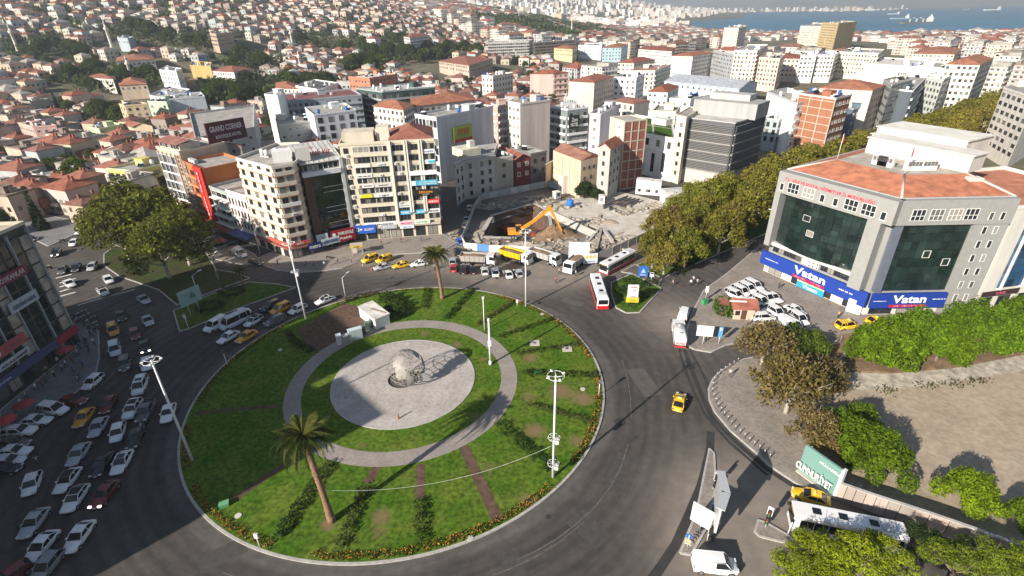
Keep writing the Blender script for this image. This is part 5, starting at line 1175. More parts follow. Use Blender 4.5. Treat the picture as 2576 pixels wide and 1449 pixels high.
bld('apartment_building','narrow infill house between the two blocks south of the square','building',[uv(-50,-74),uv(-36,-74),uv(-36,-76),uv(-50,-76)],28.2,WHITE,hut=False,clutter=0)  # unseen filler, added so its shadow closes the lit gap
# --- trees, palms, hedges
def leaf(b,p,s,rr,up=.35,out=None,asp=.62):
 """one leaf clump: a bent rhombus of two triangles"""
 d=Vector((rr.gauss(0,1),rr.gauss(0,1),rr.gauss(0,1)))
 if out is not None:d=d.normalized()*.9+out*.9
 d.z+=up
 d.normalize()
 a=d.orthogonal().normalized();c=d.cross(a)
 t=rr.random()*6.283
 u,v=a*math.cos(t)+c*math.sin(t),c*math.cos(t)-a*math.sin(t)
 p=Vector(p)
 b.add([p-u*s,p+v*s*asp+d*s*.18,p+u*s,p-v*s*asp+d*s*.18],[(0,1,2),(0,2,3)])
def crown(name,lobes,n,s,seed,m='leaf',shell=.55,gap=.0,up=.35,flat=1.,asp=.62):
 rr=random.Random(seed);b=MB()
 tot=sum(l[3]**2 for l in lobes)
 for(x,y,z,r)in lobes:
  k=int(n*r*r/tot)
  holes=[Vector((rr.gauss(0,1),rr.gauss(0,1),rr.gauss(0,1))).normalized()for _ in range(6)]
  for _ in range(k):
   d=Vector((rr.gauss(0,1),rr.gauss(0,1),rr.gauss(0,1))).normalized()
   if gap and any(d.dot(h_)>1-gap for h_ in holes):continue
   q=shell+(1-shell)*rr.random()**.5
   wv=1+.16*math.sin(d.x*7+seed)*math.cos(d.y*6+z)+.1*math.sin(d.z*9)
   p=(x+d.x*r*q*wv,y+d.y*r*q*wv,z+d.z*r*q*wv*flat)
   leaf(b,p,s*rr.uniform(.6,1.35),rr,up,d,asp)
 return b.mesh(name,[m])
def trunk(name,h,r,limbs,seed,m='bark',lean=0.):
 rr=random.Random(seed);b=MB()
 pts=[(0,0,-.2),(lean*.3,.05,h*.35),(lean*.7,-.05,h*.7),(lean,0,h)]
 b.path(pts,[r*1.25,r,r*.85,r*.7],8)
 for(x,y,z)in limbs:
  z0=h*rr.uniform(.6,1.)
  q=(x*.5+rr.uniform(-.3,.3),y*.5+rr.uniform(-.3,.3),z0+(z-z0)*.55)
  b.path([(lean*z0/h,0,z0),q,(x,y,z)],[r*.55,r*.34,r*.1],5)
  for _ in range(2):
   e=(x+rr.uniform(-1.4,1.4),y+rr.uniform(-1.4,1.4),z+rr.uniform(.2,1.6))
   b.path([q,e],[r*.25,r*.06],4)
 return b.mesh(name,[m])
def lobeset(seed,n,R,z0,z1,r0,r1):
 rr=random.Random(seed);out=[]
 for i in range(n):
  t=2.4*i+rr.uniform(-.4,.4);k=(i+.5)/n;rad=R*math.sqrt(k)*rr.uniform(.8,1.05)
  out.append((rad*math.cos(t),rad*math.sin(t),z1-(z1-z0)*k**1.2+rr.uniform(-.5,.5),rr.uniform(r0,r1)))
 return out
KIND={}
L0=lobeset(1,15,4.6,5.5,10.,1.5,2.4);KIND['plane']=(trunk('trunk',4.6,.34,[(l[0]*.8,l[1]*.8,l[2])for l in L0[::2]],1,'bark_pale'),crown('crown',L0,5600,.29,1,gap=.09,shell=.2,up=.2))
L8=lobeset(12,18,5.2,4.4,9.6,1.2,2.2);KIND['loose']=(trunk('trunk',4.2,.3,[(l[0]*.9,l[1]*.9,l[2])for l in L8[::2]],12,'bark_pale'),crown('crown',L8,5600,.27,12,gap=.12,shell=.15,up=.1))
L1=lobeset(2,20,5.0,4.2,9.2,1.5,2.3);KIND['broad']=(trunk('trunk',4,.36,[(l[0]*.8,l[1]*.8,l[2])for l in L1[::3]],2),crown('crown',L1,6800,.36,2,shell=.5))
L2=lobeset(3,17,4.4,3.2,7.4,1.2,2.0);KIND['airy']=(trunk('trunk',3.6,.27,[(l[0]*.95,l[1]*.95,l[2]+.5)for l in L2],3,'bark_pale'),crown('crown',L2,5600,.24,3,gap=.1,shell=.2,up=.1))
L3=lobeset(4,22,4.6,2.4,6.4,1.0,1.7);KIND['lush']=(trunk('trunk',3,.26,[(l[0]*.8,l[1]*.8,l[2])for l in L3[::3]],4),crown('crown',L3,6500,.30,4,shell=.62,up=.6,asp=.42))
L4=lobeset(5,26,4.4,3.6,6.6,.7,1.25);KIND['pine']=(trunk('trunk',4.2,.24,[(l[0]*.9,l[1]*.9,l[2])for l in L4[::2]],5),crown('crown',L4,7000,.17,5,'needle',shell=.45,up=.9,asp=.35,flat=.75))
L5=lobeset(6,9,2.6,2.6,5.6,1.1,1.8);KIND['small']=(trunk('trunk',2.4,.2,[(l[0]*.8,l[1]*.8,l[2])for l in L5[::3]],6),crown('crown',L5,1100,.42,6,shell=.5))
L6=[(0,0,1.0+i*1.25,1.25-i*.14)for i in range(8)];KIND['cypress']=(trunk('trunk',1.2,.18,[(0,0,8)],7),crown('crown',L6,1000,.34,7,shell=.7,up=.8))
L7=[(0,0,.9+i*.8,1.7-i*.36)for i in range(5)];KIND['conifer']=(trunk('trunk',.8,.14,[(0,0,4)],8),crown('crown',L7,1500,.22,8,'needle',shell=.7,up=.6))
def tree(kind,p,s,col,label,group=None,z=0.,sz=1.,rot=None,name=None,cat='tree'):
 rot=RND.uniform(0,6.28)if rot is None else rot
 nm=name or{'plane':'plane_tree','broad':'broadleaf_tree','airy':'dry_tree','loose':'plane_tree','lush':'leafy_tree','pine':'pine_tree','small':'garden_tree','cypress':'cypress_tree','conifer':'conifer_bush'}[kind]
 t=thing(nm,label,cat,(p[0],p[1],z),rot,group);t.scale=(s,s,s*sz)
 tk,cr=KIND[kind]
 obj('trunk',tk,t);v=RND.uniform(.85,1.15)
 obj('crown',cr,t,tuple(c*v for c in col))
 return t
OLIVE=(.23,.215,.032);DARKG=(.135,.155,.02);LUSH=(.13,.215,.012);DRYC=(.215,.165,.06);PINE_=(.23,.28,.012);HEDGE=(.065,.105,.014)
for i,(p,s,lab)in enumerate((((-98.41,123.89),1.15,'big plane tree by the stop line corner of the park'),((-93.47,128.66),1.2,'big plane tree in the middle of the shaded park'),((-81.56,121.23),1.12,'big plane tree of the park leaning towards the red awnings'),((-107.16,140.97),1.15,'tall plane tree at the far edge of the shaded park'),((-82.54,113.69),1.05,'big plane tree at the lawn path of the shaded park'),((-108.57,134.72),.95,'plane tree of the park above the sunny road strip'),((-100.42,144.59),.95,'plane tree in front of the beige hotel podium'))):
 tree('broad' if i%2 else 'loose',p,s*1.3,(.135,.145,.02)if i in(0,3,5)else DARKG,lab)
PLANES=[((34.04,114.31),.62,'first boulevard plane with a pale straight trunk by the bus lane'),((35.48,109.53),.60,'second boulevard plane at the paved tip of the median'),((41.21,113.11),.66,'third boulevard plane over the dark hedge'),((52.74,121.88),.78,'boulevard plane leaning over the roadway'),((42.12,122.37),.70,'boulevard plane behind the panel with blue posters'),((48.37,129.33),.72,'boulevard plane at the site hoarding end'),((64.58,134.71),.82,'boulevard plane beside the grey ministry block'),((44.02,132.87),.62,'thin boulevard plane with reddish leaves over the site'),((58.84,144.25),.84,'boulevard plane below the louvred office'),((73.43,148.47),.9,'boulevard plane with a yellowing top by the ministry corner'),((39.42,129.76),.6,'olive plane behind the bus lane fence'),((47.44,141.02),.66,'olive plane beside the long white cabin'),((52.85,135.89),.7,'olive plane on the wide part of the median'),((58.8,131.01),.72,'olive plane over the shaded hedge strip'),((66.19,145.16),.72,'olive plane below the dark louvre corner'),((66.32,157.89),.75,'olive plane touching the louvred office base'),((76.51,160.38),.75,'olive plane behind the yellowing top'),((55.74,152.96),.66,'olive plane at the cream stair tower foot'),((83.92,162.72),.78,'olive plane beside the ministry parapet')]
for i,(p,s,lab)in enumerate(PLANES):tree(('plane','loose')[i%2],p,s*1.38,(OLIVE,(.25,.215,.04),(.20,.21,.028))[i%3]if i!=7 else(.18,.13,.05),lab)
for p,s,c,k,lab in(((43.68,74.95),.80,DRYC,'airy','dry brown plane over the bollard kerb'),((42.0,62.41),.95,(.20,.16,.05),'airy','largest dry brown tree above the teal hoarding'),((42.16,54.9),.62,DRYC,'airy','dry brown tree touching the teal hoarding'),((49.9,67.45),.62,(.20,.155,.06),'airy','dry brown tree at the stone bank'),((49.23,76.31),.50,(.08,.12,.02),'broad','dark green tree behind the dry plane'),((52.38,76.21),.42,(.11,.16,.02),'broad','smaller green tree beside the ramp'),((43.71,68.15),.6,(.165,.15,.035),'airy','olive dry tree between the two brown ones'),((46.19,52.56),.62,LUSH,'lush','bright green tree leaning over the lot wall'),((48.22,50.05),.60,LUSH,'lush','bright green tree with a jagged tip in the lot shade'),((45.79,56.36),.5,(.12,.20,.015),'lush','green tree wedged behind the dry one'),((50.13,57.86),.45,(.125,.205,.015),'lush','small green tree in the lot shadow'),((55.67,44.77),.50,(.19,.27,.012),'lush','round yellow green tree alone in the lot'),((60.12,41.54),.38,(.15,.23,.015),'lush','small tree at the frame edge of the lot'),((61.76,74.72),.62,LUSH,'lush','lush green tree at the ramp rail'),((63.79,73.49),.78,LUSH,'lush','lush green tree over the stone bank'),((70.48,76.23),.80,(.115,.20,.014),'lush','lush green tree in the middle of the terrace'),((73.73,74.33),.74,LUSH,'lush','lush green tree with trailing leaves on the terrace'),((81.67,78.33),.80,(.11,.19,.014),'lush','lush tree in front of the edge block'),((84.92,76.97),.72,(.12,.21,.014),'lush','lush tree above the concrete wall end'),((92.61,80.55),.78,(.12,.20,.016),'lush','lush tree at the frame edge on the terrace'),((71.49,80.22),.5,(.13,.22,.014),'lush','lush tree covering the taxi row')):
 tree(k,p,s*(1.3 if k=='lush' else 1.22),c,lab,sz=1.12 if k=='lush' else 1.,z=.6 if k=='lush' and p[1]>70 else.1)
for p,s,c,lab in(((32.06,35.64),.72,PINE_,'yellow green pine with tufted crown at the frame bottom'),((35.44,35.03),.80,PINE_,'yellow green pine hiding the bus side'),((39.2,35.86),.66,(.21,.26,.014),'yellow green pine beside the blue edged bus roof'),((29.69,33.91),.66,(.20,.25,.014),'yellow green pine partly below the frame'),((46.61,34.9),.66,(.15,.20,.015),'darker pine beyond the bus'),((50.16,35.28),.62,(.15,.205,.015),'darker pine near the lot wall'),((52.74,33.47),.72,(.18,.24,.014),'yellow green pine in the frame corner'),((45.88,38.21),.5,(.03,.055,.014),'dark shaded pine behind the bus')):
 tree('pine',p,s*1.15,c,lab)
tree('conifer',(-140.29,148.86),1.0,(.022,.04,.016),'dark cone shaped bush on the grey plaza')
tree('broad',(24.44,168.32),.55,(.035,.062,.02),'dark round tree below the ruined house')
tree('broad',(28.34,166.02),.38,(.04,.07,.02),'small dark tree beside the sentry cabin')
for p,s,lab in(((-161.24,193.61),1.0,'round plane tree over the dark red shop'),((-176.1,202.4),.85,'plane tree behind the low grey green shop'),((-163.05,201.54),.7,'half hidden plane tree beside the yellow house'),((-195.32,221.22),.7,'small plane tree behind the low shops')):tree('broad',p,s,(.10,.135,.02),lab)
tree('small',(-160.62,177.27),.7,(.06,.09,.02),'small street tree by the double lamp')
tree('small',(-144.83,178.5),.6,(.07,.1,.02),'small street tree under the yellow house')
# ---- palms
def frond_mesh(seed,L=3.4,droop=1.4):
 rr=random.Random(seed);b=MB();n=12;pts=[]
 for i in range(n+1):
  t=i/n
  pts.append(Vector((L*t*(1-.12*t*droop),0,L*(.38*t-droop*.48*t*t))))
 for i in range(n):b.tube(pts[i],pts[i+1],.035*(1-i/n)+.01,.035*(1-(i+1)/n)+.008,3,0,False)
 for i in range(1,n+1):
  for sd_ in(-1,1):
   for q in(0,.5):
    p=pts[i-1].lerp(pts[i],q)if i else pts[i]
    l=.62*math.sin(PI*min(1,(i/n)*.86+.12))*rr.uniform(.85,1.1)
    e=p+Vector((l*.55,sd_*l,-.12-.2*l));w_=Vector((.085,0,.02))
    b.add([p-w_,p+w_,e],[(0,1,2)],0)
 return b.mesh('frond',['leaf'])
FR=[frond_mesh(i,3.3+.2*i,1.1+.5*i)for i in range(3)]
def palm(p,h,s,label,lean=(0,0),nf=46,fruit=True):
 t=thing('palm_tree',label,'palm tree',(p[0],p[1],.14));t.scale=(s,s,s)
 h/=s;lx,ly=lean[0]/s,lean[1]/s
 b=MB();n=12
 pts=[(lx*(i/n)**1.3,ly*(i/n)**1.3,h*i/n-.1)for i in range(n+1)]
 for i in range(n):
  r0=.42-.12*min(1,i/3)+(.1 if i>n-3 else 0)
  b.tube(pts[i],pts[i+1],r0+.03,r0-.02,9,0,i in(0,n-1))
 b.build('trunk','palm_bark',t)
 rr=random.Random(int(h*100))
 for i in range(nf):
  a=i*2.39996;k=i/nf
  tilt=-1.15+1.75*k if k<.95 else.6
  o=obj('frond',FR[0 if k<.35 else(1 if k<.75 else 2)],t,(.06+.06*(1-k),.125,.03)if k<.86 else(.20,.18,.07),(lx,ly,h),(0,tilt*.62,a))
  o.scale=(1,1,1)if k>.2 else(.8,.8,.8)
 if fruit:
  f=MB();
  for i in range(5):
   a=i*1.3;c=(lx+.6*math.cos(a),ly+.6*math.sin(a),h-.55)
   for _ in range(60):
    d=Vector((rr.gauss(0,.25),rr.gauss(0,.25),rr.gauss(0,.25)))
    leaf(f,(c[0]+d.x,c[1]+d.y,c[2]+d.z),.12,rr)
  f.build('fruit_cluster','flower',t)
 return t
palm((-23.02,44.38),12.9,1.25,'near palm tree leaning over the ring path',(-1.4,1.2),52)
palm((-15.38,101.18),10.6,1.12,'palm tree at the far kerb by the dump trucks',(-.7,.2),44)
palm((-63.22,109.98),3.6,.62,'small dark palm on the shaded path beside two walkers',(0,0),26,False)
pf=palm((-114.4,167.52),11,.55,'slim fan palm in front of the beige hotel edge',(0,0),24,False)
# ---- clipped hedges radiating over the lawn
def hedge(pts,wd,ht,col,label,seed,dens=34,s=.17,m='leaf',name='hedge',cat='hedge',z0=.16,jag=.25):
 rr=random.Random(seed);b=MB()
 P=[Vector(p)for p in pts]
 for i in range(len(P)-1):
  a,c=P[i],P[i+1];d=c-a;L=d.length;d.normalize();n=Vector((-d.y,d.x))
  for _ in range(int(L*wd*dens)):
   t=rr.uniform(0,L);o=rr.uniform(-.5,.5)*wd*(1+jag*math.sin(t*1.9+seed));e=1-(abs(o)/(wd*.62))**3
   zz=z0+ht*max(.15,e)*rr.uniform(.25,1.)*(1+.25*math.sin(t*2.7+seed*2))
   q=a+d*t+n*o
   leaf(b,(q.x,q.y,zz),s*rr.uniform(.6,1.3),rr,.5)
 o=b.build(name,m,None,col)
 return tag(o,label,cat)
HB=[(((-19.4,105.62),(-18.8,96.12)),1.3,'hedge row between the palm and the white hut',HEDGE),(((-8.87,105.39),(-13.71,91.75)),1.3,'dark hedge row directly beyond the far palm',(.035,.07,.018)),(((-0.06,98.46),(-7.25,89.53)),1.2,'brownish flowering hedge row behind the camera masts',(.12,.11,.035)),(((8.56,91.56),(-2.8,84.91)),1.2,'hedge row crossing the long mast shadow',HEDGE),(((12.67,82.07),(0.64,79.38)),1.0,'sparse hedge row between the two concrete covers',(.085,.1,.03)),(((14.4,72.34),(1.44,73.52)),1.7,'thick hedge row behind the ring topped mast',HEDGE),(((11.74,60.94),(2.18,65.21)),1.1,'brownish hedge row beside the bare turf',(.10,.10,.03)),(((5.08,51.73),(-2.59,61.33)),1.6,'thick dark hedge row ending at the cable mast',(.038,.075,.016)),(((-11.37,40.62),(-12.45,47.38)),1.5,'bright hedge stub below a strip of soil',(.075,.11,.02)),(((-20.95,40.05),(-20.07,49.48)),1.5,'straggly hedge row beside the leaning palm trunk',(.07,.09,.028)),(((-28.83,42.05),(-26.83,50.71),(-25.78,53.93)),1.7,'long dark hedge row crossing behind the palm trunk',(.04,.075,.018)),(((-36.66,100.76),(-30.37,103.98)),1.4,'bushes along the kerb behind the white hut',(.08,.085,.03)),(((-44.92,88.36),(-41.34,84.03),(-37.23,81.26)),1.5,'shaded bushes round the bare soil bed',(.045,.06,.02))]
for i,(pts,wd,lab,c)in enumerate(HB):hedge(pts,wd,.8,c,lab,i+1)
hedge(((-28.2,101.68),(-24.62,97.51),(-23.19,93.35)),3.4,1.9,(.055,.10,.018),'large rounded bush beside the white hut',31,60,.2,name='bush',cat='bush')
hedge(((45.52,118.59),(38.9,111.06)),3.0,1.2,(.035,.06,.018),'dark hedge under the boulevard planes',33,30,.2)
for i,(p,lab)in enumerate((((26.76,107.05),'clipped bush behind the red bus on the median tip'),((28.69,105.01),'middle clipped bush of the median tip'),((31.47,106.07),'pale clipped bush near the blue poster'),((28.78,100.7),'long clipped bush beside the white yellow sign'),((24.28,102.72),'shaded clipped bush next to the red bus'))):
 hedge(((p[0]-1.7,p[1]-.7),(p[0]+1.7,p[1]+.8)),2.8,1.3,(.06,.105,.022)if i!=2 else(.11,.14,.07),lab,50+i,40,.18,name='bush',cat='bush')
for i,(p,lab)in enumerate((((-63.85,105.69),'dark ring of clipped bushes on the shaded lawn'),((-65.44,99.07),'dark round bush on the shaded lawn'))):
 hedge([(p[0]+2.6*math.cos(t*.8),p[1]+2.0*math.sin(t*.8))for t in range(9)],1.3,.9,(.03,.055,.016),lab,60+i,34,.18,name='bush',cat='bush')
b=MB();g_=MB();rr=random.Random(9)
for i in range(5200):
 t=rr.uniform(0,2*PI);r=rr.uniform(RI-1.55,RI-.45)
 deg=math.degrees(t)%360
 if(int(deg/9)*37)%7==0 or 215<deg<222:continue
 if 60<deg<150 and rr.random()<.5:continue
 x,y=ISL[0]+r*math.cos(t),ISL[1]+r*math.sin(t)
 leaf(g_,(x,y,.2+rr.random()*.22),.15,rr,.4)
 if rr.random()<.75:leaf(b,(x+rr.gauss(0,.1),y+rr.gauss(0,.1),.42+rr.random()*.12),.095,rr,1.2)
g_.build('flower_leaves','leaf',None,(.07,.10,.02),kind='stuff')
b.build('flowers','flower',None,None,kind='stuff')
b=MB()
for(x,y,n_,sp)in[(*p,60,1.2)for p in[(68.03,68.24),(72.82,68.51),(77.16,69.01),(60.75,67.13),(15.46,168.86),(17.91,166.65),(36.93,180.89)]]:
 for _ in range(n_):leaf(b,(x+rr.gauss(0,sp),y+rr.gauss(0,sp*.5),.25+abs(rr.gauss(0,.25))),.2,rr,.5)
b.build('weeds','leaf',None,(.07,.085,.03),kind='stuff')
# --- vehicles
CARSPEC={'sedan':(4.5,1.78,1.45,.92,.78,.85,.15,-1.05,-1.75,.90),'hatch':(4.1,1.74,1.50,.95,.82,.95,.25,-1.45,-1.98,.93),'coupe':(4.5,1.80,1.40,.92,.78,.9,.2,-1.2,-1.95,.92),'suv':(4.5,1.86,1.66,1.06,.98,.95,.30,-1.75,-2.15,1.04),'minivan':(4.6,1.84,1.82,1.08,.95,1.30,.55,-2.05,-2.25,1.06),'taxi_van':(4.4,1.82,1.80,1.08,.96,1.20,.50,-1.95,-2.15,1.06),'panel_van':(4.9,1.92,2.02,1.18,1.05,1.55,.85,-2.30,-2.42,1.16),'minibus':(6.2,2.02,2.45,1.22,1.12,2.35,1.75,-2.95,-3.05,1.2),'pickup':(5.2,1.84,1.76,1.02,.98,1.05,.45,-.75,-1.05,1.0)}
_WH={}
def wheel_mesh(r,wd):
 k=(r,wd)
 if k not in _WH:
  _WH[k]=(MB().tube((0,-wd/2,0),(0,wd/2,0),r,n=12,smooth=False).mesh('tyre',['tyre']),MB().tube((0,-wd/2-.012,0),(0,wd/2+.012,0),r*.62,n=10,smooth=False).mesh('rim',['rim']))
 return _WH[k]
def add_wheels(root,xs,ytrack,r,wd):
 ty,rm=wheel_mesh(r,wd)
 for x in xs:
  for s in(-1,1):
   o=obj('wheel',ty,root,None,(x,s*ytrack,r));obj('rim',rm,o)
def car_meshes(kind):
 L,W,H,belt,hood,xs,rf_,rr_,xr,tz=CARSPEC[kind]
 hw,wr,wb=W/2,W/2*.76,W/2*.93
 h=L/2;st=[]
 prof=[(-h,.52,.80),(-h+.06,tz-.12,.90),(-h+.22,tz,.95),(xr,belt if kind!='pickup' else tz,1),(-.4,belt,1),(.35,belt,1),(xs,belt-.02,.99),(h-.75,hood,.97),(h-.22,hood-.10,.92),(h-.04,hood-.24,.82),(h,.5,.74)]
 b=MB();k=10
 for x,zt,wf in prof:
  w_=hw*wf;lo=.24 if abs(x)<h-.1 else.36
  ring=[(-w_*.9,lo),(-w_,lo+.16),(-w_*1.0,.62 if zt>.7 else.45),(-w_*.97,zt-.06),(-w_*.86,zt),(w_*.86,zt),(w_*.97,zt-.06),(w_*1.0,.62 if zt>.7 else.45),(w_,lo+.16),(w_*.9,lo)]
  b.v+=[(x,y,z)for y,z in ring]
 m=len(prof)
 for i in range(m-1):
  for j in range(k):
   j2=(j+1)%k
   b.f.append([i*k+j,i*k+j2,(i+1)*k+j2,(i+1)*k+j]);b.m.append(0);b.s.append(j not in(9,))
 b.f.append(list(range(k))[::-1]);b.m.append(0);b.s.append(False)
 b.f.append([(m-1)*k+j for j in range(k)]);b.m.append(0);b.s.append(False)
 b.f=[f[::-1]for f in b.f]
 A=[(xs,wb,belt),(rf_,wr,H-.05),(rr_,wr,H-.06),(xr,wb,belt)]
 rt=[(rf_,-wr,H-.05),(rf_,wr,H-.05),(rr_,wr,H-.06),(rr_,-wr,H-.06)]
 mid=[((rf_+rr_)/2+.0,-wr*.6,H),((rf_+rr_)/2,wr*.6,H)]
 b.add([(rf_,-wr,H-.05),(rf_,0,H-.01),(rf_,wr,H-.05),((rf_+rr_)/2,-wr,H-.02),((rf_+rr_)/2,0,H+.02),((rf_+rr_)/2,wr,H-.02),(rr_,-wr,H-.07),(rr_,0,H-.02),(rr_,wr,H-.07)],[(1,0,3,4),(2,1,4,5),(4,3,6,7),(5,4,7,8)],0,True)
 for s in(-1,1):
  for p,q in((A[0],A[1]),(A[2],A[3]),(A[1],A[2])):b.tube((p[0],s*p[1],p[2]),(q[0],s*q[1],q[2]),.055,n=4)
  xm=(rf_+rr_)/2-.1
  b.tube((xm,s*wb,belt),(xm,s*wr,H-.05),.05,n=4)
  if kind in('minivan','taxi_van','suv','minibus'):
   xq=rr_+.75;b.tube((xq-.1,s*wb,belt),(xq,s*wr,H-.05),.05,n=4)
 if kind=='panel_van':
  for s in(-1,1):b.add([(-.15,s*wb*1.005,belt),(-.15,s*wr*1.01,H-.05),(rr_,s*wr*1.01,H-.06),(xr,s*wb*1.005,belt)],[(0,1,2,3)]if s<0 else[(3,2,1,0)])
  b.add([(xr-.01,-wb,belt),(xr-.01,wb,belt),(rr_-.01,wr,H-.06),(rr_-.01,-wr,H-.06)],[(0,3,2,1)])
 if kind=='pickup':
  b.box(-h+.1,-h+.16,-hw*.9,hw*.9,tz,tz+.28);b.box(-h+.1,xr-.1,hw*.86,hw*.93,tz,tz+.28);b.box(-h+.1,xr-.1,-hw*.93,-hw*.86,tz,tz+.28)
 out={'body':b.mesh('body',['paint'])}
 e=.012
 out['windscreen']=MB().add([(xs+e,-wb*.95,belt),(xs+e,wb*.95,belt),(rf_+e,wr*.95,H-.06),(rf_+e,-wr*.95,H-.06)],[(0,1,2,3)]).mesh('windscreen',['car_glass'])
 if kind!='panel_van':out['rear_window']=MB().add([(xr-e,-wb*.93,belt),(xr-e,wb*.93,belt),(rr_-e,wr*.93,H-.07),(rr_-e,-wr*.93,H-.07)],[(3,2,1,0)]).mesh('rear_window',['car_glass'])
 sw=[]
 xm=(rf_+rr_)/2-.1
 spans=[(xs,xm,rf_,xm),(xm,xr,xm,rr_)]
 if kind=='panel_van':spans=[(xs,-.1,rf_,-.1)]
 for s in(-1,1):
  for(x0,x1,X0,X1)in spans:
   v=[(x0,s*(wb+e),belt+.02),(x1,s*(wb+e),belt+.02),(X1,s*(wr+e),H-.09),(X0,s*(wr+e),H-.09)]
   sw.append(MB().add(v,[(0,1,2,3)]if s<0 else[(3,2,1,0)]).mesh('side_window',['car_glass']))
 out['side_window']=sw
 out['door']=[MB().box(x0,x1,s*hw-(.01 if s>0 else.012),s*hw+(.012 if s>0 else.01),.36,belt-.1).box(x0+.08,x0+.26,s*hw-.03,s*hw+.03,belt-.22,belt-.18).mesh('door',['paint'])for s in(-1,1)for x0,x1 in(((-.85,.0),(.04,.95))if kind!='panel_van' else((.1,1.2),))]
 out['headlight']=[MB().box(h-.3,h-.06,s*hw*.66-.19,s*hw*.66+.19,hood-.24,hood-.10).mesh('headlight',['lamp_clear'])for s in(-1,1)]
 out['headlight_lit']=[MB().box(h-.3,h-.03,s*hw*.66-.2,s*hw*.66+.2,hood-.26,hood-.09).mesh('headlight',['lamp_lit'])for s in(-1,1)]
 out['tail_light']=[MB().box(-h-.012,-h+.1,s*hw*.72-.14,s*hw*.72+.14,tz-.26,tz-.10).mesh('tail_light',['lamp_red'])for s in(-1,1)]
 out['mirror']=[MB().box(xs-.42,xs-.26,s*(hw+.09)-.1,s*(hw+.09)+.1,belt-.02,belt+.14).mesh('mirror',['paint'])for s in(-1,1)]
 out['number_plate']=[MB().box(x-.015,x+.015,-.26,.26,.42,.53).mesh('number_plate',['plate'])for x in(-h,h)]
 out['bumper']=[MB().box(h-.2,h+.03,-hw*.72,hw*.72,.28,.42).mesh('bumper',['black_plastic'])]
 return out
CM={k:car_meshes(k)for k in CARSPEC}
SUNROOF=MB().box(-.75,.1,-.5,.5,0,.03).mesh('sunroof',['car_glass'])
BLACKROOF=MB().box(-.95,.25,-.62,.62,0,.035).mesh('roof_panel',['black_plastic'])
TAXISIGN=MB().box(-.12,.12,-.3,.3,0,.2).mesh('taxi_sign',['plain'])
RACK=MB().box(-1.1,.5,-.6,-.55,0,.06).box(-1.1,.5,.55,.6,0,.06).mesh('roof_rail',['steel_dark'])
def car(kind,p,deg,col,label,group=None,z=0.):
 base={'taxi':'sedan'}.get(kind,kind)
 nm={'taxi':'taxi','taxi_van':'taxi','panel_van':'van','minivan':'minivan','minibus':'minibus','pickup':'pickup_truck'}.get(kind,'car')
 cat={'taxi':'taxi','van':'van','minivan':'minivan','minibus':'minibus','pickup_truck':'pickup truck'}.get(nm,'car')
 t=thing(nm,label,cat,(p[0],p[1],z),math.radians(deg),group)
 L,W,H,belt,hood,xs,rf_,rr_,xr,tz=CARSPEC[base]
 for part,me in CM[base].items():
  if part=='headlight_lit' and not('headl' in label):continue
  if part=='headlight' and 'headl' in label:continue
  for m_ in(me if isinstance(me,list)else[me]):obj(m_.name.split('.')[0],m_,t,col)
 r=.33 if H<1.7 else.36
 add_wheels(t,(L/2-.82,-L/2+.82),W/2-.1,r,.23)
 if 'sunroof' in label or 'roof dot' in label:obj('sunroof',SUNROOF,t,None,(0,0,H+.0))
 if 'black roof' in label or 'dark roof' in label or 'black glass roof' in label:obj('roof_panel',BLACKROOF,t,None,((rf_+rr_)/2+.35,0,H))
 if 'taxi' in nm or 'roof sign' in label:obj('taxi_sign',TAXISIGN,t,(.8,.7,.2)if col[0]>.7 and col[2]<.1 else(.75,.75,.7),(rf_-.4,0,H))
 if kind in('suv','taxi_van'):obj('roof_rail',RACK,t,None,(-.3,0,H-.02))
 if kind=='minibus':
  for x in(-2,-1,0,1):obj('roof_strip',MB().box(x-.3,x+.3,-.7,.7,0,.03).mesh('roof_strip',['steel']),t,None,(x*.2,0,H))
 return t
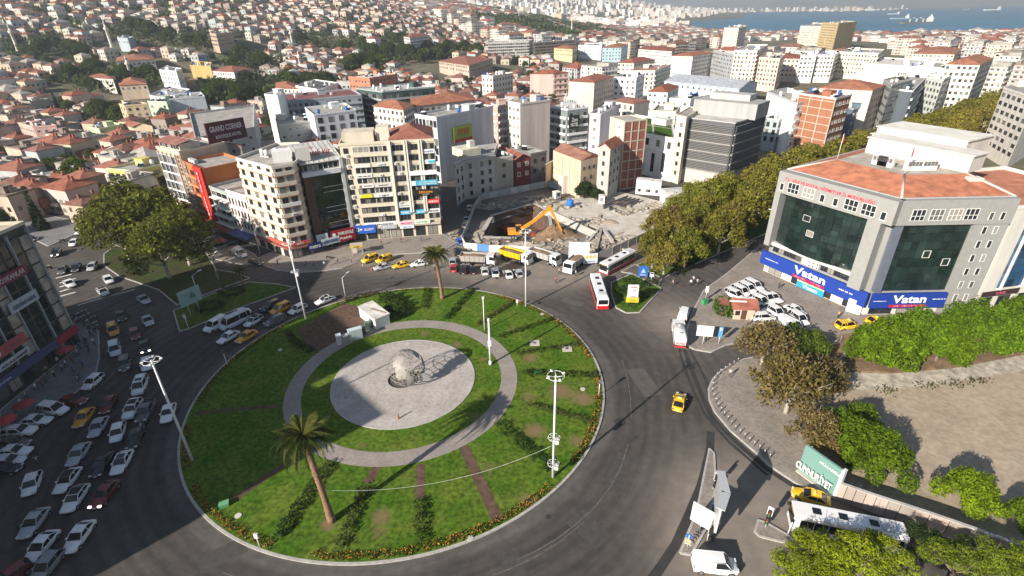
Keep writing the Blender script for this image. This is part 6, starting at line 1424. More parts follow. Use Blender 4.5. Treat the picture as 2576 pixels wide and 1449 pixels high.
CARS=[('hatch',(-93.6,106.54),-39.8,(0.8,0.8,0.79),'white hatchback with dark roof at the light stripe by the crossing'),('sedan',(-81.83,102.46),-39.7,(0.42,0.44,0.46),'silver sedan beside the corner of the shaded park'),('sedan',(-82.19,95.41),-52.8,(0.012,0.012,0.014),'black sedan ahead of the mustard taxi in the shaded traffic'),('sedan',(-75.39,93.28),-47.8,(0.42,0.44,0.46),'silver grey sedan alone beside the triangular lawn corner'),('taxi_van',(-80.19,89.77),-50.8,(0.72,0.3,0.015),'mustard taxi behind the white minivan in the shaded jam'),('hatch',(-74.84,88.2),-54.0,(0.16,0.012,0.014),'dark red hatchback beside the mustard taxi'),('minivan',(-75.25,82.83),-53.7,(0.62,0.66,0.7),'pale blue white minivan between mustard taxi and dark estate'),('sedan',(-70.07,83.65),-55.8,(0.012,0.012,0.014),'black sedan with bright headlights under the shaded jam'),('suv',(-70.37,78.08),-59.2,(0.1,0.105,0.11),'charcoal estate car just below the pale minivan'),('hatch',(-66.27,77.91),-60.1,(0.8,0.8,0.79),'white hatchback behind the lamp ring of the leaning mast'),('hatch',(-72.59,73.0),-90.6,(0.8,0.8,0.79),'white hatchback pulled out towards the shops, motorbike at its nose'),('minivan',(-63.53,71.53),-70.7,(0.8,0.8,0.79),'white people carrier with roof dot beside the leaning mast'),('sedan',(-72.47,68.12),-9.5,(0.16,0.012,0.014),'dark maroon sedan turning out of the shop street'),('sedan',(-65.94,67.0),-71.1,(0.16,0.012,0.014),'deep red sedan above the taxi in the jam'),('suv',(-61.06,65.56),-76.8,(0.8,0.8,0.79),'white crossover with black glass roof in the jam'),('pickup',(-58.59,65.05),-75.2,(0.1,0.105,0.11),'dark grey pickup truck beside the white crossover'),('sedan',(-54.81,64.62),-70.4,(0.8,0.8,0.79),'white sedan at the foot of the leaning mast by the kerb'),('taxi',(-67.66,63.94),-78.5,(0.72,0.3,0.015),'mustard taxi sedan in the middle of the shaded jam'),('minivan',(-73.91,65.89),-11.7,(0.8,0.8,0.79),'long white minivan leaving the side street, topmost of the row'),('sedan',(-74.75,63.37),3.1,(0.8,0.8,0.79),'white sedan leaving the side street under the long minivan'),('sedan',(-63.9,61.72),-74.3,(0.42,0.44,0.46),'silver sedan just below the mustard taxi'),('hatch',(-60.0,60.36),-66.0,(0.8,0.8,0.79),'small white hatchback beside the black sedan in the jam'),('suv',(-75.36,61.0),3.3,(0.8,0.8,0.79),'white estate car leaving the side street at the frame edge'),('sedan',(-56.61,59.19),-72.9,(0.012,0.012,0.014),'black sedan beside the small white hatchback'),('sedan',(-74.25,58.63),-6.2,(0.1,0.105,0.11),'grey dusty sedan squeezed between white cars at the edge'),('sedan',(-72.69,56.8),4.5,(0.8,0.8,0.79),'white sedan with black windscreen in the edge row'),('hatch',(-71.95,54.91),5.3,(0.62,0.66,0.7),'pale blue grey hatchback in the edge row'),('sedan',(-71.47,53.42),8.8,(0.012,0.012,0.014),'black sedan lowest of the edge row'),('sedan',(-62.9,56.14),-78.2,(0.42,0.44,0.46),'silver sedan between the side street and the black sedan'),('sedan',(-58.08,54.03),-78.2,(0.012,0.012,0.014),'black sedan beside the white car with black sunroof'),('sedan',(-55.53,54.4),-77.0,(0.8,0.8,0.79),'white sedan with black sunroof next to the kerb of the island'),('hatch',(-65.27,50.71),-63.8,(0.8,0.8,0.79),'white small hatchback alone at the jam edge'),('sedan',(-60.9,51.3),-82.1,(0.8,0.8,0.79),'white sedan above the black roofed white coupe'),('coupe',(-57.63,48.26),-80.1,(0.8,0.8,0.79),'white car with black roof in the jam'),('sedan',(-54.22,48.86),-86.2,(0.16,0.012,0.014),'dark red sedan with bright headlamp near the roundabout kerb'),('sedan',(-60.16,44.61),-80.8,(0.42,0.44,0.46),'bluish silver sedan at the lower edge of the jam'),('sedan',(-56.58,41.21),-87.6,(0.8,0.8,0.79),'white sedan behind the pale floodlight box'),('sedan',(-53.02,42.53),-84.7,(0.8,0.8,0.79),'white sedan last of the jam on the open asphalt'),('hatch',(-53.95,38.68),-87.9,(0.22,0.24,0.26),'grey green car half hidden by the pale floodlight box'),('hatch',(-57.12,37.46),-118.4,(0.16,0.012,0.014),'dark red car cut off by the frame corner'),('hatch',(-156.77,165.52),-109.1,(0.8,0.8,0.79),'white hatchback first of three parked under the lamp'),('hatch',(-151.55,165.51),-110.4,(0.8,0.8,0.79),'white hatchback middle of three parked under the lamp'),('sedan',(-146.44,165.55),-126.0,(0.8,0.8,0.79),'white sedan last of three parked under the lamp'),('taxi',(-135.31,164.92),-130.3,(0.72,0.3,0.015),'orange taxi alone on the upper street'),('hatch',(-149.52,177.46),-95.7,(0.012,0.012,0.014),'black hatchback parked at the low shops'),('panel_van',(-115.83,170.64),-140.9,(0.8,0.8,0.79),'white box van at the beige hotel podium'),('hatch',(-122.19,136.47),-68.0,(0.8,0.8,0.79),'white hatchback emerging from under the big plane tree'),('suv',(-121.78,129.53),-61.7,(0.012,0.012,0.014),'black crossover with lit headlights on the shaded side road'),('sedan',(-137.6,140.33),-9.6,(0.012,0.012,0.014),'dark sedan behind the dark stone office roof'),('sedan',(-112.07,118.78),-63.3,(0.1,0.105,0.11),'dark saloon waiting at the stop line beside the office'),('hatch',(-109.51,119.95),-63.8,(0.012,0.012,0.014),'black hatchback second at the stop line'),('hatch',(-105.73,120.36),-70.5,(0.42,0.44,0.46),'silver hatchback third at the stop line by the park corner'),('sedan',(-104.7,111.1),-38.8,(0.8,0.8,0.79),'bright white sedan in the sunny strip of road'),('hatch',(-96.54,112.69),-44.5,(0.8,0.8,0.79),'white hatchback in the sunny strip beside the park kerb'),('hatch',(-127.17,145.17),-60.9,(0.8,0.8,0.79),'white hatchback at the bright wedge by the plane tree'),('minivan',(-84.47,132.25),-121.3,(0.8,0.8,0.79),'white minivan parked in front of the red awnings'),('minivan',(-79.03,131.48),-119.3,(0.22,0.24,0.26),'grey minivan parked beside the white box van'),('pickup',(-88.47,139.56),-126.1,(0.22,0.24,0.26),'grey pickup parked in the shaded yard under the plane tree'),('hatch',(-85.39,139.77),-105.2,(0.62,0.66,0.7),'small pale car parked in the shaded yard'),('sedan',(-77.31,133.96),-144.9,(0.012,0.012,0.014),'black sedan parked by the red shop awnings'),('panel_van',(-71.2,126.53),-37.4,(0.8,0.8,0.79),'white panel van by the corner of the beige block'),('sedan',(-64.92,121.45),-30.6,(0.012,0.012,0.014),'black sedan at the kerb corner below the white panel van'),('panel_van',(-60.16,90.88),-112.5,(0.8,0.8,0.79),'small white panel van heading the island queue'),('minibus',(-56.69,91.95),-124.5,(0.62,0.66,0.7),'white and silver minibus with dark windows in the island queue'),('sedan',(-57.42,95.45),-134.6,(0.8,0.8,0.79),'white sedan behind the minibus at the lawn kerb'),('sedan',(-55.53,86.44),-116.2,(0.8,0.8,0.79),'white sedan beside the taxi at the island kerb'),('taxi',(-52.06,86.56),-114.7,(0.72,0.3,0.015),'orange taxi hugging the island kerb'),('hatch',(-53.12,92.31),-114.3,(0.8,0.8,0.79),'white hatchback with dark roof in the middle of the queue'),('suv',(-51.98,98.44),-121.2,(0.012,0.012,0.014),'black crossover beside the orange taxi van'),('taxi_van',(-49.39,97.06),-124.9,(0.72,0.3,0.015),'orange taxi van next to the tall mast'),('hatch',(-45.67,96.88),-124.0,(0.8,0.8,0.79),'white hatchback at the foot of the tall mast'),('sedan',(-41.0,100.64),-134.7,(0.8,0.8,0.79),'white sedan with sunroof last in the island queue'),('suv',(-48.6,92.23),-125.6,(0.1,0.105,0.11),'dark grey car at the island kerb behind the orange taxi'),('taxi_van',(-36.02,121.74),-134.8,(0.8,0.48,0.015),'yellow taxi van first at the taxi stand hut'),('taxi_van',(-32.34,121.33),-138.1,(0.8,0.48,0.015),'yellow taxi van second at the taxi stand'),('sedan',(-31.86,117.06),-152.2,(0.42,0.44,0.46),'blue grey sedan in front of the yellow taxi vans'),('taxi',(-27.45,117.86),-154.6,(0.8,0.48,0.015),'yellow taxi sedan between grey and white cars'),('taxi',(-23.07,118.47),-161.1,(0.8,0.8,0.79),'white sedan with roof sign behind the palm trunk'),('hatch',(-14.09,115.73),90.4,(0.42,0.03,0.03),'red hatchback first of the row below the dump trucks'),('suv',(-11.73,114.8),91.8,(0.012,0.012,0.014),'black crossover second of the row below the dump trucks'),('sedan',(-9.3,114.69),94.1,(0.012,0.012,0.014),'black sedan third of the row below the dump trucks'),('hatch',(-6.46,113.83),95.0,(0.8,0.8,0.79),'white hatchback fourth of the row below the dump trucks'),('sedan',(-3.94,112.95),95.4,(0.8,0.8,0.79),'white sedan fifth of the row below the dump trucks'),('sedan',(-0.95,111.89),105.9,(0.8,0.8,0.79),'white sedan with open boot at the end of the row'),('hatch',(1.54,112.22),105.2,(0.42,0.44,0.46),'silver hatchback last of the row beside the lamp mast'),('suv',(-13.96,125.45),98.3,(0.012,0.012,0.014),'black van tucked behind the grey dump truck'),('hatch',(-14.66,119.62),92.4,(0.42,0.44,0.46),'silver hatchback half behind the red one'),('hatch',(-14.06,132.44),106.3,(0.03,0.1,0.42),'blue car parked by the hoarding corner'),('suv',(-13.88,138.99),89.4,(0.012,0.012,0.014),'black car parked beside the hoarding in the alley'),('hatch',(-13.53,145.01),90.0,(0.1,0.105,0.11),'grey car parked in the alley above the black one'),('sedan',(-13.25,149.56),87.1,(0.42,0.44,0.46),'pale car parked in the alley, third from its mouth'),('hatch',(-12.92,159.94),87.8,(0.8,0.8,0.79),'white car parked deepest in the alley'),('panel_van',(34.91,91.65),64.0,(0.8,0.8,0.79),'white high panel van ahead of the tank lorry'),('taxi',(26.25,64.95),65.7,(0.8,0.48,0.015),'yellow taxi alone on the sunny roundabout lanes'),('taxi_van',(65.17,86.33),11.2,(0.8,0.48,0.015),'yellow taxi van first in the row by the blue shop sign'),('taxi',(71.93,87.84),8.8,(0.8,0.48,0.015),'yellow taxi second in the row beside the lush trees'),('taxi',(79.84,88.88),10.4,(0.8,0.48,0.015),'yellow taxi third in the row mostly under the trees'),('taxi',(49.14,85.37),-29.0,(0.8,0.48,0.015),'yellow taxi half under the dry tree beside the white vans'),('taxi',(37.56,46.23),153.7,(0.8,0.48,0.015),'yellow taxi with open side passing the teal hoarding'),('panel_van',(22.15,37.24),-6.4,(0.8,0.8,0.79),'white delivery van with graphics on its side near the frame bottom'),('minivan',(54.09,103.44),-62.5,(0.8,0.8,0.79),'topmost white van of the forecourt row against the plaza'),('minivan',(52.14,102.12),-64.5,(0.8,0.8,0.79),'second white van from the top of the forecourt row'),('minivan',(50.23,100.84),-63.6,(0.8,0.8,0.79),'third white van from the top of the forecourt row'),('minivan',(48.25,99.32),-59.8,(0.8,0.8,0.79),'white van of the forecourt row next to the ivy kiosk'),('minivan',(54.35,97.67),-65.5,(0.8,0.8,0.79),'white van between the pale sedan and its twin'),('sedan',(56.02,97.98),-68.4,(0.8,0.8,0.79),'pale white sedan next to the blue and yellow banner'),('minivan',(52.48,96.46),-59.4,(0.8,0.8,0.79),'white van in the heart of the parked pack'),('minivan',(53.69,91.84),-72.9,(0.8,0.8,0.79),'white van behind the small van with red seat beside it'),('sedan',(58.08,92.59),-61.0,(0.8,0.8,0.79),'white sedan beside the kerb post of the forecourt'),('minivan',(57.06,89.1),-76.8,(0.8,0.8,0.79),'white people carrier lowest but one of the pack'),('panel_van',(54.43,86.46),-62.4,(0.8,0.8,0.79),'small white van at the front of the pack'),('minivan',(50.32,89.85),1.1,(0.8,0.8,0.79),'white van turned sideways behind the kiosk'),('sedan',(50.72,95.79),-66.4,(0.8,0.8,0.79),'silver white car hidden between vans and kiosk roof'),('sedan',(51.06,93.68),-50.4,(0.8,0.8,0.79),'pale grey car wedged under the white vans')]
def lift(p):
 """height of the paved surface under a wheel"""
 return 0.
for kind,p,deg,col,label in CARS:car(kind,p,deg,col,label)
# ---- buses
def bus(p,deg,body,skirt,label,doors=True):
 t=thing('bus',label,'bus',(p[0],p[1],0),math.radians(deg))
 L,W,H=11.8,2.55,3.0;h=L/2;b=MB()
 sec=[(-h,.88),(-h+.12,.97),(h-.35,1),(h-.08,.96),(h,.86)]
 ring=[(-1,.35),(-1,1.2),(-1,2.5),(-.93,2.9),(-.8,3.0),(.8,3.0),(.93,2.9),(1,2.5),(1,1.2),(1,.35)]
 for x,f in sec:b.v+=[(x,y*W/2*(f if abs(y)>.5 else 1),z-(.08 if f<.9 and z>2.6 else 0))for y,z in ring]
 k=len(ring)
 for i in range(len(sec)-1):
  for j in range(k):b.f.append([(i+1)*k+j,(i+1)*k+(j+1)%k,i*k+(j+1)%k,i*k+j]);b.m.append(0);b.s.append(False)
 b.f.append(list(range(k)));b.f.append([(len(sec)-1)*k+j for j in range(k)][::-1]);b.m+=[0,0];b.s+=[False,False]
 b.build('body','paint',t,body)
 for s in(-1,1):
  MB().box(-h+.1,h-.3,s*W/2-.02,s*W/2+.02,.36,1.05).build('skirt','paint',t,skirt)
  for i in range(7):
   MB().box(-h+.5+i*1.52,-h+1.92+i*1.52,s*W/2-.02,s*W/2+.025,1.25,2.45).build('side_window','car_glass',t)
 if doors:
  for x in(-1.2,3.6):MB().box(x,x+1.3,-W/2-.04,-W/2+.01,.45,2.5).build('door','car_glass',t)
 MB().box(h-.05,h+.02,-1.1,1.1,1.15,2.72).build('windscreen','car_glass',t)
 MB().box(-h-.02,-h+.05,-1.0,1.0,1.5,2.55).build('rear_window','car_glass',t)
 MB().box(h-.06,h+.03,-.7,.7,2.52,2.74).build('destination_display','plain',t,(.5,.25,.02))
 MB().box(h-.1,h+.04,-1.2,1.2,.36,.62).build('bumper','paint',t,skirt)
 MB().box(-h-.04,-h+.1,-1.2,1.2,.36,1.15).build('bumper','paint',t,skirt)
 for s in(-1,1):
  MB().box(h-.02,h+.05,s*.95-.16,s*.95+.16,.7,.92).build('headlight','lamp_clear',t)
  MB().box(-h-.05,-h+.02,s*1.05-.1,s*1.05+.1,.9,1.3).build('tail_light','lamp_red',t)
  MB().box(h-.05,h+.25,s*1.3-.12,s*1.3+.12,1.9,2.3).build('mirror','black_plastic',t)
 for x in(-2.6,.6,3.4):MB().box(x-.45,x+.45,-.4,.4,3.0,3.1).build('roof_hatch','car_glass',t)
 MB().box(-4.8,-3.3,-.85,.85,3.0,3.22).build('roof_unit','plain',t,(.55,.55,.55))
 add_wheels(t,(3.2,-2.9),W/2-.15,.5,.3)
 return t
def bus_at(r,f,*a):
 d=math.degrees(math.atan2(f[1]-r[1],f[0]-r[0]));bus(((r[0]+f[0])/2,(r[1]+f[1])/2),d,*a)
BWH=(.80,.80,.79)
bus_at((29.55,119.14),(22.16,111.97),BWH,(.55,.02,.03),'white bus with red lower edge coming round past the site wall')
bus_at((18.92,94.83),(18.98,106.49),BWH,(.55,.012,.02),'white roofed bus with bright red flank at the median tip')
bus_at((43.24,39.77),(34.32,42.46),BWH,(.62,.60,.60),'white city bus with red wheel arch behind the pines')
# ---- tipper lorries
def tipper(p,deg,bedc,label,load=True,cabc=(.78,.78,.77)):
 t=thing('dump_truck',label,'dump truck',(p[0],p[1],0),math.radians(deg))
 MB().box(-4.1,4.0,-.5,.5,.75,1.05).build('chassis','steel_dark',t)
 c=MB();c.add([(2.3,-1.22,.8),(4.2,-1.2,.8),(4.25,-1.2,1.7),(4.0,-1.15,2.95),(2.3,-1.2,2.95),(2.3,1.22,.8),(4.2,1.2,.8),(4.25,1.2,1.7),(4.0,1.15,2.95),(2.3,1.2,2.95)],[(0,1,2,3,4),(9,8,7,6,5),(1,6,7,2),(2,7,8,3),(3,8,9,4),(4,9,5,0),(0,5,6,1)])
 c.build('cab','paint',t,cabc)
 MB().add([(4.262,-1.08,1.78),(4.262,1.08,1.78),(4.045,1.02,2.8),(4.045,-1.02,2.8)],[(0,1,2,3)]).build('windscreen','car_glass',t)
 for s in(-1,1):
  v=[(2.95,s*1.235,1.85),(4.05,s*1.225,1.85),(3.85,s*1.19,2.7),(2.95,s*1.205,2.7)]
  MB().add(v,[(0,1,2,3)]if s<0 else[(3,2,1,0)]).build('side_window','car_glass',t)
  MB().box(4.2,4.32,s*.9-.18,s*.9+.18,.85,1.1).build('headlight','lamp_clear',t)
  MB().box(4.0,4.25,s*1.42-.1,s*1.42+.1,1.9,2.6).build('mirror','black_plastic',t)
  MB().box(-4.15,2.0,s*1.15-.12,s*1.15+.12,1.02,1.12).build('mudguard','black_plastic',t)
 MB().box(4.1,4.36,-1.22,1.22,.5,.82).build('bumper','paint',t,cabc)
 B=MB();o=[(-4.1,-1.25,1.25),(1.9,-1.25,1.25),(1.9,1.25,1.25),(-4.1,1.25,1.25),(-4.5,-1.32,2.75),(2.0,-1.32,2.75),(2.0,1.32,2.75),(-4.5,1.32,2.75)]
 B.add(o,[(0,3,2,1),(0,1,5,4),(1,2,6,5),(2,3,7,6),(3,0,4,7)])
 i_=[(-4.0,-1.15,1.4),(1.8,-1.15,1.4),(1.8,1.15,1.4),(-4.0,1.15,1.4),(-4.4,-1.22,2.75),(1.9,-1.22,2.75),(1.9,1.22,2.75),(-4.4,1.22,2.75)]
 B.add(i_,[(0,1,2,3),(4,5,1,0),(5,6,2,1),(6,7,3,2),(7,4,0,3)])
 B.add(o[4:]+i_[4:],[(0,1,5,4),(1,2,6,5),(2,3,7,6),(3,0,4,7)])
 B.box(1.95,2.9,-1.25,1.25,2.7,2.85)
 for x in(-3.2,-2.,-.8,.4,1.5):
  for s in(-1,1):B.add([(x,s*1.26,1.25),(x+.14,s*1.26,1.25),(x+.14,s*1.38,2.72),(x,s*1.38,2.72)],[(0,1,2,3),(3,2,1,0)])
 B.build('tipper_bed','paint',t,bedc)
 if load:
  rr=random.Random(int(abs(p[0])*10));s_=MB();nx,ny=10,5
  for i in range(nx+1):
   for j in range(ny+1):
    x=-4.25+6.0*i/nx;y=-1.14+2.28*j/ny;e=math.sin(PI*j/ny)*math.sin(PI*i/nx)
    s_.v.append((x,y,2.3+.5*e+rr.uniform(-.08,.08)))
  for i in range(nx):
   for j in range(ny):a=i*(ny+1)+j;s_.f.append([a,a+ny+1,a+ny+2,a+1]);s_.m.append(0);s_.s.append(True)
  s_.build('soil_load','earth',t)
 add_wheels(t,(3.3,1.7,-2.2,-3.5),1.05,.52,.34)
 return t
def tip_at(r,f,*a):
 d=math.degrees(math.atan2(f[1]-r[1],f[0]-r[0]));return tipper(((r[0]+f[0])/2,(r[1]+f[1])/2),d,*a)
tip_at((-12.61,119.23),(-3.9,117.95),(.40,.38,.35),'grey tipper lorry full of soil behind the row of parked cars')
tip_at((-2.49,122.72),(4.91,117.55),(.74,.46,.02),'yellow bed tipper lorry loaded with brown soil')
tip_at((4.86,122.37),(11.92,116.36),(.42,.42,.42),'grey tipper lorry with half empty bed and white cab')
tip_at((17.61,119.03),(13.31,112.11),(.30,.30,.30),'tipper lorry with white cab facing the roundabout by the site board')
# ---- tank lorry
def tanker(p,deg):
 t=thing('tank_truck','white municipal tank lorry with red lettering dripping along the roadway','tank truck',(p[0],p[1],0),math.radians(deg))
 MB().box(-3.3,3.1,-.45,.45,.7,1.0).build('chassis','steel_dark',t)
 c=MB();c.add([(1.7,-1.12,.7),(3.4,-1.1,.7),(3.45,-1.1,1.6),(3.15,-1.05,2.6),(1.7,-1.1,2.65),(1.7,1.12,.7),(3.4,1.1,.7),(3.45,1.1,1.6),(3.15,1.05,2.6),(1.7,1.1,2.65)],[(0,1,2,3,4),(9,8,7,6,5),(1,6,7,2),(2,7,8,3),(3,8,9,4),(4,9,5,0),(0,5,6,1)])
 c.build('cab','paint',t,(.78,.78,.77))
 MB().add([(3.46,-1.,1.66),(3.46,1.,1.66),(3.19,.95,2.5),(3.19,-.95,2.5)],[(0,1,2,3)]).build('windscreen','car_glass',t)
 for s in(-1,1):MB().box(3.3,3.6,s*1.3-.1,s*1.3+.1,1.7,2.3).build('mirror','black_plastic',t)
 b=MB();n=16;ring=[(1.12*math.copysign(abs(math.cos(a))**.6,math.cos(a)),1.95+.9*math.copysign(abs(math.sin(a))**.6,math.sin(a)))for a in[2*PI*i/n for i in range(n)]]
 for x in(-3.3,-3.2,1.45,1.55):
  f=.9 if x in(-3.3,1.55)else 1
  b.v+=[(x,y*f,1.95+(z-1.95)*f)for y,z in ring]
 for i in range(3):
  for j in range(n):b.f.append([i*n+j,(i+1)*n+j,(i+1)*n+(j+1)%n,i*n+(j+1)%n][::-1]);b.m.append(0);b.s.append(True)
 b.f.append(list(range(n)));b.f.append([3*n+j for j in range(n)][::-1]);b.m+=[0,0];b.s+=[False,False]
 b.build('tank','paint',t,(.74,.73,.71))
 for x in(-2.2,-.6,.8):MB().tube((x,0,2.8),(x,0,2.98),.3,n=10).build('hatch','steel',t)
 MB().box(-3.42,-3.32,-.95,.95,1.05,1.7).build('rear_panel','plain',t,(.75,.72,.70))
 o=obj('lettering',text_mesh('SULAMA',1.6,.35,'plain',.03,.02),t,(.5,.02,.03),(-3.46,0,1.38),(0,0,-PI/2))
 MB().box(-3.5,-3.2,-1.05,1.05,.5,.75).build('bumper','plain',t,(.5,.05,.04))
 for s in(-1,1):MB().box(-2.9,1.3,s*1.05-.06,s*1.05+.06,.85,1.05).build('side_guard','steel',t)
 add_wheels(t,(2.6,-1.7,-2.6),.95,.48,.3)
ra,fa=(30.9,80.73),(32.01,86.07)
tanker(((ra[0]+fa[0])/2,(ra[1]+fa[1])/2),math.degrees(math.atan2(fa[1]-ra[1],fa[0]-ra[0])))
# ---- excavators
def excavator(p,deg,col,label,z=0.,boom=((.9,0,2.2),(4.6,0,4.2),(8.2,0,6.4)),stick=(11.0,0,1.6),wheeled=True):
 t=thing('excavator',label,'excavator',(p[0],p[1],z),math.radians(deg))
 MB().box(-2.0,2.0,-1.0,1.0,.6,1.1).build('undercarriage','steel_dark',t)
 if wheeled:add_wheels(t,(1.5,-1.5),1.15,.62,.5)
 else:
  for s in(-1,1):MB().prism([(-2.2,.0),(-1.7,-.42),(1.7,-.42),(2.2,0),(1.7,.42),(-1.7,.42)],-.3,.3).build('track','tyre',t,None,(0,s*1.2,.45),(PI/2,0,0))
 MB().tube((0,0,1.1),(0,0,1.3),.8,n=12).build('turntable','steel_dark',t)
 MB().box(-2.8,.9,-1.3,1.3,1.3,2.0).box(-2.8,-.6,-1.3,1.3,2.0,2.5).build('house','paint',t,col)
 MB().box(-.5,.95,.3,1.3,2.0,3.2).build('cab','car_glass',t)
 MB().box(-.55,1.0,.27,1.33,3.2,3.28).build('cab_roof','paint',t,col)
 b=MB()
 for p_,q_,w0 in((boom[0],boom[1],.42),(boom[1],boom[2],.38)):
  P_,Q_=Vector(p_),Vector(q_);d=(Q_-P_).normalized();up=Vector((-d.z,0,d.x))
  v=[]
  for c_,hh_ in((P_,w0),(Q_,w0*.9)):
   for y in(-.25,.25):v+=[c_+up*hh_+Vector((0,y,0)),c_-up*hh_+Vector((0,y,0))]
  b.add(v,[(0,2,6,4),(1,5,7,3),(0,4,5,1),(2,3,7,6),(0,1,3,2),(4,6,7,5)])
 b.build('boom','paint',t,col)
 b=MB();P_,Q_=Vector(boom[2]),Vector(stick);d=(Q_-P_).normalized();up=Vector((-d.z,0,d.x));v=[]
 for c_,hh_ in((P_-d*.8,.4),(Q_,.2)):
  for y in(-.22,.22):v+=[c_+up*hh_+Vector((0,y,0)),c_-up*hh_+Vector((0,y,0))]
 b.add(v,[(0,2,6,4),(1,5,7,3),(0,4,5,1),(2,3,7,6),(0,1,3,2),(4,6,7,5)]);b.build('stick','paint',t,col)
 bk=MB();q=Vector(stick)
 pf_=[(0,0),(.75,-.3),(.9,-1.0),(.35,-1.45),(-.45,-1.15),(-.3,-.95),(.3,-1.15),(.6,-.85),(.5,-.4)]
 for y in(-.6,.6):bk.v+=[(q.x+x-.3,y,q.z+z_+.15)for x,z_ in pf_]
 k=len(pf_)
 for i in range(k):bk.f.append([i,(i+1)%k,k+(i+1)%k,k+i]);bk.m.append(0);bk.s.append(False)
 bk.build('bucket','steel_dark',t)
 MB().tube((.9,-.1,1.9),(3.6,-.1,3.3),.09,n=6).tube((boom[1][0],0,boom[1][2]+.5),(boom[2][0]-.6,0,boom[2][2]+.6),.09,n=6).build('hydraulic_ram','steel',t)
 return t
eb=(1.91,134.39)
ed=(14.38,134.91)
excavator(eb,math.degrees(math.atan2(ed[1]-eb[1],ed[0]-eb[0]))+2,(.66,.30,.02),'orange excavator reaching its long boom over the soil heap',.6,((.9,0,2.4),(4.4,0,4.6),(8.8,0,8.0)),(12.2,0,1.2))
excavator((-2.91,155.43),130,(.34,.03,.03),'dark red excavator down in the shaded pit',-6.4,((.9,0,2.2),(3.8,0,4.6),(5.6,0,4.2)),(7.0,0,1.0),False)
excavator((9.1,146.2),20,(.45,.06,.03),'small red digger behind the soil heap',-5.5,((.6,0,2.),(1.6,0,3.2),(2.6,0,3.0)),(3.2,0,1.4),False)
# ---- motorbikes and scooters
def moto(p,deg,col,label,group=None,z=0.):
 t=thing('motorbike',label,'motorbike',(p[0],p[1],z),math.radians(deg),group)
 add=wheel_mesh(.3,.1)
 for x in(-.62,.62):
  o=obj('wheel',add[0],t,None,(x,0,.3));obj('rim',add[1],o)
 MB().tube((-.62,0,.35),(0,0,.5),.09,n=6).tube((0,0,.5),(.45,0,.85),.1,n=6).box(-.3,.25,-.13,.13,.35,.62).build('frame','steel_dark',t)
 MB().box(-.75,.0,-.14,.14,.68,.8).build('seat','black_plastic',t)
 MB().box(.0,.42,-.15,.15,.62,.88).box(-.85,-.6,-.12,.12,.5,.68).build('fairing','paint',t,col)
 MB().tube((.62,0,.3),(.42,0,1.0),.04,n=5).tube((.42,-.35,1.02),(.42,.35,1.02),.025,n=5).build('fork','steel',t)
 MB().box(.5,.58,-.1,.1,.78,.95).build('headlight','lamp_clear',t)
 return t
MOTO=[((-76.13,74.37),-60,(.05,.05,.05),'motorbike at the nose of the white hatchback by the shops'),((-57.37,61.97),-70,(.1,.1,.1),'motorbike filtering behind the dark grey pickup'),((-68.39,55.59),-60,(.04,.04,.04),'motorbike below the shaded edge row'),((-70.79,54.26),20,(.5,.5,.5),'scooter with white screen beside the lowest black sedan'),((-38.6,127.78),10,(.5,.5,.52),'silver motorbike parked against the taxi stand hut'),((-47.32,123.47),170,(.03,.03,.03),'dark motorbike with rider shade on the pavement'),((-51.95,120.09),-80,(.05,.06,.05),'scooter riding off the corner pavement'),((-48.38,130.55),100,(.6,.6,.6),'white scooter under the maroon coach board'),((-47.1,132.18),90,(.1,.1,.1),'motorbike parked under the maroon coach board'),((-21.6,121.99),0,(.05,.05,.05),'covered motorbike beside the white roof sign taxi'),((-117.26,120.65),60,(.35,.3,.1),'motorbike waiting at the stop line bollard'),((-127.38,138.88),80,(.3,.25,.2),'motorbike beside the white hatchback under the plane'),((43.13,91.58),150,(.5,.03,.03),'red motorbike parked by the ivy kiosk'),((42.67,92.27),150,(.4,.4,.42),'silver motorbike parked by the ivy kiosk')]
for p,dg_,col,lab in MOTO:moto(p,dg_,col,lab)
MP=[(-92.04,95.89),(-89.94,93.9),(-89.95,94.85),(-87.9,92.89),(-87.9,93.82),(-85.84,91.59),(-85.91,92.51),(-84.12,90.62),(-91.36,97.17),(-89.54,95.8),(-87.59,94.44),(-91.57,96.52)]
for i,p in enumerate(MP):moto(p,60+25*math.sin(i*3),(.06,.06,.08)if i%3 else(.3,.32,.36),('dark motorbike in the cluster parked at the stone office corner','grey motorbike in the cluster parked at the stone office corner')[0 if i%3 else 1],('dark motorbikes at the office corner','grey motorbikes at the office corner')[0 if i%3 else 1],.15)
# --- globe sculpture and the island's furniture
mat('globe_metal',(.32,.30,.27),rough=.65,metal=.1,noise=1.2,amt=.3)
gc=(-18.02,71.63)
GR=3.05
gl=thing('globe_sculpture','openwork metal globe with sheet continents over the round plaza pit','sculpture',(gc[0],gc[1],0))
b=MB()
def sp(la,lo,r=GR):return(r*math.cos(la)*math.cos(lo),r*math.cos(la)*math.sin(lo),3.35+r*math.sin(la))
for i in range(12):
 lo=i*PI/6
 for k in range(16):b.tube(sp(-PI/2+PI*k/16,lo),sp(-PI/2+PI*(k+1)/16,lo),.042,n=4,cap=False)
b.build('meridian','globe_metal',gl)
b=MB()
for la in[math.radians(x)for x in(-60,-40,-20,0,20,40,60)]:
 for k in range(28):b.tube(sp(la,2*PI*k/28),sp(la,2*PI*(k+1)/28),.042,n=4,cap=False)
b.build('parallel','globe_metal',gl)
CONT=[(20,-85,34,26),(48,-100,24,40),(62,-100,14,48),(-12,-60,26,18),(-32,-66,16,9),(55,-35,6,8),(10,20,26,24),(-14,26,20,14),(50,20,16,26),(55,80,22,50),(28,80,14,22),(-25,135,12,18),(72,-40,12,22),(36,110,16,22),(18,-100,10,8)]
rot=math.radians(-10)
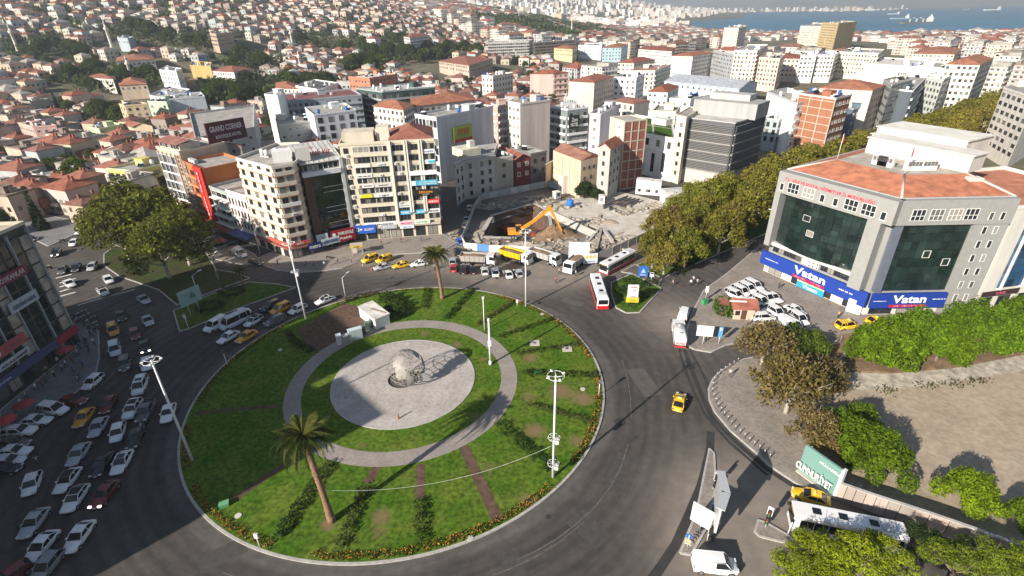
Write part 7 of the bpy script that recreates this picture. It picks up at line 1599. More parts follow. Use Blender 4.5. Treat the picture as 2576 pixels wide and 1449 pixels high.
for ci,(lat0,lon0,dl,dn)in enumerate(CONT):
 m_=MB();st=4;ok={}
 la_=[lat0-dl+st*i for i in range(int(2*dl/st)+1)];lo_=[lon0-dn+st*1.3*i for i in range(int(2*dn/(st*1.3))+1)]
 for i,la in enumerate(la_[:-1]):
  for j,lo in enumerate(lo_[:-1]):
   u_,v_=(la-lat0)/dl,(lo-lon0)/dn
   if u_*u_+v_*v_+.28*math.sin(la*.31+ci)*math.cos(lo*.27)+.18*math.sin(lo*.7+la*.5)>.68:continue
   q=[sp(math.radians(a_),math.radians(o_)+rot,GR+.04+.012*(ci%4))for a_,o_ in((la,lo),(la,lo+st*1.3),(la+st,lo+st*1.3),(la+st,lo))]
   m_.add(q,[(0,1,2,3)],0,True)
 if m_.f:m_.build('continent_sheet','globe_metal',gl)
b=MB()
for k in range(10):
 a_=k*PI/5;b.tube((1.2*math.cos(a_),1.2*math.sin(a_),-.9),(.9*math.cos(a_),.9*math.sin(a_),1.0),.06,n=5)
b.build('support','steel_dark',gl)
fl=thing('floodlight','small rusty floodlight box at the pit rim','floodlight',(HOLE[0]+2.5,HOLE[1]+1.2,.22))
MB().box(-.25,.25,-.2,.2,.1,.5).build('housing','earth',fl);MB().box(-.05,.05,-.05,.05,0,.12).build('foot','steel_dark',fl)
hp=[(-31.94,93.97),(-27.11,88.46),(-24.6,90.81),(-29.37,96.38)]
hc=(sum(p[0]for p in hp)/4,sum(p[1]for p in hp)/4)
hut=thing('white_hut','white flat roofed pump hut on the lawn by the soil bed','hut',(hc[0],hc[1],.15))
HPl=ccw([(p[0]-hc[0],p[1]-hc[1])for p in hp])
MB().prism([(x*.93,y*.93)for x,y in HPl],0,2.3).build('wall','plaster',hut,(.74,.73,.70))
MB().prism(HPl,2.3,2.5,bottom=True).build('roof_slab','flat_roof',hut,(.62,.60,.55))
MB().add([(HPl[0][0]*.2,HPl[0][1]*.2,2.504),(HPl[2][0]*.8,HPl[2][1]*.8-.3,2.504),(HPl[2][0]*.8,HPl[2][1]*.8+.2,2.504),(HPl[0][0]*.2+.3,HPl[0][1]*.2+.6,2.504)],[(0,1,2,3)]).build('rust_stain','plain',hut,(.38,.27,.18))
EQ=[((-33.1,83.82),(.9,.8,2.1),(.60,.62,.64),'tall pale switch cabinet at the end of the row'),((-32.04,84.33),(1.0,.8,1.7),(.34,.36,.36),'grey switch cabinet next to the tall pale one'),((-30.4,85.51),(2.6,1.0,2.3),(.46,.54,.54),'large glazed pale green cabinet in the row'),((-29.36,87.24),(.9,.8,1.7),(.10,.14,.12),'dark green cabinet beyond the glazed one'),((-28.9,89.04),(1.1,.8,1.6),(.12,.17,.14),'dark green cabinet in the middle of the row'),((-28.11,89.94),(1.0,.8,1.6),(.09,.12,.11),'last dark green cabinet beside the pump equipment')]
for p,(a_,d_,h_),c,lab in EQ:
 t=thing('switch_cabinet',lab,'cabinet',(p[0],p[1],.16),math.radians(28),'switch cabinets beside the ring path' if False else None)
 MB().box(-a_/2,a_/2,-d_/2,d_/2,.1,h_).build('housing','plain',t,c)
 n=2 if a_>2 else 1
 for i in range(n):MB().box(-a_/2+.08+i*a_/n,-a_/2+(i+1)*a_/n-.08,-d_/2-.025,-d_/2,.25,h_-.2).build('door','plain',t,tuple(x*.82 for x in c))
 MB().box(-a_/2-.05,a_/2+.05,-d_/2-.06,d_/2+.05,h_,h_+.08).build('lid','plain',t,tuple(min(.8,x*1.15)for x in c))
pe=(-26.86,91.61)
t=thing('weather_station','cluster of white instrument posts behind the pump hut','instrument mast',(pe[0],pe[1],.16))
for i,(dx,dy,h_)in enumerate(((0,0,2.6),(.7,.3,2.2),(1.3,-.2,1.5),(.4,-.7,1.8))):
 MB().tube((dx,dy,0),(dx,dy,h_),.05,n=6).tube((dx-.45,dy,h_*.9),(dx+.45,dy,h_*.9),.03,n=4).box(dx-.2,dx+.2,dy-.15,dy+.15,h_*.45,h_*.75).build('post','white_metal',t)
for p,r_,m_,lab in(((10.0,80.85),.9,'concrete_pale','square concrete manhole cover near the flower border'),((4.1,82.9),.9,'concrete_pale','square concrete manhole cover in the mast shadow')):
 t=thing('manhole_cover',lab,'manhole',(p[0],p[1],.15));MB().box(-r_,r_,-r_,r_,0,.1).build('slab',m_,t);MB().tube((0,0,.1),(0,0,.13),.32,n=14).build('lid','steel_dark',t)
for p,lab in(((-35.12,45.35),'round pale valve lid on the shadow edge lawn'),((11.44,69.01),'oval pale lid on the bare turf'),((6.17,93.55),'small pale lid by the far border'),((-5.58,41.5),'pale lid in the flower border gap'),((-20.19,83.32),'small lid at the plaza edge'),((-43.93,82.26),'pale broken lid at the shaded bed')):
 t=thing('valve_lid',lab,'lid',(p[0],p[1],.15));MB().tube((0,0,0),(0,0,.08),.42,n=16).build('lid','concrete_pale',t)
for p,lab in(((-37.6,46.96),'pale green box lying at the shade edge of the lawn'),((4.21,73.55),'dark green box beside the ring topped mast')):
 t=thing('utility_box',lab,'box',(p[0],p[1],.15),.4);MB().box(-.55,.55,-.35,.35,0,.5).build('housing','plain',t,(.10,.30,.14)if 'pale' in lab else(.02,.14,.06));MB().box(-.6,.6,-.4,.4,.5,.56).build('lid','plain',t,(.14,.36,.18)if 'pale' in lab else(.03,.17,.07))
bp=(-18.01,62.64)
t=thing('bollard','orange banded bollard alone on the sunny plaza','bollard',(bp[0],bp[1],.22));MB().tube((0,0,0),(0,0,.5),.14,n=8).build('base','plain',t,(.5,.08,.03));MB().tube((0,0,.5),(0,0,1.1),.11,n=8).build('post','plain',t,(.25,.24,.22))
# ---- masts and lamps
def ring_mast(p,h,label,basket=False,boxes=(),lean=(0,0)):
 t=thing('lamp_mast',label,'lamp mast',(p[0],p[1],.1))
 MB().tube((0,0,0),(lean[0],lean[1],h),.2,.11,8).build('pole','white_metal',t)
 b=MB();n=16;R_=1.05
 for i in range(n):
  a0,a1=2*PI*i/n,2*PI*(i+1)/n
  b.tube((lean[0]+R_*math.cos(a0),lean[1]+R_*math.sin(a0),h-.1),(lean[0]+R_*math.cos(a1),lean[1]+R_*math.sin(a1),h-.1),.045,n=4)
 for i in range(4):b.tube((lean[0],lean[1],h-.3),(lean[0]+R_*math.cos(i*PI/2),lean[1]+R_*math.sin(i*PI/2),h-.1),.05,n=4)
 b.build('lamp_ring','white_metal',t)
 for i in range(4):
  a0=i*PI/2+.4;MB().box(-.17,.17,-.12,.12,-.08,.08).build('floodlight','white_metal',t,None,(lean[0]+R_*math.cos(a0),lean[1]+R_*math.sin(a0),h-.05),(.3,0,a0))
 for z in boxes:
  b=MB()
  for i in range(8):
   a0,a1=2*PI*i/8,2*PI*(i+1)/8
   b.tube((.8*math.cos(a0),.8*math.sin(a0),z),(.8*math.cos(a1),.8*math.sin(a1),z),.04,n=4);b.tube((0,0,z),(.8*math.cos(a0),.8*math.sin(a0),z),.03,n=3)
  b.build('antenna_ring','white_metal',t)
  MB().box(.15,.6,-.3,.3,z-1.0,z-.2).build('equipment_box','white_metal',t)
 return t
ring_mast((5.05,50.62),17.15,'tall white lamp mast with ring head and two wire baskets at the flower border',boxes=(2.6,7.2))
ring_mast((-45.94,54.88),17.45,'tall leaning looking lamp mast with ring head at the shaded kerb')
ring_mast((-42.89,93.6),17.05,'tall lamp mast with camera box in front of the beige corner block',boxes=(11.0,))
ring_mast((2.89,96.97),17.25,'tall lamp mast in front of the tipper lorries')
cm=(-4.1,76.47)
t=thing('camera_mast','stout white camera mast standing in the ring path edge','mast',(cm[0],cm[1],.15))
MB().tube((0,0,0),(0,0,.8),.34,.28,8).tube((0,0,.8),(0,0,9.0),.22,.16,8).build('pole','white_metal',t);MB().box(-.3,.3,-.5,-.1,4.2,5.2).build('equipment_box','white_metal',t);MB().tube((0,0,9.0),(0,0,9.5),.26,.2,8).build('camera_dome','white_metal',t)
cm=(-5.59,87.85)
t=thing('lamp_post','slim white lamp post just behind the camera mast','lamp post',(cm[0],cm[1],.15));MB().tube((0,0,0),(0,0,7.4),.12,.08,8).build('pole','white_metal',t);MB().box(-.2,.2,-.5,.2,7.3,7.5).build('lamp_head','white_metal',t)
SP=[((-30.52,40.92),2.35,'short white signal post at the bottom of the flower border'),((-51.6,77.51),3.35,'short grey signal post at the shaded border'),((13.81,67.21),3.25,'short signal post with dark frame in the flower border'),((1.03,97.04),1.6,'white box post beside the far lamp mast'),((-65.63,90.57),3.2,'signal post with disc at the tip of the shaded lawn')]
for p,h_,lab in SP:
 t=thing('signal_post',lab,'signal post',(p[0],p[1],.15));MB().tube((0,0,0),(0,0,h_),.07,n=6).build('pole','white_metal',t);MB().box(-.22,.22,-.12,.12,h_-.7,h_).build('signal_box','steel_dark' if 'dark' in lab or 'grey' in lab else 'white_metal',t)
ca,cb=(5.05,50.62),(-23.02,44.38)
A_,B__=Vector((cb[0]-.6,cb[1]+.5,5.0)),Vector((ca[0],ca[1],6.0))
b=MB();P=[A_.lerp(B__,i/24)-Vector((0,0,2.6*4*(i/24)*(1-i/24)))for i in range(25)]
b.path(P,.02,4)
tag(b.build('light_cable','plain',None,(.62,.64,.55)),'pale cable slung between the near palm and the ring topped mast','cable')
def street_lamp(p,h,deg,label,arms=1,z=.14):
 t=thing('street_lamp',label,'street lamp',(p[0],p[1],z),math.radians(deg));MB().tube((0,0,0),(0,0,h),.11,.07,6).build('pole','white_metal',t)
 for s in((1,)if arms==1 else(1,-1)):
  MB().tube((0,0,h-.1),(s*1.7,0,h+.5),.05,n=5).build('arm','white_metal',t);MB().box(s*1.9-.4,s*1.9+.4,-.15,.15,h+.42,h+.56).build('lamp_head','white_metal',t)
street_lamp((67.76,125.73),9.5,150,'single armed street lamp at the corner of the ministry block')
street_lamp((-156.73,169.95),9,10,'double armed street lamp over the three parked cars',2)
street_lamp((-124.11,178.13),8.5,190,'street lamp in front of the yellow house')
street_lamp((-66.43,127.41),6.5,90,'street lamp in front of the beige corner block')
street_lamp((-11.45,92.92)if False else(-37.36,103.32),4.5,60,'slim lamp post behind the white sedan with sunroof')
street_lamp((-70.93,104.65),5,60,'slim lamp post on the shaded lawn');street_lamp((-70.26,112.54),6,80,'slim lamp post in the shaded park')
# ---- boards and traffic signs by the roads
def post_board(p,deg,wd,ht,z,bg,label,lines=(),posts=(0,),cat='sign board',name='sign_board',th=.12,back=None):
 t=thing(name,label,cat,(p[0],p[1],.1),math.radians(deg))
 for x in posts:MB().tube((x,0,0),(x,0,z+ht*.5),.07,n=6).build('post','white_metal',t)
 MB().box(-wd/2,wd/2,-th-.07,-.07,z,z+ht).build('board','plain',t,bg)
 for s,fw,fh,dx,dz,c in lines:obj('lettering',text_mesh(s,wd*fw,ht*fh,'plain',.03,.01),t,c,(dx*wd,-th-.10,z+ht/2+dz*ht))
 return t
post_board((21.97,41.77),-42,2.6,3.0,1.5,(.80,.80,.78),'white blank board on a post at the traffic island',th=.15)
bb=thing('billboard','big folded steel billboard on stout legs seen edge on at the traffic island','billboard',((24.66,43.83)[0],(24.66,43.83)[1],.1))
k0=[(24.27,44.47),(23.78,41.36),(22.35,39.15)]
ox,oy=(24.66,43.83)
K=[(x-ox,y-oy)for x,y in k0]
for(p_,q_)in((K[0],K[1]),(K[1],K[2])):
 MB().beam(p_,q_,.25,3.4,7.2).build('panel','plain',bb,(.62,.64,.62))
 MB().beam(p_,q_,.95,7.2,7.34).build('catwalk','steel',bb)
MB().beam(K[0],K[2],.3,3.6,7.0).build('back_frame','steel',bb)
mx_,my_=(K[0][0]+K[2][0])/2,(K[0][1]+K[2][1])/2
for q_ in((K[0][0]*.3+K[2][0]*.7,K[0][1]*.3+K[2][1]*.7),(K[0][0]*.7+K[2][0]*.3,K[0][1]*.7+K[2][1]*.3)):MB().tube((*q_,0),(*q_,3.6),.28,n=10).build('leg','steel_dark',bb)
def traffic_light(p,h,deg,label):
 t=thing('traffic_light',label,'traffic light',(p[0],p[1],.12),math.radians(deg));MB().tube((0,0,0),(0,0,h),.08,n=6).build('pole','white_metal',t)
 for z in(h-.3,h-1.6):
  MB().box(-.2,.2,-.35,-.08,z-.9,z+.1).build('signal_head','black_plastic',t)
  for i,c in enumerate(((.3,.02,.02),(.3,.2,.02),(.02,.2,.05))):MB().tube((0,-.35,z-.1-i*.3),(0,-.37,z-.1-i*.3),.1,n=8).build('lens','plain',t,c)
 MB().box(-.3,.3,-.04,0,h-1.2,h+.2).build('back_board','white_metal',t)
 return t
traffic_light((25.81,48.13),3.1,20,'traffic light pole in front of the edge on billboard')
traffic_light((22.35,40.32),3.05,40,'traffic light pole behind the white blank board')
traffic_light((30.15,42.3),3.35,-40,'traffic light pole on the small rounded island')
kr=(19.91,39.86)
t=thing('keep_right_sign','striped yellow kerb sign with blue disc at the island tip','traffic sign',(kr[0],kr[1],.15),-.6)
MB().tube((0,0,0),(0,0,2.3),.05,n=6).build('post','white_metal',t)
for i in range(4):MB().add([(-.35,-.08,.5+i*.25),(0,-.08,.62+i*.25),(.35,-.08,.5+i*.25),(.35,-.08,.62+i*.25),(0,-.08,.74+i*.25),(-.35,-.08,.62+i*.25)],[(0,1,4,5),(1,2,3,4)]).build('stripe','plain',t,(.62,.5,.06)if i%2 else(.7,.7,.68))
MB().tube((0,-.06,2.0),(0,-.1,2.0),.36,n=16).build('disc','plain',t,(.02,.12,.5));MB().box(-.05,.05,-.12,-.1,1.8,2.2).build('arrow','plain',t,(.75,.75,.75))
t=thing('post','short leaning steel post on the rounded island','post',((32.17,41.06)[0],(32.17,41.06)[1],.12));MB().tube((0,0,0),(.1,0,2.4),.08,n=6).build('pole','white_metal',t)
ha,hb_=(38.35,51.05),(40.69,46.64)
L,u,nn=wall_frame(ha,hb_)
cum=thing('letter_hoarding','teal hoarding with raised white CUMHURİYET letters half under the dry trees','hoarding',((ha[0]+hb_[0])/2,(ha[1]+hb_[1])/2,.1),math.atan2(u[1],u[0]))
MB().box(-L/2,L/2,0,.3,.2,4.6).build('panel','plain',cum,(.16,.30,.26));MB().box(L/2,L/2+.35,-.15,.45,0,4.8).build('edge_frame','white_metal',cum);MB().box(-L/2,L/2,-.5,.5,0,.2).build('base','concrete_pale',cum)
obj('lettering',text_mesh('CUMHURİYET',L*.98,1.5,'plain',.2,.0),cum,(.78,.78,.76),(-.2,-.45,1.7));obj('lettering',text_mesh('MÜCADELE',L*.55,.5,'plain',.1,.02),cum,(.6,.66,.62),(1.2,-.1,3.8))
for i in range(4):MB().box(-L/2+.5+i*(L-1)/3,-L/2+.6+i*(L-1)/3,.3,1.4,.1,.2).build('strut','steel_dark',cum)
wp=[(40.72,46.52),(42.37,45.5),(44.21,44.38),(46.4,43.18),(48.84,41.78),(52.1,39.8),(56.23,37.02)]
wl=thing('lot_wall','long concrete wall of pinkish panels beside the bus lane','wall',(wp[0][0],wp[0][1],0))
for i in range(len(wp)-1):
 a_=(wp[i][0]-wp[0][0],wp[i][1]-wp[0][1]);c_=(wp[i+1][0]-wp[0][0],wp[i+1][1]-wp[0][1])
 for k in range(2):
  s0,s1=k/2,(k+1)/2
  p_=(a_[0]+(c_[0]-a_[0])*s0,a_[1]+(c_[1]-a_[1])*s0);q_=(a_[0]+(c_[0]-a_[0])*s1,a_[1]+(c_[1]-a_[1])*s1)
  d=Vector((q_[0]-p_[0],q_[1]-p_[1])).normalized()*.04
  MB().beam((p_[0]+d.x,p_[1]+d.y),(q_[0]-d.x,q_[1]-d.y),.25,0,2.7).build('wall_panel','plaster',wl,((.42,.34,.29),(.34,.29,.25),(.40,.33,.29),(.30,.27,.24))[(i+k)%4])
 MB().beam(a_,c_,.4,2.7,2.82+.004*i).build('coping','concrete',wl)
for i,(pts,lab)in enumerate((([(54.47,76.14),(57.53,78.5),(61.08,81.36)],'white railing of the ramp next to the lush trees'),([(52.23,69.98),(55.98,73.74),(58.51,76.01)],'lower white railing of the ramp'))):
 t=thing('railing',lab,'railing',(pts[0][0],pts[0][1],.2))
 Q=[(p[0]-pts[0][0],p[1]-pts[0][1])for p in pts]
 for q_ in Q:MB().tube((*q_,0),(*q_,1.3),.06,n=5).build('post','white_metal',t)
 for z in(.5,.9,1.25):MB().path([(*q_,z)for q_ in Q],.05,4).build('rail','white_metal',t)
BOL=[(39.42,75.55),(38.35,74.76),(37.29,73.99),(36.25,73.22),(35.22,72.47),(34.27,71.5),(33.39,70.34),(32.63,68.89),(32.07,67.48),(31.79,66.09),(31.71,64.94),(31.69,63.8),(31.77,62.79),(31.9,61.79),(32.1,60.81),(32.25,59.77),(32.46,58.75),(32.76,57.84),(33.14,57.02),(33.51,56.21),(33.87,55.42),(34.29,54.64),(34.66,53.81),(35.03,52.99)]
bm=MB().tube((0,0,0),(0,0,.8),.07,n=8).mesh('post',['steel_dark']);bc=MB().tube((0,0,.8),(0,0,.92),.095,.05,8).mesh('cap',['white_metal'])
for p in BOL:
 t=thing('bollard','dark steel bollard with pale cap along the curved kerb','bollard',(p[0]+.35,p[1]+.1,.16),0,'bollards along the curved kerb');obj('post',bm,t);obj('cap',bc,t)
tt=(25.43,96.79)
t=thing('totem_sign','white and yellow totem board on the bushes of the median tip','sign board',(tt[0],tt[1],.15),-.05)
for i in range(4):MB().box(-1.1,1.1,-.25,.25,1.9+i*.72,2.56+i*.72).build('panel','plain',t,(.76,.76,.75)if i!=1 else(.62,.62,.63))
MB().box(-1.3,1.3,-.3,.3,.7,1.8).build('panel','plain',t,(.72,.5,.04));MB().box(-.1,.1,-.1,.1,0,.7).build('leg','steel_dark',t)
for s,z,c in(('SATILIK',4.2,(.6,.05,.05)),('DAİRE',3.45,(.3,.3,.32)),('OFİS',2.0,(.1,.1,.1)),('ÇIKIŞ',1.1,(.2,.14,.02))):obj('lettering',text_mesh(s,1.3,.28,'plain',.03,.01),t,c,(0,-.33,z+.15))
cv=(24.67,94.81)
t=thing('chevron_sign','lime green double chevron sign at the very tip of the median','traffic sign',(cv[0],cv[1],.15))
for i in range(2):MB().add([(-.45,0,.5+i*.55),(0,0,.95+i*.55),(.45,0,.5+i*.55),(.45,0,.8+i*.55),(0,0,1.25+i*.55),(-.45,0,.8+i*.55)],[(0,1,4,5),(1,2,3,4),(5,4,1,0),(4,3,2,1)]).build('arrow','plain',t,(.5,.75,.03))
MB().tube((0,.05,0),(0,.05,1.2),.05,n=6).build('post','steel_dark',t)
post_board((30.44,108.72),-8,2.2,2.6,.8,(.03,.12,.42),'blue poster panel at the paved tip of the median',[('▲',.5,.45,0,.08,(.3,.5,.7)),('İZBAN',.6,.14,0,-.33,(.75,.75,.75))],(-.8,.8))
post_board((31.79,106.25),-8,.9,1.1,1.9,(.7,.72,.74),'small white sign with dark top beside the blue poster panel',[('▬',.8,.3,0,.3,(.05,.05,.06))])
pn=post_board((39.29,115.87),20,7.0,2.4,.9,(.68,.67,.63),'white framed panel with blue posters under the boulevard planes',[(t_,.2,.8,-.36+.24*i,0,(.10,.14,.22))for i,t_ in enumerate('■■■■')],(-3,0,3))
post_board((35.44,81.44),-12,2.9,2.2,2.0,(.80,.80,.79),'white blank board in front of the dark wet paving')
t=post_board((38.48,81.6),-20,.7,2.2,1.6,(.10,.28,.50),'blue headed stop sign behind the white blank board',[('D',.6,.25,0,.28,(.8,.8,.8))])
traffic_light((41.53,98.06),3.2,150,'traffic light at the green strip of the forecourt corner')
post_board((16.61,117.79),-6,5.0,4.6,1.2,(.80,.80,.80),'large white site notice board behind the tipper lorry',[('▬▬▬',.8,.06,0,.25,(.6,.62,.64)),('▬▬',.7,.05,0,.05,(.62,.64,.66)),('▬▬▬',.8,.05,0,-.15,(.62,.64,.66))],(-2,2))
sg=post_board((19.33,116.75),8,3.6,2.6,.6,(.66,.68,.70),'site gate board with yellow warning signs',[('▲▲▲',.8,.28,0,.22,(.7,.5,.04)),('DİKKAT',.7,.2,0,-.3,(.1,.2,.5))],(-1.5,1.5))
lb=(-67.44,96.61)
gb=post_board(lb,60,4.6,3.4,2.6,(.30,.42,.40),'pale teal billboard tilted over the shaded lawn',[('♣',.3,.45,.1,0,(.1,.2,.15)),('Yeşil',.4,.18,-.2,.2,(.15,.3,.25))],(-1,1),'billboard','billboard',.25)
fb=(-55.09,38.32)
t=thing('floodlight_box','pale floodlight box on a mast rising into the frame bottom','floodlight',(fb[0]-2,fb[1]-3.5,0),.7)
MB().tube((0,0,0),(0,0,9),.2,.15,8).build('pole','white_metal',t);MB().box(-1.0,1.0,-.7,.5,8.6,9.3).build('housing','plain',t,(.60,.58,.48));MB().box(-.3,.3,.5,1.2,8.9,9.3).build('lamp_head','plain',t,(.7,.68,.55));MB().tube((1.1,-.3,8.5),(1.1,-.3,10.2),.16,n=8).build('antenna','plain',t,(.4,.42,.36))
# ---- ivy kiosk of the forecourt
kp=(46.31,89.87)
t=thing('ivy_kiosk','small kiosk with red tiled roof wrapped in ivy','kiosk',(kp[0],kp[1],.15),math.radians(-8))
MB().box(-2,2,0,3.4,0,2.7).build('wall','plaster',t,(.62,.46,.36));MB().box(-.5,.5,-.06,0,.1,2.2).build('door','plain',t,(.10,.05,.03))
MB().box(-1.7,-.8,-.05,0,1.,2.).build('window','window_glass',t)
MB().add([(-2.6,-.6,2.6),(2.6,-.6,2.6),(2.6,1.7,4.0),(-2.6,1.7,4.0),(2.6,4.0,2.6),(-2.6,4.0,2.6)],[(0,1,2,3),(3,2,4,5)]).build('roof','roof_tile',t,(.30,.11,.08))
MB().add([(-4.6,1.2,2.5),(-2.6,.6,2.5),(-2.6,3.4,3.0),(-4.6,3.4,3.0)],[(0,1,2,3)]).build('side_roof','roof_tile',t,(.28,.11,.085))
MB().box(-2.9,.4,.9,1.2,3.5,3.75).build('ridge','plain',t,(.72,.70,.64))
iv=MB();rr=random.Random(3)
for _ in range(900):
 a_=rr.random()*6.28;x,y=-3.0+2.2*math.cos(a_)*rr.uniform(.8,1.15),2.2+2.3*math.sin(a_)*rr.uniform(.8,1.15)
 if x>-2.0 and 0<y<3.4:x-=1.2
 leaf(iv,(x,y,rr.uniform(.3,3.1)),.22,rr,.4)
iv.build('ivy','leaf',t,(.085,.15,.02))
post_board((48.79,91.01),-15,.8,2.6,.2,(.45,.55,.66),'pale blue stop totem beside the ivy kiosk',[('D',.5,.2,0,.3,(.05,.2,.5))])
tb=(45.48,94.02)
for i,(dx,c)in enumerate(((0,(.05,.30,.12)),)):
 t=thing('waste_bin','green waste bin fallen on the grass strip by the traffic light','bin',((40.85,96.54)[0],(40.85,96.54)[1],.18),.4);MB().box(-.6,.6,-.35,.35,0,1.0).build('body','plain',t,c);MB().box(-.65,.65,-.4,.4,1.0,1.1).build('lid','plain',t,(.04,.24,.1))
vm=(61.2,110.53)
t=thing('coin_ride','row of grey vending machines under the blue fascia end','vending machine',(vm[0],vm[1],.15),math.radians(-62));
for i in range(3):MB().box(-1.5+i*1.0,-.6+i*1.0,-.4,.4,0,1.8).box(-1.4+i,-.7+i,-.44,-.4,.8,1.6).build('cabinet','plain',t,(.36,.35,.33))
th=(-40.34,126.2)
t=thing('taxi_hut','small open taxi stand hut with striped yellow top','hut',(th[0],th[1],.15),.25)
for x in(-1.3,1.3):
 for y in(-.8,.8):MB().box(x-.06,x+.06,y-.06,y+.06,0,2.6).build('post','steel',t)
MB().box(-1.4,-.1,.74,.8,0,2.5).build('back_panel','plain',t,(.55,.5,.42));MB().box(-1.6,1.6,-1.1,1.1,2.6,2.8).build('roof','plain',t,(.5,.44,.36));MB().box(-1.6,1.6,-1.14,-1.1,2.2,2.8).build('fascia','plain',t,(.62,.42,.04));obj('lettering',text_mesh('TAKSİ',1.4,.35,'plain',.03,.02),t,(.03,.03,.03),(0,-1.17,2.5))
# --- building site
pz=-7.0
PP=ccw(PIT);b=MB();n=len(PP)
cxp,cyp=sum(p[0]for p in PP)/n,sum(p[1]for p in PP)/n
INP=[(cxp+(x-cxp)*.86,cyp+(y-cyp)*.86)for x,y in PP]
OUTP=[(cxp+(x-cxp)*1.13,cyp+(y-cyp)*1.07)for x,y in PP]
b.add([(*p,.03)for p in PP]+[(*p,pz)for p in INP],[(i,n+i,n+(i+1)%n,(i+1)%n)for i in range(n)])
b.build('pit_wall','soil',kind='structure')  # walls and floor take dark soil to carry the pit's shade
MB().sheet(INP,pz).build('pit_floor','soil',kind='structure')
b=MB()
b.add([(*p,.22)for p in PP]+[(*p,.22)for p in OUTP]+[(*p,0)for p in OUTP]+[(*p,-.3)for p in PP],[f for i in range(n)for f in((i,n+i,n+(i+1)%n,(i+1)%n)[::-1],(n+i,2*n+i,2*n+(i+1)%n,n+(i+1)%n)[::-1],(i,(i+1)%n,3*n+(i+1)%n,3*n+i)[::-1])])
b.build('pit_rim','concrete',kind='structure')
for i in range(9):
 a_,c_=PP[i%n],PP[(i+1)%n]
for k,zz in enumerate((-1.6,-3.2,-4.8)):
 for i in range(n):
  a_,c_=[Vector((cxp+(x-cxp)*(.985-.02*k),cyp+(y-cyp)*(.985-.02*k)))for x,y in(PP[i],PP[(i+1)%n])]
  if(c_-a_).length<8:continue
  o=MB().tube((a_.x,a_.y,zz),(c_.x,c_.y,zz),.32,n=8).build('waling_beam','steel_dark');tag(o,'rusty steel waling tube along the shaded pit wall','steel beam','waling tubes of the pit')
TPz=[(12.41,157.97),(25.72,139.68),(29.47,130.8),(37.15,136.1),(50.43,147.35),(51.76,160.66),(42.45,170.62),(37.81,174.41),(29.15,171.43),(18.03,167.88)]
slab('site_slab',TPz,'concrete_pale',kerb=False,h=.10)
w0,w1=(11.53,156.17),(23.83,136.18)
o=MB();L,u,nn=wall_frame(w0,w1)
o.add([(w0[0],w0[1],.9),(w1[0],w1[1],.9),(w1[0]+nn[0]*2.2,w1[1]+nn[1]*2.2,-.05),(w0[0]+nn[0]*2.2,w0[1]+nn[1]*2.2,-.05),(w0[0]-nn[0]*.5,w0[1]-nn[1]*.5,.9),(w1[0]-nn[0]*.5,w1[1]-nn[1]*.5,.9),(w1[0]-nn[0]*.5,w1[1]-nn[1]*.5,0),(w0[0]-nn[0]*.5,w0[1]-nn[1]*.5,0)],[(0,3,2,1),(0,1,5,4),(4,5,6,7)])
tag(o.build('retaining_wall','concrete_pale'),'sunlit sloping concrete wall between pit and site yard','wall')
def hoarding(pts,label,ht,cols,pw=2.4,name='hoarding'):
 t=thing(name,label,'fence',(pts[0][0],pts[0][1],0));k=0
 for i in range(len(pts)-1):
  a_=Vector(pts[i])-Vector(pts[0]);c_=Vector(pts[i+1])-Vector(pts[0]);L=(c_-a_).length;m_=max(1,int(L/pw));d=(c_-a_)/m_
  for j in range(m_):
   p_,q_=a_+d*j,a_+d*(j+1);e=d.normalized()*.03
   MB().beam(p_+e,q_-e,.08,.05,ht+.02*(k%3)).build('panel','plain',t,cols[k%len(cols)]);k+=1
   MB().beam(p_-e,p_+e,.16,0,ht+.1).build('post','steel',t)
 return t
hoarding([(-13.33,132.33),(-12.41,143.2),(-11.64,158.58),(-9.56,169.11)],'dusty grey site hoarding along the shaded alley',2.2,[(.40,.42,.42),(.34,.36,.37),(.44,.46,.46)])
hoarding([(-9.56,169.11),(-1.84,173.33),(6.5,178.17),(13.47,182.4),(17.66,178.38)],'long pale site hoarding below the stone corner house',2.3,[(.36,.39,.40),(.44,.48,.50),(.33,.36,.37),(.36,.38,.40),(.50,.53,.54)])
hoarding([(-13.31,132.05),(-12.05,127.96),(-5.87,126.12),(0.38,125.32),(5.52,124.07)],'white site hoarding behind the tipper lorries with one blue panel',2.0,[(.70,.69,.66),(.66,.66,.64),(.10,.25,.55),(.64,.63,.60),(.60,.60,.58),(.68,.67,.64),(.58,.57,.54)])
hoarding([(21.34,119.69),(25.96,123.12),(30.95,127.5),(36.29,132.4),(41.91,137.34),(51.2,145.97)],'grey concrete site fence along the bus lane',2.1,[(.44,.42,.40),(.40,.38,.36),(.47,.45,.42)],3.2,'site_fence')
def cabin(p,deg,wd,dp,ht,label,col=(.72,.72,.70)):
 t=thing('site_cabin',label,'cabin',(p[0],p[1],.1),math.radians(deg));MB().box(-wd/2,wd/2,-dp/2,dp/2,.15,ht).build('wall','plain',t,col);MB().box(-wd/2-.1,wd/2+.1,-dp/2-.1,dp/2+.1,ht,ht+.15).build('roof','flat_roof',t,(.55,.54,.52))
 for x in((-wd*.25,wd*.25)if wd>3 else(0,)):window(t,(x,-dp/2,1.1),0,.9,1.0,'dark')
 MB().box(wd/2,wd/2+.04,-.4,.4,.2,2.1).build('door','plain',t,(.5,.5,.5));MB().box(-wd/2,wd/2,-.2,.2,0,.15).build('skid','steel_dark',t)
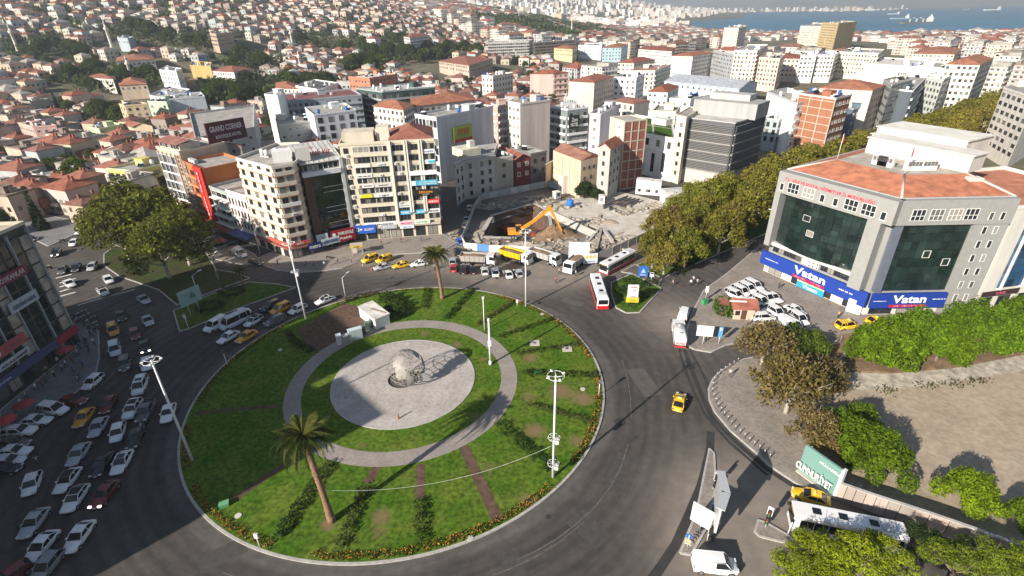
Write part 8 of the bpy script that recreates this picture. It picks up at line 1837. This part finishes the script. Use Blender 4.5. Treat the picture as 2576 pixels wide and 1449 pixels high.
cabin((45.23,172.18),-20,5,3,5.0,'stacked white site cabin with two small windows beside the brick wall');cabin((48.21,171.13),-20,5,3,4.8,'white site cabin doubled beside the first one');cabin((52.52,163.38),10,7,3.5,4.0,'long white site cabin under the reddish thin plane',(.66,.66,.64));cabin((29.58,163.13),-10,1.9,1.9,2.6,'small white sentry cabin on the site slab',(.76,.76,.75));cabin((15.46,168.86),30,2,2,2.3,'small grey white cabin at the shaded pit corner',(.45,.47,.48))
wt=(19.07,160.24)
t=thing('water_tank','bright blue plastic water tank on the site slab','water tank',(wt[0],wt[1],.1));MB().lathe([(1.0,0),(1.12,.1),(1.08,1.9),(.95,2.2),(.4,2.5)],n=18).build('tank','plain',t,(.02,.17,.55));MB().tube((0,0,2.5),(0,0,2.65),.35,n=10).build('lid','plain',t,(.02,.12,.4))
for i in range(9):
 p_,q_=(30.34,156.21),(41.29,166.48)
 d=Vector((q_[0]-p_[0],q_[1]-p_[1])).normalized();nn_=Vector((-d.y,d.x));o_=(i-4)*.75
 a_=Vector(p_)+nn_*o_+d*(i%3)*.8;c_=Vector(q_)+nn_*o_-d*(i%2)*1.5
 tag(MB().beam(a_,c_,.3,.2,.55+.12*(i%3)).build('steel_beam','steel_dark'),'rusty steel beam in the stack laid out on the site slab','steel beam','steel beams on the site slab')
def heap(p,rx,ry,h_,label,m_='earth',seed=0,z=0.,cat='soil heap',name='soil_heap'):
 rr=random.Random(seed);b=MB();n,k=26,8
 for i in range(k+1):
  for j in range(n):
   r=1-i/k;a_=2*PI*j/n;w_=1+.18*math.sin(3*a_+seed)+rr.uniform(-.08,.08)
   b.v.append((p[0]+rx*r*w_*math.cos(a_),p[1]+ry*r*w_*math.sin(a_),z+h_*smooth(1-r)*(1+rr.uniform(-.12,.12))-(.1 if i==0 else 0)))
 for i in range(k):
  for j in range(n):b.f.append([i*n+j,i*n+(j+1)%n,(i+1)*n+(j+1)%n,(i+1)*n+j]);b.m.append(0);b.s.append(rr.random()<.6)
 return tag(b.build(name,m_),label,cat)
heap((12.21,136.77),7,4.5,3.0,'big brown soil heap under the excavator stick','earth',2)
heap((3.41,129.35),8,3.2,1.2,'pale rubble heap behind the white hoarding','stone',3,cat='rubble heap',name='rubble_heap');heap((28.82,145.85),5,3,.5,'low sand heap on the site slab','dirt_lot',4,cat='sand heap',name='sand_heap');heap((35.59,162.78),9,3,.6,'low brown heap beside the steel beams','earth',6)
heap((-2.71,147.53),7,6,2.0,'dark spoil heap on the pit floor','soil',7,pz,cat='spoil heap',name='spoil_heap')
for i,(p_,q_)in enumerate((((25.41,140.61),(20.1,129.08)),((25.63,139.07),(22.19,125.31)),((26.37,138.13),(27.24,130.36)))):
 tag(MB().beam(p_,q_,.7,.05,.7+.2*i).build('concrete_beam','concrete' if i!=1 else 'stone'),('long grey concrete beam lying at the yard corner','brown stained concrete beam at the yard corner','short concrete beam beside the site fence')[i],'concrete beam')
t=thing('stair_flight','concrete footing block in front of the soil heap','footing',((8.73,122.68)[0],(8.73,122.68)[1],0),.3);MB().box(-1.2,1.2,-.8,.8,0,1.4).build('block','concrete_pale',t);MB().box(-1.4,-.2,.8,1.4,0,.7).build('step','concrete_pale',t)
# --- people
mat('trousers',(.035,.04,.055),rough=.9,rnd=.8)
def figure(pose):
 """one skinned body; pose: (hip swing, arm swing)"""
 s,a_=pose
 V_=[(0,0,.95),(0,0,1.2),(.0,0,1.42),(.02,0,1.52),(.03,0,1.62),(.03,0,1.74)]
 R_=[(.15,.11),(.15,.11),(.16,.10),(.055,.055),(.095,.08),(.07,.07)]
 E_=[(0,1),(1,2),(2,3),(3,4),(4,5)]
 for sd_ in(-1,1):
  k=len(V_);f=s*sd_
  V_+=[(0,.1*sd_,.90),(.18*f,.1*sd_,.50),(.30*f-.05,.1*sd_,.09),(.30*f+.13,.11*sd_,.04)]
  R_+=[(.10,.10),(.065,.065),(.045,.05),(.04,.035)]
  E_+=[(0,k),(k,k+1),(k+1,k+2),(k+2,k+3)]
  k=len(V_);f=-a_*sd_
  V_+=[(0,.2*sd_,1.40),(.10*f,.25*sd_,1.14),(.24*f+.05,.25*sd_,.90),(.27*f+.07,.25*sd_,.81)]
  R_+=[(.06,.06),(.045,.045),(.032,.032),(.03,.02)]
  E_+=[(2,k),(k,k+1),(k+1,k+2),(k+2,k+3)]
  h_=k+3;hx,hy,hz=V_[h_]
  for q,(dx,dy,ln)in enumerate(((.035,0,.075),(.012,.0,.085),(-.012,0,.08),(-.033,0,.065))):
   V_+=[(hx+dx*1.1,hy,hz-ln)];R_+=[(.009,.009)];E_+=[(h_,len(V_)-1)]
  V_+=[(hx+.06,hy-.02*sd_,hz-.02)];R_+=[(.01,.01)];E_+=[(h_,len(V_)-1)]
 me=D.meshes.new('person');me.from_pydata(V_,E_,[]);me.update()
 o=D.objects.new('person',me);COL.objects.link(o)
 o.modifiers.new('skin','SKIN')
 lay=me.skin_vertices[0].data if me.skin_vertices else None
 if lay is None:return None
 for i,r in enumerate(R_):lay[i].radius=r
 lay[0].use_root=True
 o.modifiers.new('sub','SUBSURF').levels=1;o.modifiers['sub'].render_levels=1
 dg=bpy.context.evaluated_depsgraph_get();out=D.meshes.new_from_object(o.evaluated_get(dg))
 D.objects.remove(o);D.meshes.remove(me)
 out.materials.clear()
 for m_ in('plain','trousers','skin','hair'):out.materials.append(MATS[m_])
 for p in out.polygons:
  c=p.center;p.use_smooth=True
  if c.z>1.68 or(c.z>1.58 and c.x<-.01):p.material_index=3
  elif c.z>1.48 or(abs(c.y)>.2 and c.z<1.0):p.material_index=2
  elif c.z<.96 and abs(c.y)<.22:p.material_index=1
  else:p.material_index=0
 return out
def skin_setup():
 probe=D.meshes.new('probe');return probe
FIG=[]
for pose in((1.,.9),(.15,.1),(-.8,-.7)):
 try:
  f_=figure(pose)
 except Exception as e_:
  print('figure',e_);f_=None
 if f_:FIG.append(f_)
PEOPLE=[((10.15,107.75),90,1,(.40,.10,.09),'person in a dusty red top standing on the open asphalt',0),((11.37,112.24),120,0,(.5,.47,.42),'person in pale clothes by the tipper lorry facing the square',0),((15.13,111.02),10,1,(.5,.5,.5),'person in grey crouched near the tipper lorry wheels',0),((-40.6,120.82),60,1,(.3,.25,.2),'person in brown by the taxi stand hut',.14),((-36.64,116.95),0,0,(.6,.56,.52),'person in pale top next to the orange cone',0),((-18.81,115.73),100,0,(.55,.53,.5),'person in white walking past the palm trunk',0),((-1.74,110.69),30,0,(.05,.05,.06),'person in black walking a bicycle behind the parked cars',0),((36.53,105.27),150,0,(.5,.38,.32),'pedestrian in pinkish top crossing the boulevard alone',0),((40.54,105.11),40,0,(.66,.64,.62),'pedestrian in white leading the crossing group',0),((41.63,106.84),40,2,(.5,.48,.45),'pedestrian in beige behind the crossing group',0),((42.09,105.43),40,0,(.42,.34,.3),'pedestrian in brown at the end of the crossing group',0),((36.79,71.54),80,0,(.55,.52,.48),'person in pale clothes on the bollard pavement',.17),((36.38,82.47),20,1,(.3,.42,.2),'person in a green vest beside the white blank board',.17),((-46.56,118.52),80,0,(.45,.47,.5),'person in grey on the shaded corner pavement',.14),((-65.21,112.95),100,1,(.03,.03,.04),'walker in black beside the small palm',.15),((-64.71,113.57),100,0,(.02,.03,.06),'walker in dark blue beside the small palm',.15),((-132.55,160.88),90,0,(.04,.04,.04),'person in dark clothes crossing the upper street',0),((59.36,102.62),60,0,(.05,.05,.05),'person in black on the sunny forecourt',.17),((46.42,87.76),0,1,(.25,.2,.2),'person sitting low in front of the ivy kiosk',.17),((65.41,89.78),100,1,(.62,.36,.12),'person in orange by the white leaning panel',.17),((-83.1,79.0),0,1,(.55,.5,.4),'person in pale top in front of the long fascia',.14),((-80.97,78.08),30,0,(.5,.5,.55),'person in white top outside the shaded shops',.14),((-83.12,76.38),90,0,(.4,.3,.15),'person in yellowish top outside the shaded shops',.14),((-80.39,67.38),10,1,(.6,.62,.66),'person in a white shirt near the side street vans',.14),((-80.34,82.95),80,0,(.05,.06,.1),'person in dark blue at the shaded pavement edge',.14),((-83.62,86.29),70,0,(.3,.32,.35),'person in grey between the parked motorbikes',.14),((-81.28,81.43),0,0,(.35,.4,.5),'person in pale blue under the red fascia end',.14),((-81.43,73.84),45,1,(.2,.05,.05),'person in dark red by the shop tables',.14),((5.72,128.7),0,1,(.6,.55,.1),'site worker in a yellow vest near the rubble heap',.3)]
for i,(p,deg,k,c,lab,z)in enumerate(PEOPLE):
 if not FIG:break
 o=obj('person',FIG[k%len(FIG)],None,c,(p[0],p[1],z),math.radians(deg));tag(o,lab,'person')
for p,lab in(((-34.46,116.41),'orange traffic cone before the yellow taxis'),):
 t=thing('traffic_cone',lab,'traffic cone',(p[0],p[1],0));MB().tube((0,0,.05),(0,0,.75),.2,.04,10).build('cone','plain',t,(.7,.12,.03));MB().box(-.25,.25,-.25,.25,0,.05).build('base','plain',t,(.6,.1,.03))
bx=(-1.46,110.47)
t=thing('bicycle','bicycle pushed behind the parked white sedan','bicycle',(bx[0],bx[1],0),.3)
for x in(-.5,.5):
 b=MB()
 for i in range(14):b.tube((x+.33*math.cos(i*PI/7),0,.34+.33*math.sin(i*PI/7)),(x+.33*math.cos((i+1)*PI/7),0,.34+.33*math.sin((i+1)*PI/7)),.02,n=4)
 b.build('wheel','tyre',t)
MB().tube((-.5,0,.34),(-.1,0,.85),.02,n=4).tube((-.1,0,.85),(.4,0,.8),.02,n=4).tube((.4,0,.8),(.5,0,.34),.02,n=4).tube((-.5,0,.34),(.05,0,.32),.02,n=4).tube((.05,0,.32),(.4,0,.8),.02,n=4).build('frame','steel_dark',t)
MB().box(-.22,.02,-.06,.06,.88,.94).build('saddle','black_plastic',t);MB().tube((.38,-.25,.98),(.38,.25,.98),.018,n=4).build('handlebar','steel_dark',t)
rr=random.Random(17);b=MB()
for(x,y),n_,sp in[(p,70,3.2)for p in[(-9.06,138.43),(-6.5,129.29),(4.61,127.18),(16.58,130.88),(22.66,128.42),(27.83,133.67),(17.33,160.72),(8.73,167.19),(21.81,146.22),(36.75,155.85),(46.25,159.05),(-5.66,162.05)]]:
 for _ in range(n_):
  p=(x+rr.gauss(0,sp),y+rr.gauss(0,sp*.6))
  if inside(p,PIT):continue
  s_=abs(rr.gauss(.0,.22))+.08;a_=rr.random()*3;c_,q_=math.cos(a_)*s_,math.sin(a_)*s_;l_=rr.choice((1,1,1.6,5))
  b.prism([(p[0]-c_*l_+q_,p[1]-q_*l_-c_),(p[0]+c_*l_+q_,p[1]+q_*l_-c_),(p[0]+c_*l_-q_,p[1]+q_*l_+c_),(p[0]-c_*l_-q_,p[1]-q_*l_+c_)],.1,.12+s_*.9)
b.build('rubble','stone',kind='stuff')
for i,(p,c,lab)in enumerate((((-77.42,61.71),(.42,.05,.05),'dark red parasol over the shop tables'),((-77.55,65.3),(.30,.05,.05),'maroon parasol beside the white shirt walker'),((-82.45,80.58),(.35,.06,.06),'red parasol under the red fascia end'),((-78.59,131.92),(.25,.05,.05),'red parasol by the ribbed awning'))):
 t=thing('parasol',lab,'parasol',(p[0],p[1],.16));MB().tube((0,0,0),(0,0,2.5),.03,n=5).build('pole','steel',t);MB().lathe([(1.5,2.1),(.8,2.5),(.05,2.75)],n=8,smooth=False).build('canopy','tarp',t,c)
WALK=[(-81.06,71.35),(-80.92,75.17),(-80.8,76.89),(-80.76,79.29),(-82.55,83.81),(-82.55,85.43),(-83.4,87.97),(-80.78,85.1),(-81.08,69.28),(-79.5,65.36),(-80.87,72.4),(-78.32,76.23),(-77.86,77.98),(-58.93,120.23),(-54.18,118.17),(-49.45,118.88),(-43.94,120.5),(-35.24,131.74),(-30.08,133.14),(-24.75,134.0),(-82.61,135.7),(-74.5,127.78),(-70.12,125.06)]
SHIRT=[('white',(.6,.6,.6)),('black',(.03,.03,.03)),('blue',(.06,.12,.3)),('red',(.35,.05,.05)),('grey',(.25,.26,.27)),('beige',(.45,.38,.28))]
for i,p in enumerate(WALK):
 if not FIG:break
 nm_,c=SHIRT[(i*5+i//6)%6];wh='on the shaded pavement of the stone office' if i<13 else('on the pavement in front of the cream blocks' if i<20 else 'by the red awnings')
 o=obj('person',FIG[i%len(FIG)],None,c,(p[0],p[1],.16),i*1.7);tag(o,'walker in a %s top %s'%(nm_,wh),'person','walkers in %s tops %s'%(nm_,wh))
 # --- the city beyond: houses on the hill, blocks of the port plain, ships, air
rr=random.Random(21)
HW=[(.62,.56,.48),(.66,.62,.55),(.72,.70,.66),(.56,.46,.36),(.60,.50,.46),(.50,.50,.50),(.46,.42,.38),(.58,.54,.40),(.48,.54,.54),(.64,.50,.40),(.36,.31,.27)]
HN=['sandy','cream','white','tan','pinkish','grey','dusty brown','straw','pale green','peach','dark brown']
RC=[RED,RED2,(.24,.12,.09),(.20,.10,.075),(.34,.32,.29),(.24,.19,.155)]
RN=['red tiled','brown red tiled','dull brown tiled','dark tiled','flat grey','rusty']
def variant(wd,dp,h,roof,fl,seed):
 """wall, roof and window meshes of a plain house"""
 r2_=random.Random(seed);COLW=[r2_.choice((.45,.6,.75,1.1))for _ in range(5)];P=[(-wd/2,-dp/2),(wd/2,-dp/2),(wd/2,dp/2),(-wd/2,dp/2)]
 wl=MB().prism(P,-6,h).mesh('wall',['plaster']);wl['h']=h
 if roof=='flat':
  b=MB()
  for i in range(4):b.beam(P[i],P[(i+1)%4],.3,h-.05-.003*i,h+.6+.003*i)
  b.sheet(P,h+.02).box(-1.5,1.2,-1.2,1.5,h,h+2.2)
  for q in range(r2_.randint(2,7)if wd>13 else r2_.randint(1,3)):
   X,Y=r2_.uniform(-.42,.42)*wd,r2_.uniform(-.42,.42)*dp;e=r2_.uniform(.35,1.1);b.box(X-e,X+e*.8,Y-e*.7,Y+e*.7,h+.03,h+r2_.uniform(.8,1.8))
  if r2_.random()<.5:b.box(-wd*.5,wd*.05,-dp*.49,dp*.1,h+.03,h+2.5)
  rf_=b.mesh('roof',['flat_roof'])
 else:
  b=hip_roof(P,h+.02,min(wd,dp)*.22)
  for q in range(2):X=r2_.uniform(-.3,.3)*wd;b.box(X-.35,X+.35,-.3,.4,h+.5,h+min(wd,dp)*.22+.9)
  if r2_.random()<.5:b.box(wd*.5,wd*.5+2.6,-dp*.4,dp*.3,h*.3,h*.62)
  rf_=b.mesh('roof',['roof_tile'])
 b=MB();n=max(1,int(h/fl))
 for i in range(4):
  L,u,nn=wall_frame(P[i],P[(i+1)%4]);c=max(1,int(L/2.9));a=P[i]
  for k in range(n):
   for j in range(c):
    if r2_.random()<.12:continue
    t=(j+.5)*L/c;z=k*fl+.9;e=COLW[(j*3+i)%5]
    if k and e>.9 and seed%2:z-=.8;b.beam((a[0]+u[0]*(t-e)+nn[0]*.6,a[1]+u[1]*(t-e)+nn[1]*.6),(a[0]+u[0]*(t+e)+nn[0]*.6,a[1]+u[1]*(t+e)+nn[1]*.6),1.2,z-.1,z+.75,1)
    b.beam((a[0]+u[0]*(t-e)+nn[0]*.03,a[1]+u[1]*(t-e)+nn[1]*.03),(a[0]+u[0]*(t+e)+nn[0]*.03,a[1]+u[1]*(t+e)+nn[1]*.03),.1,z,k*fl+2.3)
  if fl>2.95 and wd>13:
   for k in range(1,n):b.beam((a[0]+nn[0]*.35+u[0],a[1]+nn[1]*.35+u[1]),(a[0]+nn[0]*.35+u[0]*(L-1),a[1]+nn[1]*.35+u[1]*(L-1)),.7,k*fl-.1,k*fl+.75,1)
 return wl,rf_,b.mesh('window',['window_far','trim'])
HV=[(variant(rr.uniform(7,12),rr.uniform(7,11),rr.choice((4,5.6,6.2,8.6)),'hip' if i%2 else 'flat',2.9,i),i%2)for i in range(12)]
BV=[(variant(rr.uniform(15,24),rr.uniform(12,17),rr.choice((12.4,15.5,18.6)),'hip' if i%3==1 else 'flat',3.1,40+i),i%3==1)for i in range(9)]
WOODS=[(-130,548,30),(-135,514,20),(-118,593,34),(-90,601,25),(-70,606,25),(-49,640,24),(-153,417,26),(-166,431,18),(-203,424,28),(-309,426,26),(-284,413,30),(-196,383,12),(-226,510,30),(-182,388,22),(-229,315,14),(-306,564,40),(-190,636,45),(-121,662,30),(142,1269,120),(113,1601,180),(390,2018,110),(398,2881,200),(44,997,120),(-365,571,30),(-380,479,30)]
def blocked(x,y,m):
 for(cx,cy),r in SAFE:
  if(x-cx)**2+(y-cy)**2<r*r:return True
 for poly,h in HAND:
  cx,cy=sum(p[0]for p in poly)/4,sum(p[1]for p in poly)/4
  R_=max(math.hypot(p[0]-cx,p[1]-cy)for p in poly)
  if(x-cx)**2+(y-cy)**2<(R_+m)**2:return True
  d=math.hypot(cx,cy);t=(x*cx+y*cy)/d
  if d*.72<t<d and abs(x*cy-y*cx)/d<R_ and m>8:return True
 dx,dy=x-B1[0],y-B1[1];al=dx*BD[0]+dy*BD[1];ac=dx*BD[1]-dy*BD[0]
 if al>-20 and-34-m<ac<26+m:return True
 for wx,wy,wr in WOODS:
  if(x-wx)**2+(y-wy)**2<wr*wr:return True
 return inside((x,y),SEA)
import re as _re
MARK=[((sum(p[0]for p in P_)/4,sum(p[1]for p in P_)/4),_re.split(' with | behind | beside | next | in | on | under | by | above | over | among | below | cut | close | near | high | attached | stepping | carrying ',l_)[0])for l_,P_,*_ in MIDS]
def near_mark(x,y):
 (mx,my),nm=min(MARK,key=lambda q:(q[0][0]-x)**2+(q[0][1]-y)**2)
 d,m_=math.hypot(x,y),math.hypot(mx,my);s_=(x*my-y*mx)/m_
 rel='behind' if d>m_+14 and abs(s_)<d-m_ else('in front of' if d<m_-14 and abs(s_)<m_-d else('to the right of' if s_>0 else 'to the left of'))
 far_=' well' if math.hypot(mx-x,my-y)>90 and rel=='behind' else ''
 return far_+' '+rel+' the '+' '.join(nm.split()[-3:])
rr=random.Random(5)
for i in range(40):
 d=74+(i//2)*12.5
 o=(3 if i%2 else 17)+rr.uniform(-2,2)
 p=(B1[0]+BD[0]*d-BD[1]*o+BD[0]*rr.uniform(-3,3),B1[1]+BD[1]*d+BD[0]*o)
 tree('plane' if i%3 else 'broad',p,rr.uniform(1.05,1.3),(OLIVE,(.25,.215,.035))[i%2],('olive boulevard plane','yellowish boulevard plane')[i%2]+near_mark(*p),('olive boulevard planes','yellowish boulevard planes')[i%2]+near_mark(*p))
rr=random.Random(22)
spots=[]
for zone in(0,1):
 cell=11.8 if zone==0 else 21.5;ang=math.radians(-20 if zone==0 else 36);ca_,sa_=math.cos(ang),math.sin(ang)
 N_=int(2300/cell)
 for i in range(-N_,N_):
  for j in range(-N_,N_):
   x,y=(i+rr.uniform(-.22,.22))*cell,(j+rr.uniform(-.22,.22))*cell
   x,y=x*ca_-y*sa_,x*sa_+y*ca_
   if y<120:continue
   r=math.hypot(x,y);az=math.degrees(math.atan2(x,y))
   lim=-2+9*math.sin(r*.004)
   if r>(1700 if zone==0 else 1900)or abs(az)>46.5 or(zone==0)!=(az<lim):continue
   if r<(200 if zone==0 else 215)or(zone==0 and r>1100 and rr.random()<.25):continue
   if blocked(x,y,5 if zone==0 else 9):continue
   spots.append((r,x,y,zone,math.degrees(ang)+90*rr.choice((0,1))+rr.uniform(-6,6)))
spots.sort()
cnt=[0,0];MAXI=(285,215)
S=MB();SC_=[];TR=MB()
def sfaces(n,c):SC_.extend([c]*n)
NT=0
for r,x,y,zone,deg in spots:
 z=terrain(x,y)
 if rr.random()<(.2 if zone==0 else.05)and r<620 and NT<190:
  k=rr.choice(('small','small','broad','cypress'));NT+=1
  tree(k,(x,y),rr.uniform(.8,1.4)if k!='broad' else rr.uniform(.55,.8),(.085,.11,.022)if k!='cypress' else(.04,.06,.02),{'small':'small green tree','broad':'spreading green tree','cypress':'dark cypress'}[k]+near_mark(x,y),{'small':'small green trees','broad':'spreading green trees','cypress':'dark cypresses'}[k]+near_mark(x,y),z);continue
 if r>620 and rr.random()<(.27 if zone==0 else.08):
  for _ in range(16):leaf(TR,(x+rr.gauss(0,2.6),y+rr.gauss(0,2.6),z+rr.uniform(1.5,7)),2.0,rr,.5)
  continue
 ci=rr.randrange(len(HW));c=tuple(v*.82 for v in HW[ci])
 if zone==1:ci=rr.choice((0,1,1,2,2,2,4,5,9));c=tuple(v*.88 for v in HW[ci])
 if cnt[zone]<MAXI[zone]:
  cnt[zone]+=1
  (wl,rf_,wn),hip=rr.choice(HV if zone==0 else BV)
  ri=rr.choice((0,1,2,3))if hip else rr.choice((4,4,5))
  kind_=('house','house')if zone==0 else('apartment_block','building')
  sz=('low ' if wl['h']<5 else 'tall ' if wl['h']>8 else '')if zone==0 else('lower ' if wl['h']<13 else 'tall ' if wl['h']>17 else '')
  lab=('%s%s house with %s roof' if zone==0 else '%s%s block with %s roof')%(sz,HN[ci],RN[ri])+near_mark(x,y)
  if len(lab.split())>16:lab=lab.replace(' well behind',' behind').replace(' to the right of',' beside').replace(' to the left of',' beside')
  t=obj(kind_[0],wl,None,c,(x,y,z),math.radians(deg));tag(t,lab,kind_[1],lab.replace(' house ',' houses ').replace(' block with',' blocks with'))
  if zone==1 and r<420:t.scale=(1,1,.72)
  obj('roof',rf_,t,RC[ri]);obj('window',wn,t,tuple(min(.8,v*1.15)for v in c),kind='stuff')
  continue
 wd,dp=(rr.uniform(7,12),rr.uniform(7,11))if zone==0 else(rr.uniform(14,24),rr.uniform(12,17))
 h=rr.uniform(4,9)if zone==0 else rr.choice((9,12,15,15,18,21))if r<650 else(rr.choice((6,8,10,12,15))if r<850 else rr.choice((4,6,7,9)))
 a=math.radians(deg);ca_,sa_=math.cos(a),math.sin(a)
 P=[(x+u*ca_-v*sa_,y+u*sa_+v*ca_)for u,v in((-wd/2,-dp/2),(wd/2,-dp/2),(wd/2,dp/2),(-wd/2,dp/2))]
 f0=len(S.f);S.prism(P,z-8,z+h,top=False);rc=RC[rr.choice((0,1,2,3)if rr.random()<.52 else(4,5))]
 sfaces(4,c)
 if rc[0]>.38 and rc[1]>.3:S.prism(P,z+h,z+h+.5);sfaces(5,tuple(v*.95 for v in c))
 else:
  S.add([(*p,z+h)for p in P]+[(x,y,z+h+min(wd,dp)*.24)],[(0,1,4),(1,2,4),(2,3,4),(3,0,4)]);sfaces(4,rc)
 for i in range(4):
  L,u,nn=wall_frame(P[i],P[(i+1)%4])
  if nn[0]*-x+nn[1]*-y<0:continue
  for k in range(int(h/3.1)):
   if r<1250 and zone==1 or r<800:
    m_=int(L/3)
    for j in range(m_):
     t=(j+.5)*L/m_;q=[(P[i][0]+u[0]*(t+e)+nn[0]*.06,P[i][1]+u[1]*(t+e)+nn[1]*.06)for e in(-.65,.65)];z0=z+1+k*3.1
     S.add([(*q[0],z0),(*q[1],z0),(*q[1],z0+1.4),(*q[0],z0+1.4)],[(0,1,2,3)]);sfaces(1,(.04,.045,.05))
   else:
    z0=z+1+k*3.1;q=[(P[i][0]+u[0]*e+nn[0]*.08,P[i][1]+u[1]*e+nn[1]*.08)for e in(.8,L-.8)]
    S.add([(*q[0],z0),(*q[1],z0),(*q[1],z0+1.2),(*q[0],z0+1.2)],[(0,1,2,3)]);sfaces(1,tuple(v*.55 for v in c))
for _ in range(5200):
 az=math.radians(rr.uniform(-30,36));r=1750+5200*rr.random()**1.5
 x,y=r*math.sin(az),r*math.cos(az)
 if inside((x,y),SEA)or any((x-a_)**2+(y-b_)**2<c_*c_ for a_,b_,c_ in WOODS):continue
 z=terrain(x,y);s_=rr.uniform(9,20);h=rr.choice((6,8,12,15,18,24,36 if r>3000 else 15));c=rr.choice(HW[:5]+HW[2:3]*3);a=rr.uniform(0,1.57)
 P=[(x+s_*math.cos(a+k*PI/2),y+s_*math.sin(a+k*PI/2))for k in range(4)]
 S.prism(P,z-12,z+h,top=True);sfaces(4,c);sfaces(1,rr.choice((RED,(.5,.47,.42),c)))
me=S.mesh('city_houses',['city_wall'])
at=me.color_attributes.new('Col','FLOAT_COLOR','CORNER');buf=[]
for p,c in zip(me.polygons,SC_):buf+=list((*c,1))*p.loop_total
at.data.foreach_set('color',buf)
o=obj('city_houses',me,kind='stuff');tag(o,'mass of small houses and blocks covering the far city','houses')
for wx,wy,wr in WOODS:
 n_=int(60+wr*wr*.02)
 near_=math.hypot(wx,wy)<760
 for q in range(min(n_,8 if near_ else 0)):
  a,d=rr.uniform(0,6.28),wr*.8*math.sqrt(rr.random());p=(wx+d*math.cos(a),wy+d*math.sin(a));k='cypress' if rr.random()<.2 else 'broad'
  tree(k,p,rr.uniform(.8,1.3),(.07,.095,.02),('dense grove tree' if k=='broad' else 'cypress spire of the grove')+near_mark(wx,wy),('dense grove trees' if k=='broad' else 'cypress spires of the grove')+near_mark(wx,wy),terrain(*p))
 for _ in range(n_*(5 if near_ else 9)):
  a,d=rr.uniform(0,6.28),wr*math.sqrt(rr.random());x,y=wx+d*math.cos(a),wy+d*math.sin(a)
  leaf(TR,(x,y,terrain(x,y)+rr.uniform(.5,9)),1.7 if near_ else 3.2,rr,.5)
o=TR.build('far_trees','leaf',None,(.075,.10,.03),kind='stuff');tag(o,'far trees merging into green patches across the city','trees')
def ship(p,L,deg,hullc,label,cranes=3,name='cargo_ship'):
 t=thing(name,label,'ship',(p[0],p[1],.25),math.radians(deg));w_=L*.075
 h_=[(-L/2,-w_),(L*.38,-w_),(L/2,0),(L*.38,w_),(-L/2,w_)]
 MB().prism([(x*.97,y*.9)for x,y in h_],-1,0).prism(h_,0,L*.055).build('hull','plain',t,hullc)
 MB().box(-L*.46,-L*.34,-w_*.9,w_*.9,L*.055,L*.15).box(-L*.45,-L*.37,-w_*.7,w_*.7,L*.15,L*.19).box(-L*.43,-L*.40,-w_*.25,w_*.25,L*.19,L*.25).build('superstructure','plain',t,(.72,.70,.66))
 for i in range(cranes):MB().box(L*(-.2+i*.2)-L*.012,L*(-.2+i*.2)+L*.012,-1.2,1.2,L*.055,L*.14).tube((L*(-.2+i*.2),0,L*.13),(L*(-.08+i*.2),0,L*.17),L*.007,n=5).build('deck_crane','plain',t,(.68,.62,.5))
 return t
ship((1210.16,1728.35),96,178,(.10,.10,.10),'dark hulled cargo ship with cranes anchored in the gulf')
ship((1524.18,2276.0),70,176,(.30,.36,.42),'grey barge behind the cargo ship',0,'barge');ship((2143.01,3261.39),60,170,(.66,.66,.66),'white ferry sailing behind the barge',0,'ferry');ship((3292.89,4002.11),110,175,(.70,.70,.70),'long white ferry near the far shore',0,'ferry');ship((3616.84,4643.9),40,170,(.6,.6,.6),'small white boat near the far shore',0,'boat')
hz=MB().box(-16600,14600,-900,20400,-9.5,470).build('haze',[],kind='stuff')
hm=D.materials.new('haze_air');hm.use_nodes=True;hn=hm.node_tree;hn.nodes.clear()
v_=hn.nodes.new('ShaderNodeVolumePrincipled');v_.inputs['Color'].default_value=(.84,.92,1.0,1);v_.inputs['Density'].default_value=.00019;v_.inputs['Anisotropy'].default_value=.25
oo=hn.nodes.new('ShaderNodeOutputMaterial');hn.links.new(v_.outputs[0],oo.inputs['Volume'])
hz.data.materials.append(hm)
